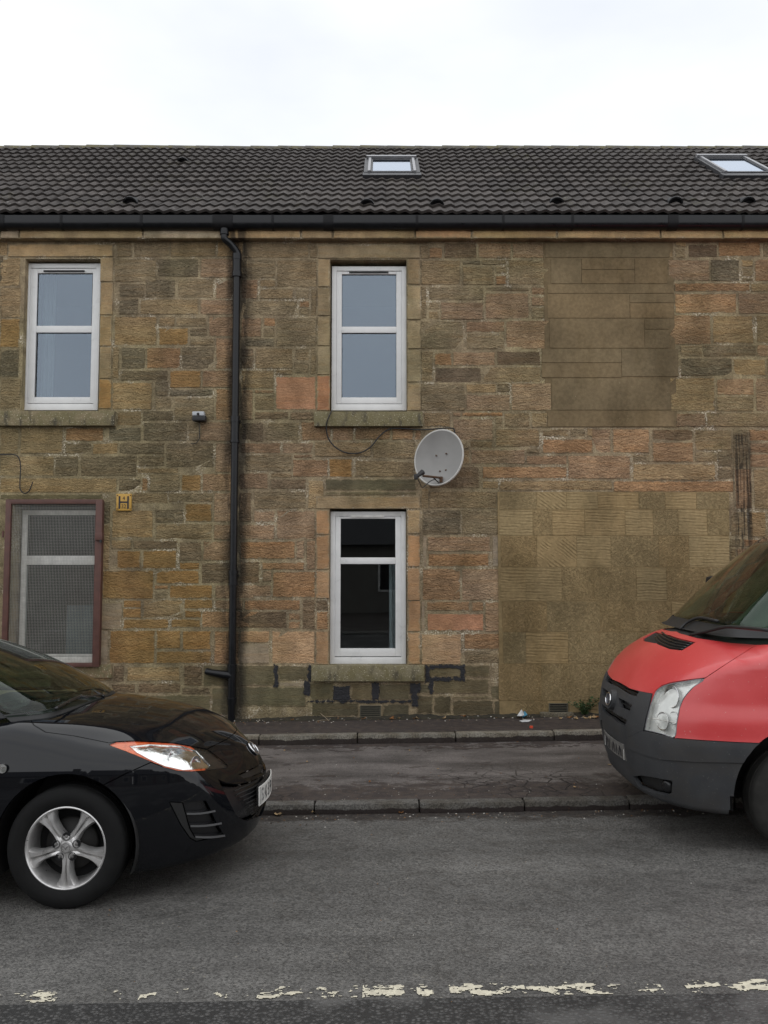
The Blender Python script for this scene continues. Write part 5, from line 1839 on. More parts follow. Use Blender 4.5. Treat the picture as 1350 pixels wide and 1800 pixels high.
# broken ledge of cement under the second air brick
pa = on_strip(952, 1262)
pb = on_strip(1012, 1262)
o = MB().box(0, pb.x - pa.x, -.07, .03, -.01, .045, .012).build('cement_ledge', M['kerb'], None, True, 40)
o.location = (pa.x, WY - .035, pa.z)
o.color = (.16, .145, .11, 1)
tag(o, 'rough cement ledge under the air brick beside the weed', 'ledge')

# weed by the wall
wp = on_strip(1024, 1256)
wp.y = WY - .07
wp.z = strip_z(wp.x, wp.y)
weed = empty('weed', wp, 'green leafy weed growing from the wall foot by the air brick', 'plant')
stems, lv = MB(), bmesh.new()
for s_ in range(17):
    a = random.uniform(0, 6.28)
    L = random.uniform(.10, .25)
    sp_ = random.uniform(.15, .95)
    P = [Vector((0, 0, 0))]
    for k in range(1, 6):
        t = k / 5
        P.append(Vector((math.cos(a) * sp_ * L * t * (0.6 + .6 * t), min(math.sin(a) * sp_ * L * t * .5, .05), L * t * (1 - .18 * t))))
    stems.tube(P, [.003] * 5 + [.0012], 5)
    for k in range(1, 6):
        for m_ in range(5):
            d = Vector((random.uniform(-1, 1), random.uniform(-1, .4), random.uniform(-.1, .9))).normalized()
            n_ = d.cross(Vector((random.uniform(-1, 1), random.uniform(-1, 1), random.uniform(-1, 1)))).normalized()
            l_, ww = random.uniform(.022, .045), random.uniform(.004, .008)
            b0 = P[k]
            vs = [lv.verts.new(b0), lv.verts.new(b0 + d * l_ * .5 + n_ * ww), lv.verts.new(b0 + d * l_), lv.verts.new(b0 + d * l_ * .5 - n_ * ww)]
            lv.faces.new(vs)
stems.build('stem', M['weedstem'], weed, True)
me = bpy.data.meshes.new('leaves')
lv.to_mesh(me)
lv.free()
tag(link('leaves', me, M['weed'], weed), kind='stuff')

# ================================================================== vehicle bodies: a smooth closed form, meshed and cut into panels
def table(pts, sig=0.02, lo=-6.0, hi=3.0, n=9001):
    xs = np.linspace(lo, hi, n)
    p = np.array(pts, float)
    ys = np.interp(xs, p[:, 0], p[:, 1])
    k = max(1, int(sig / (xs[1] - xs[0]) * 3))
    ker = np.exp(-0.5 * (np.arange(-k, k + 1) / (k / 3)) ** 2)
    ker /= ker.sum()
    ys = np.convolve(np.pad(ys, k, mode='edge'), ker, mode='valid')
    return lambda q: np.interp(q, xs, ys)


def smax(a, b, k):
    h = np.clip(0.5 + 0.5 * (a - b) / k, 0, 1)
    return b * (1 - h) + a * h + k * h * (1 - h)


def smin(a, b, k):
    return -smax(-a, -b, k)


def grad(F, P, e=1e-3):
    g = np.empty_like(P)
    for i in range(3):
        d = np.zeros(3)
        d[i] = e
        g[:, i] = (F(P + d) - F(P - d)) / (2 * e)
    return g


def surface_net(F, lo, hi, h):
    lo, hi = np.array(lo, float), np.array(hi, float)
    n = np.ceil((hi - lo) / h).astype(int) + 1
    ax_ = [lo[i] + h * np.arange(n[i]) for i in range(3)]
    X, Y, Z = np.meshgrid(*ax_, indexing='ij')
    V = F(np.stack([X.ravel(), Y.ravel(), Z.ravel()], 1)).reshape(n)
    ins = V < 0
    cnt = sum(ins[i:n[0] - 1 + i, j:n[1] - 1 + j, k:n[2] - 1 + k].astype(int) for i in (0, 1) for j in (0, 1) for k in (0, 1))
    act = (cnt > 0) & (cnt < 8)
    idx = -np.ones(act.shape, int)
    idx[act] = np.arange(act.sum())
    c = np.argwhere(act)
    P0 = lo + h * (c + 0.5)
    P = P0.copy()
    for _ in range(6):
        g = grad(F, P)
        f = F(P)
        st = -(f / np.maximum((g * g).sum(1), 0.05))[:, None] * g
        ln = np.linalg.norm(st, axis=1, keepdims=True)
        P += st * np.minimum(1, 0.5 * h / np.maximum(ln, 1e-9))
        P = np.clip(P, P0 - 0.9 * h, P0 + 0.9 * h)
    faces = []
    for a in range(3):
        b_, c_ = (a + 1) % 3, (a + 2) % 3
        sl0 = [slice(None)] * 3
        sl1 = [slice(None)] * 3
        sl0[a] = slice(0, n[a] - 1)
        sl1[a] = slice(1, n[a])
        A, B = ins[tuple(sl0)], ins[tuple(sl1)]
        e = np.argwhere(A != B)
        ok = (e[:, b_] > 0) & (e[:, c_] > 0) & (e[:, b_] < n[b_] - 1) & (e[:, c_] < n[c_] - 1)
        e = e[ok]
        s_ = A[tuple(e.T)]
        q = []
        for (db, dc_) in ((-1, -1), (0, -1), (0, 0), (-1, 0)):
            ee = e.copy()
            ee[:, b_] += db
            ee[:, c_] += dc_
            q.append(idx[tuple(ee.T)])
        q = np.stack(q, 1)
        q[~s_] = q[~s_][:, ::-1]
        faces.append(q)
    return P, np.concatenate(faces)


def in_poly(p, poly):
    x, y = p
    r = False
    n = len(poly)
    j = n - 1
    for i in range(n):
        xi, yi = poly[i]
        xj, yj = poly[j]
        if (yi > y) != (yj > y) and x < (xj - xi) * (y - yi) / (yj - yi) + xi:
            r = not r
        j = i
    return r


class Shell:
    """half a body (near side), cut along outlines taken from the photograph, mirrored into whole panels"""

    def __init__(s, F, Mw, sgn, lo, hi, h):
        s.F, s.M, s.sgn = F, Mw, sgn
        s.Mi = Mw.inverted()
        P, Q = surface_net(F, lo, hi, h)
        s.bm = bmesh.new()
        vs = [s.bm.verts.new(p) for p in P]
        for q in Q:
            try:
                s.bm.faces.new([vs[k] for k in q])
            except ValueError:
                pass
        # keep the near half
        bmesh.ops.bisect_plane(s.bm, geom=s.bm.verts[:] + s.bm.edges[:] + s.bm.faces[:], plane_co=(0, 0, 0), plane_no=(0, -sgn, 0), clear_outer=True, dist=1e-5)
        s.lx = s.bm.verts.layers.float.new('px')
        s.ly = s.bm.verts.layers.float.new('py')
        s.reg = s.bm.faces.layers.int.new('reg')
        for v in s.bm.verts:
            s.setpx(v)
        s.camL = s.Mi @ CAM
        s.names = {0: 'rest'}

    def setpx(s, v):
        q = to_px(s.M @ v.co)
        v[s.lx], v[s.ly] = q

    def cut(s, poly, closed=True):
        x0, x1 = min(p[0] for p in poly) - 2, max(p[0] for p in poly) + 2
        y0, y1 = min(p[1] for p in poly) - 2, max(p[1] for p in poly) + 2

        def over(f, a, b_, c, d):
            vx = [v[s.lx] for v in f.verts]
            vy = [v[s.ly] for v in f.verts]
            return max(vx) > a and min(vx) < b_ and max(vy) > c and min(vy) < d

        cand = [f for f in s.bm.faces if over(f, x0, x1, y0, y1)]
        n = len(poly)
        for i in range(n if closed else n - 1):
            a, b_ = poly[i], poly[(i + 1) % n]
            cand = [f for f in cand if f.is_valid]
            ex0, ex1 = min(a[0], b_[0]) - .5, max(a[0], b_[0]) + .5
            ey0, ey1 = min(a[1], b_[1]) - .5, max(a[1], b_[1]) + .5
            fs = [f for f in cand if over(f, ex0, ex1, ey0, ey1)]
            if not fs:
                continue
            no = (s.Mi.to_3x3() @ ray(*a)).cross(s.Mi.to_3x3() @ ray(*b_))
            if no.length < 1e-9:
                continue
            geom = list({v for f in fs for v in f.verts}) + list({e for f in fs for e in f.edges}) + fs
            r = bmesh.ops.bisect_plane(s.bm, geom=geom, plane_co=s.camL, plane_no=no.normalized(), dist=1e-6)
            for g in r['geom_cut']:
                if isinstance(g, bmesh.types.BMVert):
                    s.setpx(g)
            cand = list({*[f for f in cand if f.is_valid], *[g for g in r['geom'] if isinstance(g, bmesh.types.BMFace)]})

    def bisect_local(s, co, no):
        r = bmesh.ops.bisect_plane(s.bm, geom=s.bm.verts[:] + s.bm.edges[:] + s.bm.faces[:], plane_co=co, plane_no=no, dist=1e-6)
        for g in r['geom_cut']:
            if isinstance(g, bmesh.types.BMVert):
                s.setpx(g)

    def mark(s, name, test):
        k = max(s.names) + 1
        s.names[k] = name
        for f in s.bm.faces:
            if f[s.reg] == 0:
                c = f.calc_center_median()
                if test(c, (sum(v[s.lx] for v in f.verts) / len(f.verts), sum(v[s.ly] for v in f.verts) / len(f.verts)), f):
                    f[s.reg] = k

    def mark_poly(s, name, poly, extra=None):
        s.mark(name, lambda c, p, f: in_poly(p, poly) and (extra is None or extra(c, f)))

    def part(s, region, name, mat, parent, mirror='both', offset=0.0, gap=0.0026, rim=0.016, label=None):
        keys = [k for k, v in s.names.items() if v == region]
        fs = [f for f in s.bm.faces if f[s.reg] in keys]
        if not fs:
            print('EMPTY PART', name)
            return None
        vid, co = {}, []
        F = []
        for f in fs:
            q = []
            for v in f.verts:
                if v not in vid:
                    vid[v] = len(co)
                    co.append(v.co[:])
                q.append(vid[v])
            F.append(q)
        co = np.array(co)
        nr = grad(s.F, co)
        nr /= np.maximum(np.linalg.norm(nr, axis=1, keepdims=True), 1e-9)
        out = []
        for mir in ({'both': (1, -1), 'near': (1,), 'far': (-1,)}[mirror]):
            out.append(mir)
        C, N_, FF = [], [], []
        for mir in out:
            o = len(C)
            c2, n2 = co.copy(), nr.copy()
            c2[:, 1] *= mir
            n2[:, 1] *= mir
            C += [tuple(x) for x in c2]
            N_ += [tuple(x) for x in n2]
            FF += [[o + k for k in (q if mir == 1 else q[::-1])] for q in F]
        # weld the two halves on the centre line
        if len(out) == 2:
            key = {}
            rem = list(range(len(C)))
            for i, c in enumerate(C):
                if abs(c[1]) < 1e-4:
                    kk = (round(c[0], 5), round(c[2], 5))
                    if kk in key:
                        rem[i] = key[kk]
                    else:
                        key[kk] = i
            FF = [[rem[k] for k in q] for q in FF]
        C, N_ = np.array(C), np.array(N_)
        # boundary edges
        ec = {}
        for fi, q in enumerate(FF):
            for a, b_ in zip(q, q[1:] + q[:1]):
                ec.setdefault((min(a, b_), max(a, b_)), []).append((fi, a, b_))
        bd = [v[0] for v in ec.values() if len(v) == 1]
        acc = {}
        for fi, a, b_ in bd:
            ctr = C[FF[fi]].mean(0)
            e = C[b_] - C[a]
            e /= max(np.linalg.norm(e), 1e-9)
            t = np.cross(N_[a], e)
            t /= max(np.linalg.norm(t), 1e-9)
            if np.dot(t, ctr - C[a]) < 0:
                t = -t
            for k in (a, b_):
                acc.setdefault(k, []).append(t)
        used_y0 = 1e-4
        for k, ts in acc.items():
            t = np.mean(ts, 0)
            ln = np.linalg.norm(t)
            if ln > .2:
                C[k] = C[k] + t / ln * gap
        C = C + N_ * offset
        nb = len(C)
        rid = {}
        ext = []
        for k in acc:
            rid[k] = nb + len(ext)
            ext.append(C[k] - N_[k] * rim)
        allC = np.vstack([C, np.array(ext)]) if ext and rim != 0 else C
        faces = list(FF)
        nsurf = len(faces)
        if rim != 0:
            for fi, a, b_ in bd:
                faces.append([b_, a, rid[a], rid[b_]])
        me = bpy.data.meshes.new(name)
        me.from_pydata([tuple(v) for v in allC], [], faces)
        me.update()
        nl = []
        for p in me.polygons:
            if p.index < nsurf:
                for vi in p.vertices:
                    nl.append(tuple(N_[vi]))
            else:
                for vi in p.vertices:
                    nl.append(tuple(p.normal))
        me.polygons.foreach_set('use_smooth', [True] * len(me.polygons))
        me.normals_split_custom_set(nl)
        o = link(name, me, mat, parent)
        if label:
            o['label'] = label
        return o


def loft(name, rows, mat, parent, smooth=True, thick=0.0, angle=None):
    bm = bmesh.new()
    g = [[bm.verts.new(Vector(p)) for p in r] for r in rows]
    for j in range(len(g) - 1):
        for i in range(len(g[0]) - 1):
            bm.faces.new((g[j][i], g[j][i + 1], g[j + 1][i + 1], g[j + 1][i]))
    bm.normal_update()
    if thick:
        bmesh.ops.solidify(bm, geom=bm.faces[:], thickness=thick)
    me = bpy.data.meshes.new(name)
    bm.to_mesh(me)
    bm.free()
    if smooth:
        me.polygons.foreach_set('use_smooth', [True] * len(me.polygons))
        if angle:
            me.set_sharp_from_angle(angle=math.radians(angle))
    return link(name, me, mat, parent)


def lerp_rows(a, b_, n, bulge=None):
    rows = []
    for j in range(n + 1):
        t = j / n
        rows.append([Vector(p) * (1 - t) + Vector(q) * t + (bulge(i / (len(a) - 1), t) if bulge else Vector()) for i, (p, q) in enumerate(zip(a, b_))])
    return rows


def tyre(parent, R, w, rim_r, mat, name='tyre'):
    """around local y, centred on the wheel"""
    h = w / 2
    pr = [(rim_r - .012, -h * .72), (rim_r, -h * .86), (rim_r + .02, -h * .97), ((R + rim_r) / 2, -h * 1.03), (R - .028, -h * .96), (R - .010, -h * .86), (R - .002, -h * .74),
          (R, -h * .4), (R - .005, -h * .36), (R - .005, -h * .32), (R, -h * .28), (R, h * .28), (R - .005, h * .32), (R - .005, h * .36), (R, h * .4), (R - .002, h * .74), (R - .010, h * .86),
          (R - .028, h * .96), ((R + rim_r) / 2, h * 1.03), (rim_r + .02, h * .97), (rim_r, h * .86), (rim_r - .012, h * .72)]
    return MB().lathe(pr, (0, 0, 0), (0, 1, 0), 72).build(name, mat, parent, True, 50)


# ================================================================== black hatchback
ct = on_road(111, 1601.5)
CYC = ct.y + 0.868                               # centre line of the car
ux = Vector((1, 0, SLX)).normalized()
uy = Vector((0, 1, -0.025)).normalized()
uz = ux.cross(uy).normalized()
uy = uz.cross(ux)
_o = Vector((ct.x, CYC, road_z(ct.x, CYC) + .0))
MCAR = Matrix((ux, uy, uz)).transposed().to_4x4()
MCAR.translation = _o
car = empty('parked_car', (0, 0, 0), 'black hatchback with silver five spoke wheels facing the red van', 'car')
car.matrix_world = MCAR

c_top = table([(-6, .95), (-1.0, .955), (-.335, .985), (-.06, .985), (.208, .950), (.449, .900), (.65, .815), (.78, .737), (.858, .670), (.90, .617), (.93, .55), (.955, .47), (1.1, .2)], .03)
c_rz = table([(-6, .93), (-1.0, .94), (-.335, .962), (-.06, .936), (.208, .897), (.449, .846), (.60, .785), (.67, .735), (.75, .655), (.83, .59), (.90, .52), (.95, .43), (1.1, .15)], .03)
c_rv = table([(-6, .74), (-.335, .70), (-.06, .65), (.208, .60), (.449, .55), (.65, .50), (.75, .42), (.83, .32), (.92, .22), (1.1, .2)], .04)
c_sl = table([(-6, .5), (.1, .48), (.3, .36), (.45, .27), (.6, .28), (.75, .5), (1.0, .6)], .05)
c_side = table([(0.1, .925), (.2, .95), (.3, .972), (.42, .990), (.53, .999), (.61, 1.0), (.70, .990), (.78, .970), (.86, .944), (.95, .912), (1.1, .86)], .03)
c_nose = table([(.1, .80), (.17, .875), (.22, .905), (.3, .932), (.42, .95), (.52, .957), (.60, .955), (.68, .945), (.8, .925), (1.0, .90)], .025)
CB = 0.8775


def F_car(P):
    u, v, z = P[:, 0], np.abs(P[:, 1]), P[:, 2]
    zc, rz, rv = c_top(u), c_rz(u), c_rv(u)
    crown = rz + (zc - rz) * (1 - (v / rv) ** 2)
    sh = rz - c_sl(u) * (v - rv)
    top = smin(crown, sh, .022)
    ft = (z - top) * 0.88
    b = CB * c_side(z)
    a = c_nose(z)
    up = np.maximum(u, 0) / a
    n = 2.45
    q = ((up ** n + (v / b) ** n + 1e-9) ** (1 / n) - 1) * b
    ur = np.maximum(-u - 2.3, 0) / 1.22
    q2 = ((ur ** 4 + (v / b) ** 4 + 1e-9) ** (1 / 4) - 1) * b
    f = smax(ft, np.maximum(q, q2), .055)
    f = smax(f, (.155 + .035 * np.maximum(u - .45, 0) * 2) - z, .03)
    for wu in (-2.64,):
        w = .374 - np.sqrt((u - wu) ** 2 + (z - .325) ** 2)
        w = np.minimum(w, (v - .60))
        f = smax(f, w, .012)
    # lip that flares round the arch
    return f


sh = Shell(F_car, MCAR, -1, (-.78, -.94, .1), (1.05, .06, 1.08), .026)
HEAD = [(192, 1309), (204.5, 1304.5), (235.5, 1303), (269, 1304.5), (304.5, 1306.7), (335.5, 1312), (364.5, 1318), (384.5, 1332), (399, 1344.5), (399, 1349), (369, 1353), (335.5, 1355.5), (313, 1354.5), (286.7, 1347.8),
        (264.5, 1337.8), (235.5, 1325.5), (206.7, 1314.5)]
BONNET = [(48, 1257), (60, 1275), (80, 1287), (130, 1293.5), (192, 1306), (204.5, 1303.6), (235.5, 1302), (269, 1303.5), (304.5, 1305.7), (335.5, 1311), (364.5, 1316.5), (380, 1309), (399, 1299), (420, 1283), (436, 1268), (440, 1200), (180, 1150), (205, 1210),
          (195.5, 1217), (182, 1223), (142, 1239), (89, 1252)]
BUMPER = [(265.5, 1340), (222, 1359.5), (170, 1386), (120, 1500), (120, 1620), (520, 1620), (520, 1200), (436, 1268), (420, 1283), (399, 1299), (380, 1309), (364.5, 1316.5), (384.5, 1332), (399, 1344.5), (399, 1349), (369, 1353), (335.5, 1355.5), (313, 1354.5),
          (286.7, 1347.8)]
SLOT = [(420, 1361.5), (440, 1352.5), (458, 1344.5), (480, 1333), (480, 1348), (460, 1358), (444, 1364), (428, 1367)]
GRILLE = [(384, 1370.5), (398, 1377), (420, 1379), (442, 1373.5), (462, 1364), (485, 1352), (485, 1441), (462, 1432), (450, 1436.7), (433, 1442.5), (416, 1434), (402, 1406)]
VENTT = [(298, 1410), (321, 1411), (333, 1455), (342, 1471), (361, 1476), (345, 1479), (334, 1473), (318, 1450)]
VENTO = [(322, 1411), (362, 1408), (370, 1424), (380, 1447), (394, 1469), (361, 1475.5), (343, 1470.5), (333.5, 1455)]
CHIN = [(345, 1506), (372, 1499), (398, 1487), (398, 1492), (373, 1505.5), (347, 1513)]
CCOWL = [(48, 1257), (89, 1252), (142, 1239), (182, 1223), (195.5, 1217), (205, 1210), (180, 1150), (-120, 1150), (-120, 1262), (0, 1259)]
for pl in (HEAD, BONNET, BUMPER, SLOT, GRILLE, VENTT, VENTO):
    sh.cut(pl)
ARCH = [to_px(MCAR @ Vector((.374 * math.cos(t), -.868, .325 + .374 * math.sin(t)))) for t in np.linspace(0, 2 * math.pi, 48, endpoint=False)]
sh.cut(ARCH)
sh.bisect_local((-.50, 0, 0), (1, 0, .12))
sh.mark_poly('void', ARCH, lambda c, f: abs(c.y) > .45 and c.z < .8)
sh.mark_poly('head', HEAD)
sh.mark_poly('slot', SLOT, lambda c, f: c.x > .6)
sh.mark_poly('grille', GRILLE, lambda c, f: c.x > .6 and c.z > .2)
sh.mark_poly('ventt', VENTT, lambda c, f: c.x > .42 and c.z > .2)
sh.mark_poly('vento', VENTO, lambda c, f: c.x > .42 and c.z > .2)
sh.mark_poly('bonnet', BONNET, lambda c, f: c.z > .6)
sh.cut(CCOWL)
sh.mark_poly('cowl', CCOWL, lambda c, f: c.z > .85)
sh.mark_poly('bumper', BUMPER, lambda c, f: c.x > .1)
sh.mark('door', lambda c, p, f: c.x + .12 * c.z < -.50)
PB = M['carblack']


def arch_liner(parent, u0, z0, r, v0, v1, k):
    a0 = math.asin((.02 + (.155 if r < .4 else .25) - z0) / r)
    ts = np.linspace(a0, math.pi - a0, 33)
    rows = [[Vector((u0 + rr * math.cos(t), k * v, z0 + rr * math.sin(t))) for t in ts] for v, rr in ((v1, r - .006), (v1 - .012, r), (v0, r), (v0, r * .5), (v0, .02))]
    loft('wheel_arch', rows, M['matt'], parent, True, 0, 40)


sh.part('bonnet', 'bonnet', PB, car)
sh.part('bumper', 'front_bumper', PB, car)
for side in ('near', 'far'):
    sh.part('rest', 'front_wing', PB, car, side)
    sh.part('door', 'door_skin', PB, car, side)
    arch_liner(car, 0, .325, .380, .42, .855, -1 if side == 'near' else 1)
    hl = sh.part('head', 'headlight', M['lens'], car, side, offset=-.001, gap=.002, rim=.004)
    sh.part('ventt', 'vent_trim', M['matt'], car, side, offset=-.002)
    sh.part('vento', 'side_vent', M['lampblack'], car, side, offset=-.028, rim=0)
    # lamp inside: amber outer end, bright bowl, dark inner end
    if side == 'near':
        CHR = [(227, 1310), (262, 1306.5), (318, 1309), (347, 1318), (371, 1344), (366, 1350), (322, 1353.5), (290, 1346.5), (262, 1334), (240, 1322)]
        hb = Shell.__new__(Shell)
        hb.F, hb.M, hb.sgn, hb.Mi, hb.camL = sh.F, sh.M, sh.sgn, sh.Mi, sh.camL
        hb.bm = bmesh.new()
        m_ = {}
        kk = [k for k, v in sh.names.items() if v == 'head'][0]
        for f in sh.bm.faces:
            if f[sh.reg] == kk:
                hb.bm.faces.new([m_.setdefault(v, None) or m_.__setitem__(v, hb.bm.verts.new(v.co)) or m_[v] for v in f.verts])
        hb.lx = hb.bm.verts.layers.float.new('px')
        hb.ly = hb.bm.verts.layers.float.new('py')
        hb.reg = hb.bm.faces.layers.int.new('reg')
        hb.names = {0: 'rest'}
        for v in hb.bm.verts:
            hb.setpx(v)
        hb.cut(CHR)
        hb.cut([(338, 1290), (350, 1330), (372, 1365)], False)
        hb.mark_poly('bowl', CHR)
        hb.mark('amber', lambda c, p, f: p[0] < 330 + (p[1] - 1300) * .6)
    hb.part('amber', 'indicator', M['amber'], car, side, offset=-.007, rim=-.005, gap=0)
    hb.part('bowl', 'reflector', M['reflector'], car, side, offset=-.012, rim=-.005, gap=0)
    hb.part('rest', 'lamp_housing', M['lampblack'], car, side, offset=-.010, rim=-.007, gap=0)
sh.part('slot', 'upper_grille', M['lampblack'], car, offset=-.02, rim=0)
gr_ = sh.part('grille', 'grille', M['lampblack'], car, offset=-.035, rim=0)
if sh.part('cowl', 'cowl', M['matt'], car, offset=-.012) is None:
    pass


def ray_local(Mw, F, px, py, inset=0.0):
    """where the view ray through a photo pixel meets the body"""
    Mi = Mw.inverted()
    o = Mi @ CAM
    d = (Mi.to_3x3() @ ray(px, py)).normalized()
    t = np.arange(2.5, 9.0, .004)
    P = np.array(o)[None] + np.array(d)[None] * t[:, None]
    f = F(P)
    k = np.argmax(f < 0)
    if f[k] >= 0:
        return None, None
    p = P[k - 1] + (P[k] - P[k - 1]) * (f[k - 1] / (f[k - 1] - f[k]))
    g = grad(F, p[None])[0]
    g /= np.linalg.norm(g)
    return Vector(p) - Vector(g) * inset, Vector(g)


def flip(p, k):
    return Vector((p.x, p.y * k, p.z))


# lamp bowls: two round projectors inside the headlight
for k in (1, -1):
    for (bx, by, r) in ((347, 1340, .050), (305, 1326, .045)):
        p, n = ray_local(MCAR, F_car, bx, by, .026)
        p, n = flip(p, k), flip(n, k)
        d = Vector((.92, -.32 * k, .05)).normalized()
        MB().lathe([(.004, -.022), (r * .45, -.018), (r * .8, -.004), (r, .012), (r * 1.05, .010)], p, d, 20).build('lamp_bowl', M['chrome'], car, True)
    # slats of the side vents
    for (a, b0) in (((328, 1430.5), (378, 1425.5)), ((334.5, 1452), (389, 1447)), ((343, 1471), (395, 1468.5))):
        pts = []
        for t in (0, .25, .5, .75, 1):
            p, n = ray_local(MCAR, F_car, a[0] + (b0[0] - a[0]) * t, a[1] + (b0[1] - a[1]) * t + 2 * math.sin(math.pi * t), .004)
            pts.append((flip(p, k), flip(n, k)))
        rows = [[p + n * .003 + Vector((0, 0, .004)) for p, n in pts], [p + n * .006 for p, n in pts], [p - n * .028 + Vector((0, 0, .006)) for p, n in pts]]
        loft('vent_slat', rows, M['lampblack'], car, True, .002, 40)
# grille mesh bars follow the nose
for zz in np.arange(.255, .50, .022):
    pts = []
    for vv in np.linspace(-.42, .42, 15):
        uu = np.linspace(.6, 1.02, 200)
        f = F_car(np.stack([uu, np.full(200, vv), np.full(200, zz)], 1))
        kx = np.argmax(f > 0)
        pts.append(Vector((uu[kx] - .022, vv, zz)))
    w = min(1.0, .45 + (zz - .24) * 2.3)
    pts = [Vector((p.x, p.y * w, p.z)) for p in pts]
    pp = []
    for p in pts:
        uu = np.linspace(.6, 1.02, 200)
        f = F_car(np.stack([uu, np.full(200, p.y), np.full(200, p.z)], 1))
        pp.append(Vector((uu[np.argmax(f > 0)] - .020, p.y, p.z)))
    MB().tube(pp, .0035, 5).build('grille_bar', M['matt'], gr_)


def nose_u(F, v, z):
    uu = np.linspace(.4, 1.1, 700)
    f = F(np.stack([uu, np.full(700, v), np.full(700, z)], 1))
    return float(uu[np.argmax(f > 0)])


# number plate, bowed to the bumper
pz = .425
rows = []
for zz in np.linspace(-.055, .055, 3):
    rows.append([Vector((nose_u(F_car, 0, pz) + .016 - .10 * (vv / .26) ** 2 * .26, vv, pz + zz)) for vv in np.linspace(-.26, .26, 13)])
cpl = loft('number_plate', rows, M['plate'], car, True, .006, 40)
MB().box(-.03, -.0045, -.24, .24, -.05, .05).build('plate_backing', M['matt'], cpl).location = (nose_u(F_car, 0, pz) + .0, 0, pz)


for i, ch in enumerate('SK59'):
    vv = -.205 + i * .068 + (.0 if i < 2 else .004)
    uu = nose_u(F_car, 0, pz) + .016 - .026 * (vv / .26) ** 2
    an = math.atan(.2 * vv / .26)
    m_ = Matrix.Translation((uu + .0048, vv, pz)) @ Matrix.Rotation(an * -1 * 0 + math.pi / 2 - an * .5, 4, 'Z') @ Matrix.Rotation(math.pi / 2, 4, 'X') @ Matrix.Diagonal((.80, 1, 1, 1))
    text_mesh('plate_letter', ch, .108, M['signblack'], cpl, m_)


def badge(F, zc, parent, R_u, R_v, mat_ring, mat_in, wings=True, name='badge', lift=.006):
    u0 = nose_u(F, 0, zc)
    n = Vector(grad(F, np.array([[u0, 0, zc]]))[0]).normalized()
    e1 = Vector((0, 1, 0))
    e2 = n.cross(e1).normalized()
    if e2.z < 0:
        e2 = -e2
    c = Vector((u0, 0, zc)) + n * lift
    b_ = MB().tube([c + e1 * math.cos(t) * R_v + e2 * math.sin(t) * R_u for t in np.linspace(0, 2 * math.pi, 41)], .0055, 8, False).build(name, mat_ring, parent, True)
    MB().prism([(math.cos(t) * R_v * .96, math.sin(t) * R_u * .96) for t in np.linspace(0, 2 * math.pi, 32, endpoint=False)], lambda x, y: c + e1 * x + e2 * y - n * .012, lambda x, y: c + e1 * x + e2 * y - n * .002).build('badge_plate', mat_in, b_)
    if wings:
        w = [c + e1 * x * R_v + e2 * y * R_u + n * .001 for x, y in ((-.92, .30), (-.55, .38), (-.25, .12), (0, -.28), (.25, .12), (.55, .38), (.92, .30))]
        MB().tube(crom(w, 5), .0055, 6).build('badge_wing', mat_ring, b_, True)
    return c, n, e1, e2


badge(F_car, .662, car, .046, .058, M['chrome'], M['lampblack'])


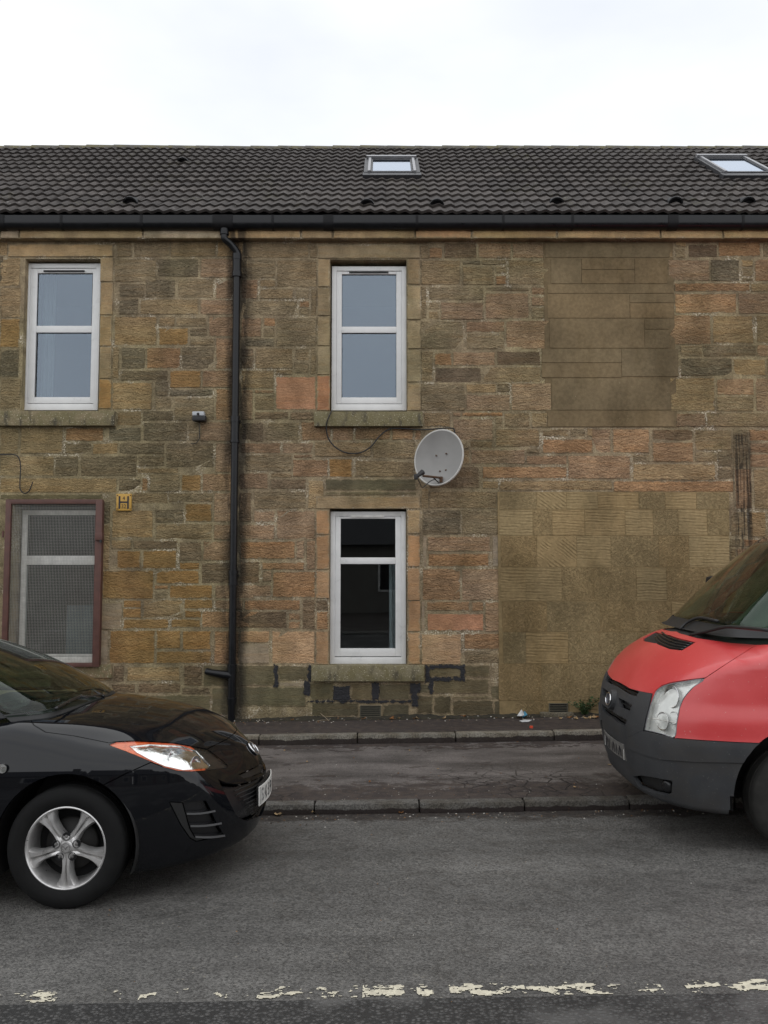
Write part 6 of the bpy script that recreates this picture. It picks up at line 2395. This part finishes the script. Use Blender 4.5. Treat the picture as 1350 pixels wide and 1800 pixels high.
# wheels
def alloy_wheel(parent, loc, out):
    w = empty('wheel', loc, parent=parent)
    tyre(w, .316, .205, .214, M['tyre'])
    y0 = .085 * out

    def Y(y):
        return y * out
    MB().lathe([(.209, Y(-.06)), (.214, Y(.078)), (.2165, Y(.088)), (.210, Y(.0915)), (.204, Y(.086)), (.196, Y(.05)), (.190, Y(-.06))], (0, 0, 0), (0, 1, 0), 64).build('rim', M['alloy'], w, True, 50)
    MB().lathe([(.001, Y(.0)), (.135, Y(.0)), (.14, Y(-.02))], (0, 0, 0), (0, 1, 0), 40).build('brake_disc', M['disc'], w, True)
    MB().lathe([(.001, Y(-.05)), (.20, Y(-.052))], (0, 0, 0), (0, 1, 0), 40).build('wheel_well', M['dark'], w)
    # five spokes that fork a little towards the rim
    half = [(.020, .034), (.060, .027), (.095, .0235), (.130, .026), (.160, .035), (.185, .050), (.203, .066)]
    for k in range(5):
        a = math.radians(-90 + 72 * k)
        ca, sa = math.cos(a), math.sin(a)
        bm = bmesh.new()
        grid = []
        for (r, hw) in half:
            row = []
            for t in (-1, -.72, -.22, 0, .22, .72, 1):
                dep = .072 - .018 * (r / .2) ** 2 * 0 + (-.016 if abs(t) == 1 else 0) + (-.020 * min(1, r / .1) if abs(t) < .1 else (.0 if abs(t) > .5 else -.001))
                dep += .010 * math.sin(math.pi * min(1, r / .2)) * .6
                x, z = r * ca - t * hw * sa, r * sa + t * hw * ca
                row.append(bm.verts.new((x, Y(dep), z)))
            grid.append(row)
        for i in range(len(grid) - 1):
            for j in range(6):
                bm.faces.new((grid[i][j], grid[i][j + 1], grid[i + 1][j + 1], grid[i + 1][j]))
        for row in (0, 6):
            lower = [bm.verts.new((grid[i][row].co.x, Y(.02), grid[i][row].co.z)) for i in range(len(grid))]
            for i in range(len(grid) - 1):
                bm.faces.new((grid[i][row], grid[i + 1][row], lower[i + 1], lower[i]))
        bmesh.ops.recalc_face_normals(bm, faces=bm.faces[:])
        me = bpy.data.meshes.new('spoke')
        bm.to_mesh(me)
        bm.free()
        me.polygons.foreach_set('use_smooth', [True] * len(me.polygons))
        me.set_sharp_from_angle(angle=math.radians(45))
        link('spoke', me, M['alloy'], w)
    MB().lathe([(.062, Y(.03)), (.064, Y(.068)), (.052, Y(.074)), (.034, Y(.075)), (.031, Y(.078)), (.028, Y(.084)), (.001, Y(.086))], (0, 0, 0), (0, 1, 0), 36).build('hub', M['alloy'], w, True, 35)
    for k in range(5):
        a = math.radians(90 + 72 * k)
        c = Vector((math.cos(a) * .057, 0, math.sin(a) * .057))
        MB().lathe([(.021, Y(.070)), (.0215, Y(.0775)), (.0185, Y(.078)), (.0175, Y(.071)), (.001, Y(.0705))], c, (0, 1, 0), 18).build('lug_recess', M['lampblack'], w, True, 40)
        MB().lathe([(.0085, Y(.0705)), (.0085, Y(.080)), (.001, Y(.0815))], c, (0, 1, 0), 6).build('lug_nut', M['steelwheel'], w)
    e = [Vector((x * .024, Y(.0875), z * .024)) for x, z in ((-.92, .30), (-.55, .38), (-.25, .12), (0, -.28), (.25, .12), (.55, .38), (.92, .30))]
    MB().tube(crom(e, 4), .0022, 5).build('cap_mark', M['steelwheel'], w)
    MB().tube([Vector((math.cos(t) * .0235, Y(.0868), math.sin(t) * .0235)) for t in np.linspace(0, 2 * math.pi, 25)], .0016, 5, False).build('cap_ring', M['steelwheel'], w)
    return w


for wu in (0, -2.64):
    for k in (-1, 1):
        alloy_wheel(car, (wu, k * .7655, .3145), k)

# cabin
wsb = [Vector((-.13 - .12 * (v / .71) ** 2 - .14 * (abs(v) / .71) ** 12, v, .992 - .012 * (v / .71) ** 2)) for v in np.linspace(-.71, .71, 31)]
wst = [Vector((-1.10 - .09 * (v / .56) ** 2 - .10 * (abs(v) / .56) ** 12, v, 1.425 - .012 * (v / .56) ** 2 - .023 * (abs(v) / .56) ** 8)) for v in np.linspace(-.56, .56, 31)]
loft('windscreen', lerp_rows(wsb, wst, 8, lambda s_, t: Vector((.03, 0, .035)) * math.sin(math.pi * t)), M['screen'], car, True, .004)
# black band along the foot of the screen, wipers on it
loft('screen_surround', [[p + Vector((.022, 0, -.026)) for p in wsb], [p + Vector((.002, 0, -.008)) for p in wsb], [p + Vector((-.022, 0, .0135)) for p in wsb]], M['matt'], car)
for k in (1, -1):
    e = 30 if k == 1 else 0
    base, topp = wsb[e], wst[e]
    n_ = 9
    A = [base.lerp(topp, t) + Vector((.03, 0, .035)) * math.sin(math.pi * t) for t in np.linspace(0, 1, n_)]
    inn = [p + Vector((.012, -.045 * k, .004)) for p in A]
    out_ = [p + Vector((-.055, .035 * k, -.022)) for p in A]
    loft('windscreen_pillar', [inn, A, out_, [p + Vector((-.03, -.01 * k, -.03)) for p in out_]], PB, car, True, .006)
    # door glass, quarter light, sill of the window
    gl = [Vector((u, k * (.845 - .0 * u), .955 + .015 * (-u - .3))) for u in (-.42, -.9, -1.5, -2.1, -2.55)]
    gt = [Vector((u, k * .60, z)) for u, z in ((-.62, 1.05), (-1.25, 1.36), (-1.6, 1.40), (-2.1, 1.37), (-2.55, 1.24))]
    gl[0] = Vector((-.58, k * .80, .975))
    gt[0] = Vector((-.70, k * .74, 1.06))
    loft('side_glass', lerp_rows(gl, gt, 5, lambda s_, t: Vector((0, .03 * k, 0)) * math.sin(math.pi * t)), M['screen'], car, True, .004)
    loft('window_trim', [[p + Vector((0, .004 * k, .012)) for p in gl], [p + Vector((0, .008 * k, -.012)) for p in gl]], M['matt'], car, True, .006)
    # mirror
    mb = MB()
    mb.lathe([(.001, .085), (.045, .078), (.075, .05), (.088, .0), (.085, -.04), (.001, -.045)], (-.74, k * .98, 1.02), (1, 0, -.05), 24)
    mb.box(-.72, -.66, k * .80, k * .95, .965, 1.0, .01)
    mb.build('door_mirror', PB, car, True, 50)
    MB().lathe([(.001, .006), (.018, .005), (.026, .0)], (-.335, k * .8795, .735), (0, k, 0), 16).build('side_repeater', M['lens'], car, True)
    MB().lathe([(.001, .003), (.024, .0)], (-.335, k * .8775, .735), (0, k, 0), 16).build('repeater_body', M['reflector'], car, True)
    MB().box(-1.05, -.86, k * .868, k * .905, .80, .825, .008).build('door_handle', PB, car, True, 40)
rf = []
for u, z, hw in ((-1.10, 1.425, .57), (-1.3, 1.462, .60), (-1.6, 1.475, .61), (-2.2, 1.455, .60), (-2.75, 1.39, .57)):
    rf.append([Vector((u - .16 * (abs(v)) ** 2 * (1 if u > -1.2 else 0), v * hw, z - .05 * v * v)) for v in np.linspace(-1, 1, 13)])
loft('roof', rf, PB, car, True, .01)
loft('tailgate_glass', lerp_rows([Vector((-2.75, v * .57, 1.39 - .05 * v * v)) for v in np.linspace(-1, 1, 9)], [Vector((-3.32, v * .66, 1.0)) for v in np.linspace(-1, 1, 9)], 5), M['screen'], car, True, .004)
P_, Q_ = surface_net(F_car, (-3.62, -.94, .1), (-.46, .94, 1.05), .06)
P_ = P_ * np.array([1, .997, .999])
keep = [list(q) for q in Q_ if P_[q].mean(0)[0] < -.57]
me = bpy.data.meshes.new('rear_body')
me.from_pydata([tuple(p) for p in P_], [], keep)
me.polygons.foreach_set('use_smooth', [True] * len(me.polygons))
link('rear_body', me, PB, car)
# interior seen through the screen
MB().box(-1.0, -.5, -.68, .68, .86, .965, .03).build('dashboard', M['dash'], car, True, 40)
for k in (-1, 1):
    MB().box(-1.62, -1.44, k * .36 - .23, k * .36 + .23, .5, 1.12, .06).box(-1.60, -1.47, k * .36 - .13, k * .36 + .13, 1.13, 1.30, .05).build('front_seat', M['seat'], car, True, 50)
MB().lathe([(.001, .01), (.03, .0)], (-1.0, -.36, 1.0), (-.9, 0, .4), 8).tube([Vector((-1.02 - .03 * math.sin(t), -.36 + .185 * math.cos(t), .97 + .18 * math.sin(t))) for t in np.linspace(0, 2 * math.pi, 25)], .014, 8, False).build('steering_wheel', M['dash'], car, True)
MB().box(-.9, -.6, -.45, -.2, .967, .970).build('parking_paper', M['curtain_dark'], car)
# underside so that no light passes below
MB().box(-3.3, .62, -.58, .58, .17, .23).build('underside', M['dark'], car)
# wipers resting on the foot of the screen
for (pts, nm) in (([(98, 1245.5), (110, 1239), (127, 1230), (143, 1223)], 'wiper_arm'), ([(140, 1224), (152, 1226), (168, 1223), (182, 1222)], 'wiper_arm'), ([(160, 1212), (172, 1219), (183, 1224)], 'wiper_blade')):
    P3 = []
    for (x, y) in pts:
        o_, d_ = MCAR.inverted() @ CAM, (MCAR.inverted().to_3x3() @ ray(x, y))
        nn = Vector((.433, 0, .97)).normalized()
        t = (Vector((-.13, 0, .992)) - o_).dot(nn) / d_.dot(nn)
        P3.append(o_ + d_ * t)
    MB().tube(crom(P3, 4), .009, 8).build(nm, M['lampblack'], car, True)

# ================================================================== red van
VYC = 6.205                                      # centre line: far wheels are up on the pavement
VXW = 2.585
vx_ = Vector((-1, 0, -SLX)).normalized()
vroll = 0.010
vy_ = Vector((0, -1, -vroll)).normalized()
vz_ = vx_.cross(vy_).normalized()
vy_ = vz_.cross(vx_)
MVAN = Matrix((vx_, vy_, vz_)).transposed().to_4x4()
_near = Vector((VXW, VYC - .86, road_z(VXW, VYC - .86)))
MVAN.translation = Vector((VXW, VYC, _near.z + vroll * .86))
van = empty('parked_van', (0, 0, 0), 'red panel van with grey plastic bumper half up on the pavement', 'van')
van.matrix_world = MVAN

v_top = table([(-6, 1.38), (-.2, 1.37), (.17, 1.345), (.38, 1.305), (.467, 1.272), (.58, 1.207), (.713, 1.092), (.78, 1.015), (.83, .955), (.90, .85), (1.1, .6)], .04)
v_side = table([(0, .93), (.2, .955), (.3, .968), (.40, .974), (.66, .976), (.70, .966), (.80, .966), (.85, .955), (.90, .942), (1.0, .935), (1.2, .915), (1.4, .88)], .018)
v_nose = table([(.1, .75), (.2, .82), (.27, .858), (.36, .882), (.48, .902), (.62, .915), (.72, .913), (.84, .893), (.95, .868), (1.05, .83), (1.3, .75)], .03)


def F_van(P):
    u, v, z = P[:, 0], np.abs(P[:, 1]), P[:, 2]
    top = v_top(u) - .135 * (v / .87) ** 2.2 * np.clip((u + .1) / .3, 0, 1)
    ft = (z - top) * .80
    b = v_side(z)
    a = v_nose(z)
    up = np.maximum(u + .0, 0) / a
    n = 3.1
    q = ((up ** n + (v / b) ** n + 1e-9) ** (1 / n) - 1) * b
    f = smax(ft, q, .045)
    f = smax(f, .245 - .06 * np.clip(v / .9, 0, 1) ** 2 * 0 - z, .03)
    f = smax(f, -u - 4.0, .05)
    return f


sv = Shell(F_van, MVAN, 1, (-.62, -.06, .18), (1.02, 1.04, 1.44), .028)
VHEAD = [(1131.8, 1284.5), (1136.4, 1263.5), (1142.6, 1240), (1149, 1223), (1153.5, 1213.8), (1163, 1206), (1180, 1200.5), (1208, 1196), (1239, 1192.5), (1219, 1207.5), (1206.4, 1221.5), (1200, 1231), (1195.5, 1243), (1190, 1271), (1186, 1297),
         (1164.4, 1291.5), (1148, 1287.5)]
VBON = [(1040, 1165), (1076.5, 1186), (1091, 1201), (1107, 1210.7), (1127, 1216), (1147.3, 1219.5), (1153.5, 1213), (1163, 1205), (1180, 1199.5), (1208, 1195), (1240, 1191.5), (1283, 1163), (1330, 1133.4), (1280, 1129.5), (1227, 1121.7), (1194.4, 1113), (1181, 1103), (1172, 1085), (1100, 1060)]
VGREY = [(1000, 1140), (1040, 1165), (1076.5, 1186), (1091, 1201), (1107, 1210.7), (1127, 1216), (1147.3, 1219.5), (1142.6, 1240), (1136.4, 1263.5), (1131.8, 1284.5), (1148, 1287.5), (1164.4, 1291.5), (1186, 1297.5), (1230, 1301), (1290, 1304.5), (1360, 1307.5), (1480, 1312), (1480, 1500), (1000, 1500)]
VVENT = [(1147, 1122), (1165, 1109.5), (1175, 1116), (1192, 1122), (1222, 1129), (1199, 1143), (1178, 1141), (1156, 1132)]
S1 = [(1050, 1172), (1066, 1180), (1078, 1191), (1094, 1203.5), (1108, 1211.5), (1124.8, 1217), (1120, 1224.6), (1107, 1220), (1086.7, 1207), (1074, 1196), (1055, 1184)]
S2 = [(1089, 1227), (1113, 1239.4), (1108.4, 1250), (1091, 1242.5)]
S3 = [(1050, 1225), (1062, 1236), (1070, 1245), (1085, 1255.8), (1103.8, 1266), (1100, 1276), (1085, 1267.4), (1074, 1257.5), (1058, 1245)]
FOG = [(1114.6, 1364.6), (1130, 1363), (1149, 1366), (1183, 1372.4), (1181.5, 1392.6), (1173.7, 1397), (1149, 1392.6), (1124, 1381.7)]
VLEDGE = [(1104, 1297), (1131.8, 1284.5), (1148, 1287.5), (1164.4, 1291.5), (1186, 1297.5), (1230, 1301), (1290, 1304.5), (1360, 1307.5), (1480, 1312), (1480, 1346), (1360, 1342), (1296, 1340.5), (1220, 1339), (1164.5, 1335), (1135, 1327), (1108, 1316)]
VCOWL = [(1181, 1103), (1194.4, 1113), (1227, 1121.7), (1280, 1129.5), (1330, 1133.4), (1365, 1132.5), (1480, 1128), (1480, 1030), (1170, 1030), (1172, 1085)]
VARCH = [to_px(MVAN @ Vector((.445 * math.cos(t), .955, .335 + .445 * math.sin(t)))) for t in np.linspace(0, 2 * math.pi, 56, endpoint=False)]
for pl in (VHEAD, VBON, VGREY, VLEDGE, VVENT, S1, S2, S3, FOG, VARCH, VCOWL):
    sv.cut(pl)
sv.bisect_local((-.47, 0, 0), (1, 0, 0))
sv.mark_poly('void', VARCH, lambda c, f: c.y > .5 and c.z < .95)
sv.mark('void', lambda c, p, f: c.z < .36 and c.x < .452 and c.y > .3)
sv.mark_poly('head', VHEAD, lambda c, f: c.y > .2)
sv.mark_poly('vent', VVENT, lambda c, f: c.z > 1.0)
sv.mark_poly('slot', S1, lambda c, f: c.x > .6)
sv.mark_poly('slot2', S2, lambda c, f: c.x > .6)
sv.mark_poly('slot3', S3, lambda c, f: c.x > .6)
sv.mark_poly('fog', FOG)
sv.mark_poly('bonnet', VBON, lambda c, f: c.z > .7)
sv.mark_poly('ledge', VLEDGE, lambda c, f: c.y > .3)
sv.mark_poly('grey', VGREY, lambda c, f: c.x > -.2)
sv.mark_poly('cowl', VCOWL, lambda c, f: c.z > 1.05)
sv.mark('door', lambda c, p, f: c.x < -.47)
RED = M['vanred']
sv.part('bonnet', 'bonnet', RED, van, gap=.0025)
sv.part('grey', 'front_bumper', M['bumper'], van, gap=.0015, rim=.03, offset=.008)
for side in ('near', 'far'):
    sv.part('rest', 'front_wing', RED, van, side, gap=.002)
    sv.part('door', 'door_skin', RED, van, side, gap=.003)
    arch_liner(van, 0, .335, .452, .50, .93, 1 if side == 'near' else -1)
    sv.part('ledge', 'bumper_ledge', M['bumper'], van, side, gap=.002, rim=.03, offset=.016)
    sv.part('head', 'headlight', M['lens'], van, side, offset=-.001, gap=.002, rim=.004)
    sv.part('head', 'reflector', M['lampwhite'], van, side, offset=-.034, gap=.002, rim=-.031)
    sv.part('head', 'lamp_bezel', M['plate'], van, side, offset=-.003, gap=.003, rim=.036) if False else None
    sv.part('fog', 'fog_recess', M['matt'], van, side, offset=-.035, rim=0)
    sv.part('slot2', 'grille_slot', M['lampblack'], van, side, offset=-.03, rim=0)
sv.part('slot', 'upper_grille_slot', M['lampblack'], van, offset=-.03, rim=0)
sv.part('slot3', 'lower_grille_slot', M['lampblack'], van, offset=-.03, rim=0)
sv.part('vent', 'bonnet_vent', M['matt'], van, offset=-.006, rim=0)
sv.part('cowl', 'cowl', M['matt'], van, offset=-.01)


def strip(Mw, F, pts, w, mat, parent, name, k=1, lift=.003, down=Vector((0, 0, -1))):
    """thin raised bead that follows the body along a line of the photo"""
    P = []
    for x, y in pts:
        p, n = ray_local(Mw, F, x, y)
        if p is None:
            continue
        P.append(flip(p + n * lift, k))
    if len(P) > 1:
        MB().tube(crom(P, 4), w, 6).build(name, mat, parent, True)


# bars in the grille openings, ribs across the bonnet vent
for pts in ([(1079, 1196), (1094, 1208), (1108, 1215.5), (1122, 1220.5)], [(1089.5, 1234.5), (1110.5, 1244.5)], [(1072, 1251), (1085, 1261.5), (1101, 1271)]):
    for k in (1, -1):
        strip(MVAN, F_van, pts, .004, M['matt'], van, 'grille_bar', k, -.012)
VU = [(1165, 1109.5), (1175, 1116), (1192, 1122), (1222, 1129)]
VL = [(1147, 1122), (1156, 1132), (1178, 1141), (1199, 1143)]
for t in (.15, .38, .62, .85):
    pts = [(l_[0] * (1 - t) + h_[0] * t, l_[1] * (1 - t) + h_[1] * t) for l_, h_ in zip(VL, VU)]
    pts = [(x + (1184 - x) * .06, y) for x, y in pts]
    P3 = [ray_local(MVAN, F_van, x, y)[0] for x, y in pts]
    MB().tube(crom(P3, 5), .007, 6).build('vent_rib', M['lampblack'], van, True)
# headlamp units
for k in (1, -1):
    for (x, y, r) in ((1176, 1222, .072), (1160, 1268, .058), (1181, 1262, .04)):
        p, n = ray_local(MVAN, F_van, x, y, .040)
        p, n = flip(p, k), flip(n, k)
        d = Vector((.9, .3 * k, .1)).normalized()
        MB().lathe([(.004, -.02), (r * .4, -.018), (r * .75, -.006), (r, .016), (r * 1.04, .014)], p, d, 20).build('lamp_bowl', M['chrome'], van, True)
    strip(MVAN, F_van, [(1137, 1262), (1150, 1264), (1170, 1268), (1190, 1272)], .004, M['plate'], van, 'lamp_divider', k, -.035)
    edge = VHEAD + [VHEAD[0]]
    strip(MVAN, F_van, [(x + (1170 - x) * .03, y + (1245 - y) * .03) for x, y in edge], .0035, M['alu'], van, 'lamp_seal', k, -.002)
    # fog lamp
    p, n = ray_local(MVAN, F_van, 1168, 1384, .02)
    p, n = flip(p, k), flip(n, k)
    MB().lathe([(.001, .012), (.03, .01), (.042, .0), (.045, -.02)], p, n, 20).build('fog_lamp', M['lampblack'], van, True)

# badge in its round socket, plate
bc, bn, e1, e2 = badge(F_van, .80, van, .043, .060, M['chrome'], M['badgeblue'], False, lift=.045)
MB().lathe([(.040, .0), (.068, -.004), (.072, -.02), (.078, -.07)], bc - bn * .004, bn, 32).build('badge_socket', M['bumper'], van, True, 50)
pz = .478
pu = nose_u(F_van, 0, pz)
rows = [[Vector((pu + .022 - .018 * (vv / .26) ** 2 + zz * .18, vv, pz + zz)) for vv in np.linspace(-.26, .26, 9)] for zz in np.linspace(-.056, .056, 3)]
vpl = loft('number_plate', rows, M['plate_dirty'], van, True, .006, 40)
MB().box(-.05, -.008, -.2, .2, -.04, .04).build('plate_backing', M['matt'], vpl).location = (pu + .012, 0, pz)
# the plate is too grimy to read: a border and traces of strokes
for vv in (.245, -.245):
    MB().box(-.001, .0015, vv - .005, vv + .005, -.05, .05).build('plate_border', M['plate'], vpl).location = (pu + .0085, 0, pz)
for vv, tl in ((.19, .35), (.165, -.35), (.11, 0), (.06, .3), (.03, -.3), (-.06, 0), (-.11, .2), (-.16, 0), (-.20, 0)):
    o = MB().box(-.001, .001, -.006, .006, -.036, .036).build('plate_stroke', M['signblack'], vpl)
    o.location = (pu + .0275 - .018 * (vv / .26) ** 2, vv, pz)
    o.rotation_euler = (tl, 0, 0)


def steel_wheel(parent, loc, out):
    w = empty('wheel', loc, parent=parent)
    tyre(w, .325, .205, .195, M['tyre_dusty'])

    def Y(y):
        return y * out
    MB().lathe([(.19, Y(-.06)), (.196, Y(.074)), (.199, Y(.084)), (.190, Y(.086)), (.18, Y(.06)), (.165, Y(.045)), (.14, Y(.052)), (.10, Y(.03)), (.07, Y(.034)), (.068, Y(.06)), (.04, Y(.066)), (.001, Y(.067))], (0, 0, 0), (0, 1, 0), 48).build('rim', M['steelwheel'], w, True, 50)
    for k in range(8):
        a = math.pi * 2 * k / 8
        MB().lathe([(.001, Y(.053)), (.017, Y(.0525))], (math.cos(a) * .148, 0, math.sin(a) * .148), (0, 1, 0), 12).build('wheel_hole', M['dark'], w)
    return w


zn = .325
zf_ = (MVAN.inverted() @ Vector((VXW, VYC + .85, pave_z(VXW, VYC + .85)))).z
for wu in (0, -2.93):
    steel_wheel(van, (wu, .855, zn), 1)
    zz_ = (MVAN.inverted() @ Vector((VXW - wu, VYC + .855, pave_z(VXW - wu, VYC + .855)))).z
    steel_wheel(van, (wu, -.855, zz_ + .324), -1)

# windscreen, pillars, cab
vb = [Vector((.33 - .06 * (v / .8) ** 2 - .24 * (abs(v) / .80) ** 10, v, 1.325 + .0 * v)) for v in np.linspace(-.80, .80, 21)]
vt = [Vector((-.42 - .05 * (v / .7) ** 2 - .17 * (abs(v) / .70) ** 10, v, 1.985 - .02 * (v / .7) ** 2)) for v in np.linspace(-.70, .70, 21)]
loft('windscreen', lerp_rows(vb, vt, 8, lambda s_, t: Vector((.02, 0, .02)) * math.sin(math.pi * t)), M['screen'], van, True, .004)
loft('screen_surround', [[p + Vector((.06, 0, -.02)) for p in vb], [p + Vector((.02, 0, -.005)) for p in vb], [p + Vector((-.03, 0, .04)) for p in vb]], M['matt'], van)
VG = plain('pillar_trim_wall_reflection', (.20, .21, .175), .7, var=.12)  # wide inner trim; its olive grey paints in the wall's reflection at the glass edge
for k in (1, -1):
    e = 20 if k == 1 else 0
    A = [vb[e].lerp(vt[e], t) for t in np.linspace(-.06, 1.0, 10)]
    inn = [p + Vector((.005, -.05 * k, .012)) for p in A]
    out_ = [p + Vector((-.05, .10 * k, -.02)) for p in A]
    loft('windscreen_pillar', [inn, A, [p + Vector((-.01, .05 * k, .0)) for p in A], out_, [p + Vector((-.10, -.0 * k, -.0)) for p in out_]], RED, van, True, .008)
    T_ = [vb[e].lerp(vt[e], t) for t in np.linspace(.02, 1.0, 10)]
    T2 = [vb[e - 4 * k].lerp(vt[e - 4 * k], t) + Vector((-.015, 0, -.015)) for t in np.linspace(.02, 1.0, 10)]
    loft('pillar_trim_reflection', [[p + Vector((-.008, -.006 * k, -.012)) for p in T_], [(p + q_) / 2 + Vector((-.005, 0, -.012)) for p, q_ in zip(T_, T2)], T2, [p + Vector((-.10, .02 * k, -.03)) for p in T2]], VG, van, True, .006)
    gl = [Vector((u, k * .93, 1.30)) for u in (-.12, -.6, -1.15)]
    gt = [Vector((-.36, k * .87, 1.58)), Vector((-.75, k * .80, 1.90)), Vector((-1.15, k * .80, 1.90))]
    loft('side_glass', lerp_rows(gl, gt, 4), M['screen'], van, True, .004)
    mb = MB()
    mb.box(-.34, -.24, k * 1.02, k * 1.20, 1.34, 1.66, .04)
    mb.box(-.32, -.26, k * .93, k * 1.03, 1.40, 1.44, .01).box(-.32, -.26, k * .93, k * 1.03, 1.55, 1.59, .01)
    mb.build('door_mirror', M['matt'], van, True, 50)
    # body side panel behind the cab
    sd = []
    for z, yy in ((.30, .955), (.66, .976), (.70, .966), (.80, .966), (.90, .942), (1.2, .935), (1.6, .90), (1.9, .84), (2.0, .78)):
        sd.append([Vector((u, k * yy, z)) for u in (-1.2, -1.8, -2.4, -3.0, -3.6, -3.95)])
    loft('body_side', sd, RED, van, True, .01)
    MB().box(-1.5, -1.38, k * .965, k * 1.0, 1.02, 1.07, .01).build('door_handle', M['bumper'], van, True, 40)
    dr = []
    for z, yy in ((.30, .953), (.66, .974), (.70, .964), (.80, .964), (.90, .940), (1.2, .933), (1.30, .93)):
        dr.append([Vector((u, k * yy, z)) for u in (-.60, -.9, -1.19)])
    loft('door_panel', dr, RED, van, True, .01)
rf = []
for u in (-.44, -.8, -1.4, -2.4, -3.4, -3.95):
    rf.append([Vector((u - .2 * abs(v) ** 2 * (1 if u > -.6 else 0), v * .79, 2.06 - .07 * v * v - (.07 if u > -.5 else 0))) for v in np.linspace(-1, 1, 13)])
loft('roof', rf, RED, van, True, .012)
MB().box(-4.0, -3.96, -.9, .9, .35, 1.95, .02).build('rear_doors', RED, van, True, 40)
MB().box(-3.9, .50, -.6, .6, .26, .36).build('underside', M['dark'], van)
MB().box(-.62, -.08, -.84, .84, 1.02, 1.30, .05).build('dashboard', M['dash'], van, True, 40)
for k in (-1, 1):
    MB().box(-1.25, -1.05, k * .45 - .26, k * .45 + .26, .8, 1.5, .06).box(-1.22, -1.09, k * .45 - .14, k * .45 + .14, 1.52, 1.72, .05).build('cab_seat', M['seat'], van, True, 50)
MB().box(-1.75, -1.72, -.84, .84, .5, 1.95).build('bulkhead', M['dash'], van)
for i, (x, y, w_, d_, c_) in enumerate(((-.30, -.45, .26, .16, 'paper'), (-.34, .05, .24, .18, 'paper'), (-.40, .32, .22, .12, 'paper_blue'), (-.36, .58, .30, .18, 'paper'))):
    o = MB().box(-d_ / 2, d_ / 2, -w_ / 2, w_ / 2, 0, .012 + .006 * i).build('cab_paper', M[c_], van)
    o.location = (x, y, 1.301)
    o.rotation_euler = (0, 0, .3 * (i - 1.5))
# wipers
for pts in ([(1213, 1116.5), (1245, 1109), (1275, 1102), (1300, 1103), (1352, 1108)], [(1195, 1106), (1208, 1094), (1230, 1086), (1262, 1092)]):
    P3 = []
    for x, y in pts:
        o_, d_ = MVAN.inverted() @ CAM, (MVAN.inverted().to_3x3() @ ray(x, y))
        # plane of the screen, lifted a little
        nn = Vector((.66, 0, .75)).normalized()
        t = (Vector((.33, 0, 1.36)) - o_).dot(nn) / d_.dot(nn)
        P3.append(o_ + d_ * t)
    MB().tube(crom(P3, 4), .011, 8).build('wiper', M['matt'], van, True)

# ================================================================== houses across the street (they show in the glass and in the paintwork)
def cottage(x, w, eav, rdg, y0, dep, label, chim):
    h = empty('cottage', (x, y0, SLX * x), label, 'house', 'cottages across the street')
    wl = MB().box(-w / 2, w / 2, -dep, 0, -.5, eav).build('wall', M['harl'], h)
    mb = MB()
    e = .3
    mb.prism([(.25, eav - .06), (-dep / 2, rdg), (-dep - .25, eav - .06)], lambda y, z: Vector((-w / 2 - e, y, z)), lambda y, z: Vector((w / 2 + e, y, z)))
    r = mb.build('roof', M['houseroof'], h)
    for cx in chim:
        MB().box(cx - .45, cx + .45, -dep / 2 - .3, -dep / 2 + .3, rdg - .5, rdg + .7).build('chimney', M['harl'], r)
    for k in range(3):
        wx = -w / 2 + w * (k + .5) / 3
        if k == 1:
            d = MB().box(wx - .45, wx + .45, .001, .03, .05, 2.1).build('door', M['redoxide'], h)
            MB().lathe([(.001, .03), (.02, .02), (.02, 0)], (wx + .35, .03, 1.05), (0, 1, 0), 10).build('handle', M['alu'], d)
        else:
            q = MB().box(wx - .6, wx + .6, .001, .03, .9, 2.15).build('window', M['upvc'], h)
            MB().box(wx - .52, wx + .52, .031, .036, .98, 2.07).build('pane', M['lampblack'], q)
    return h


cottage(-12.0, 8.5, 2.7, 4.8, -14.3, 6.5, 'grey harled cottage with two chimneys standing across the street', (-3.4, 3.2))
cottage(-2.3, 8.0, 2.8, 5.1, -14.6, 6.5, 'grey harled cottage with one chimney standing across the street', (3.0,))
cottage(7.2, 8.6, 2.7, 4.9, -14.2, 6.5, 'grey harled cottage with a middle chimney across the street', (0.4,))
cottage(17.0, 8.6, 2.8, 5.0, -14.6, 6.5, 'grey harled cottage at the uphill end across the street', (-3.2, 2.5))
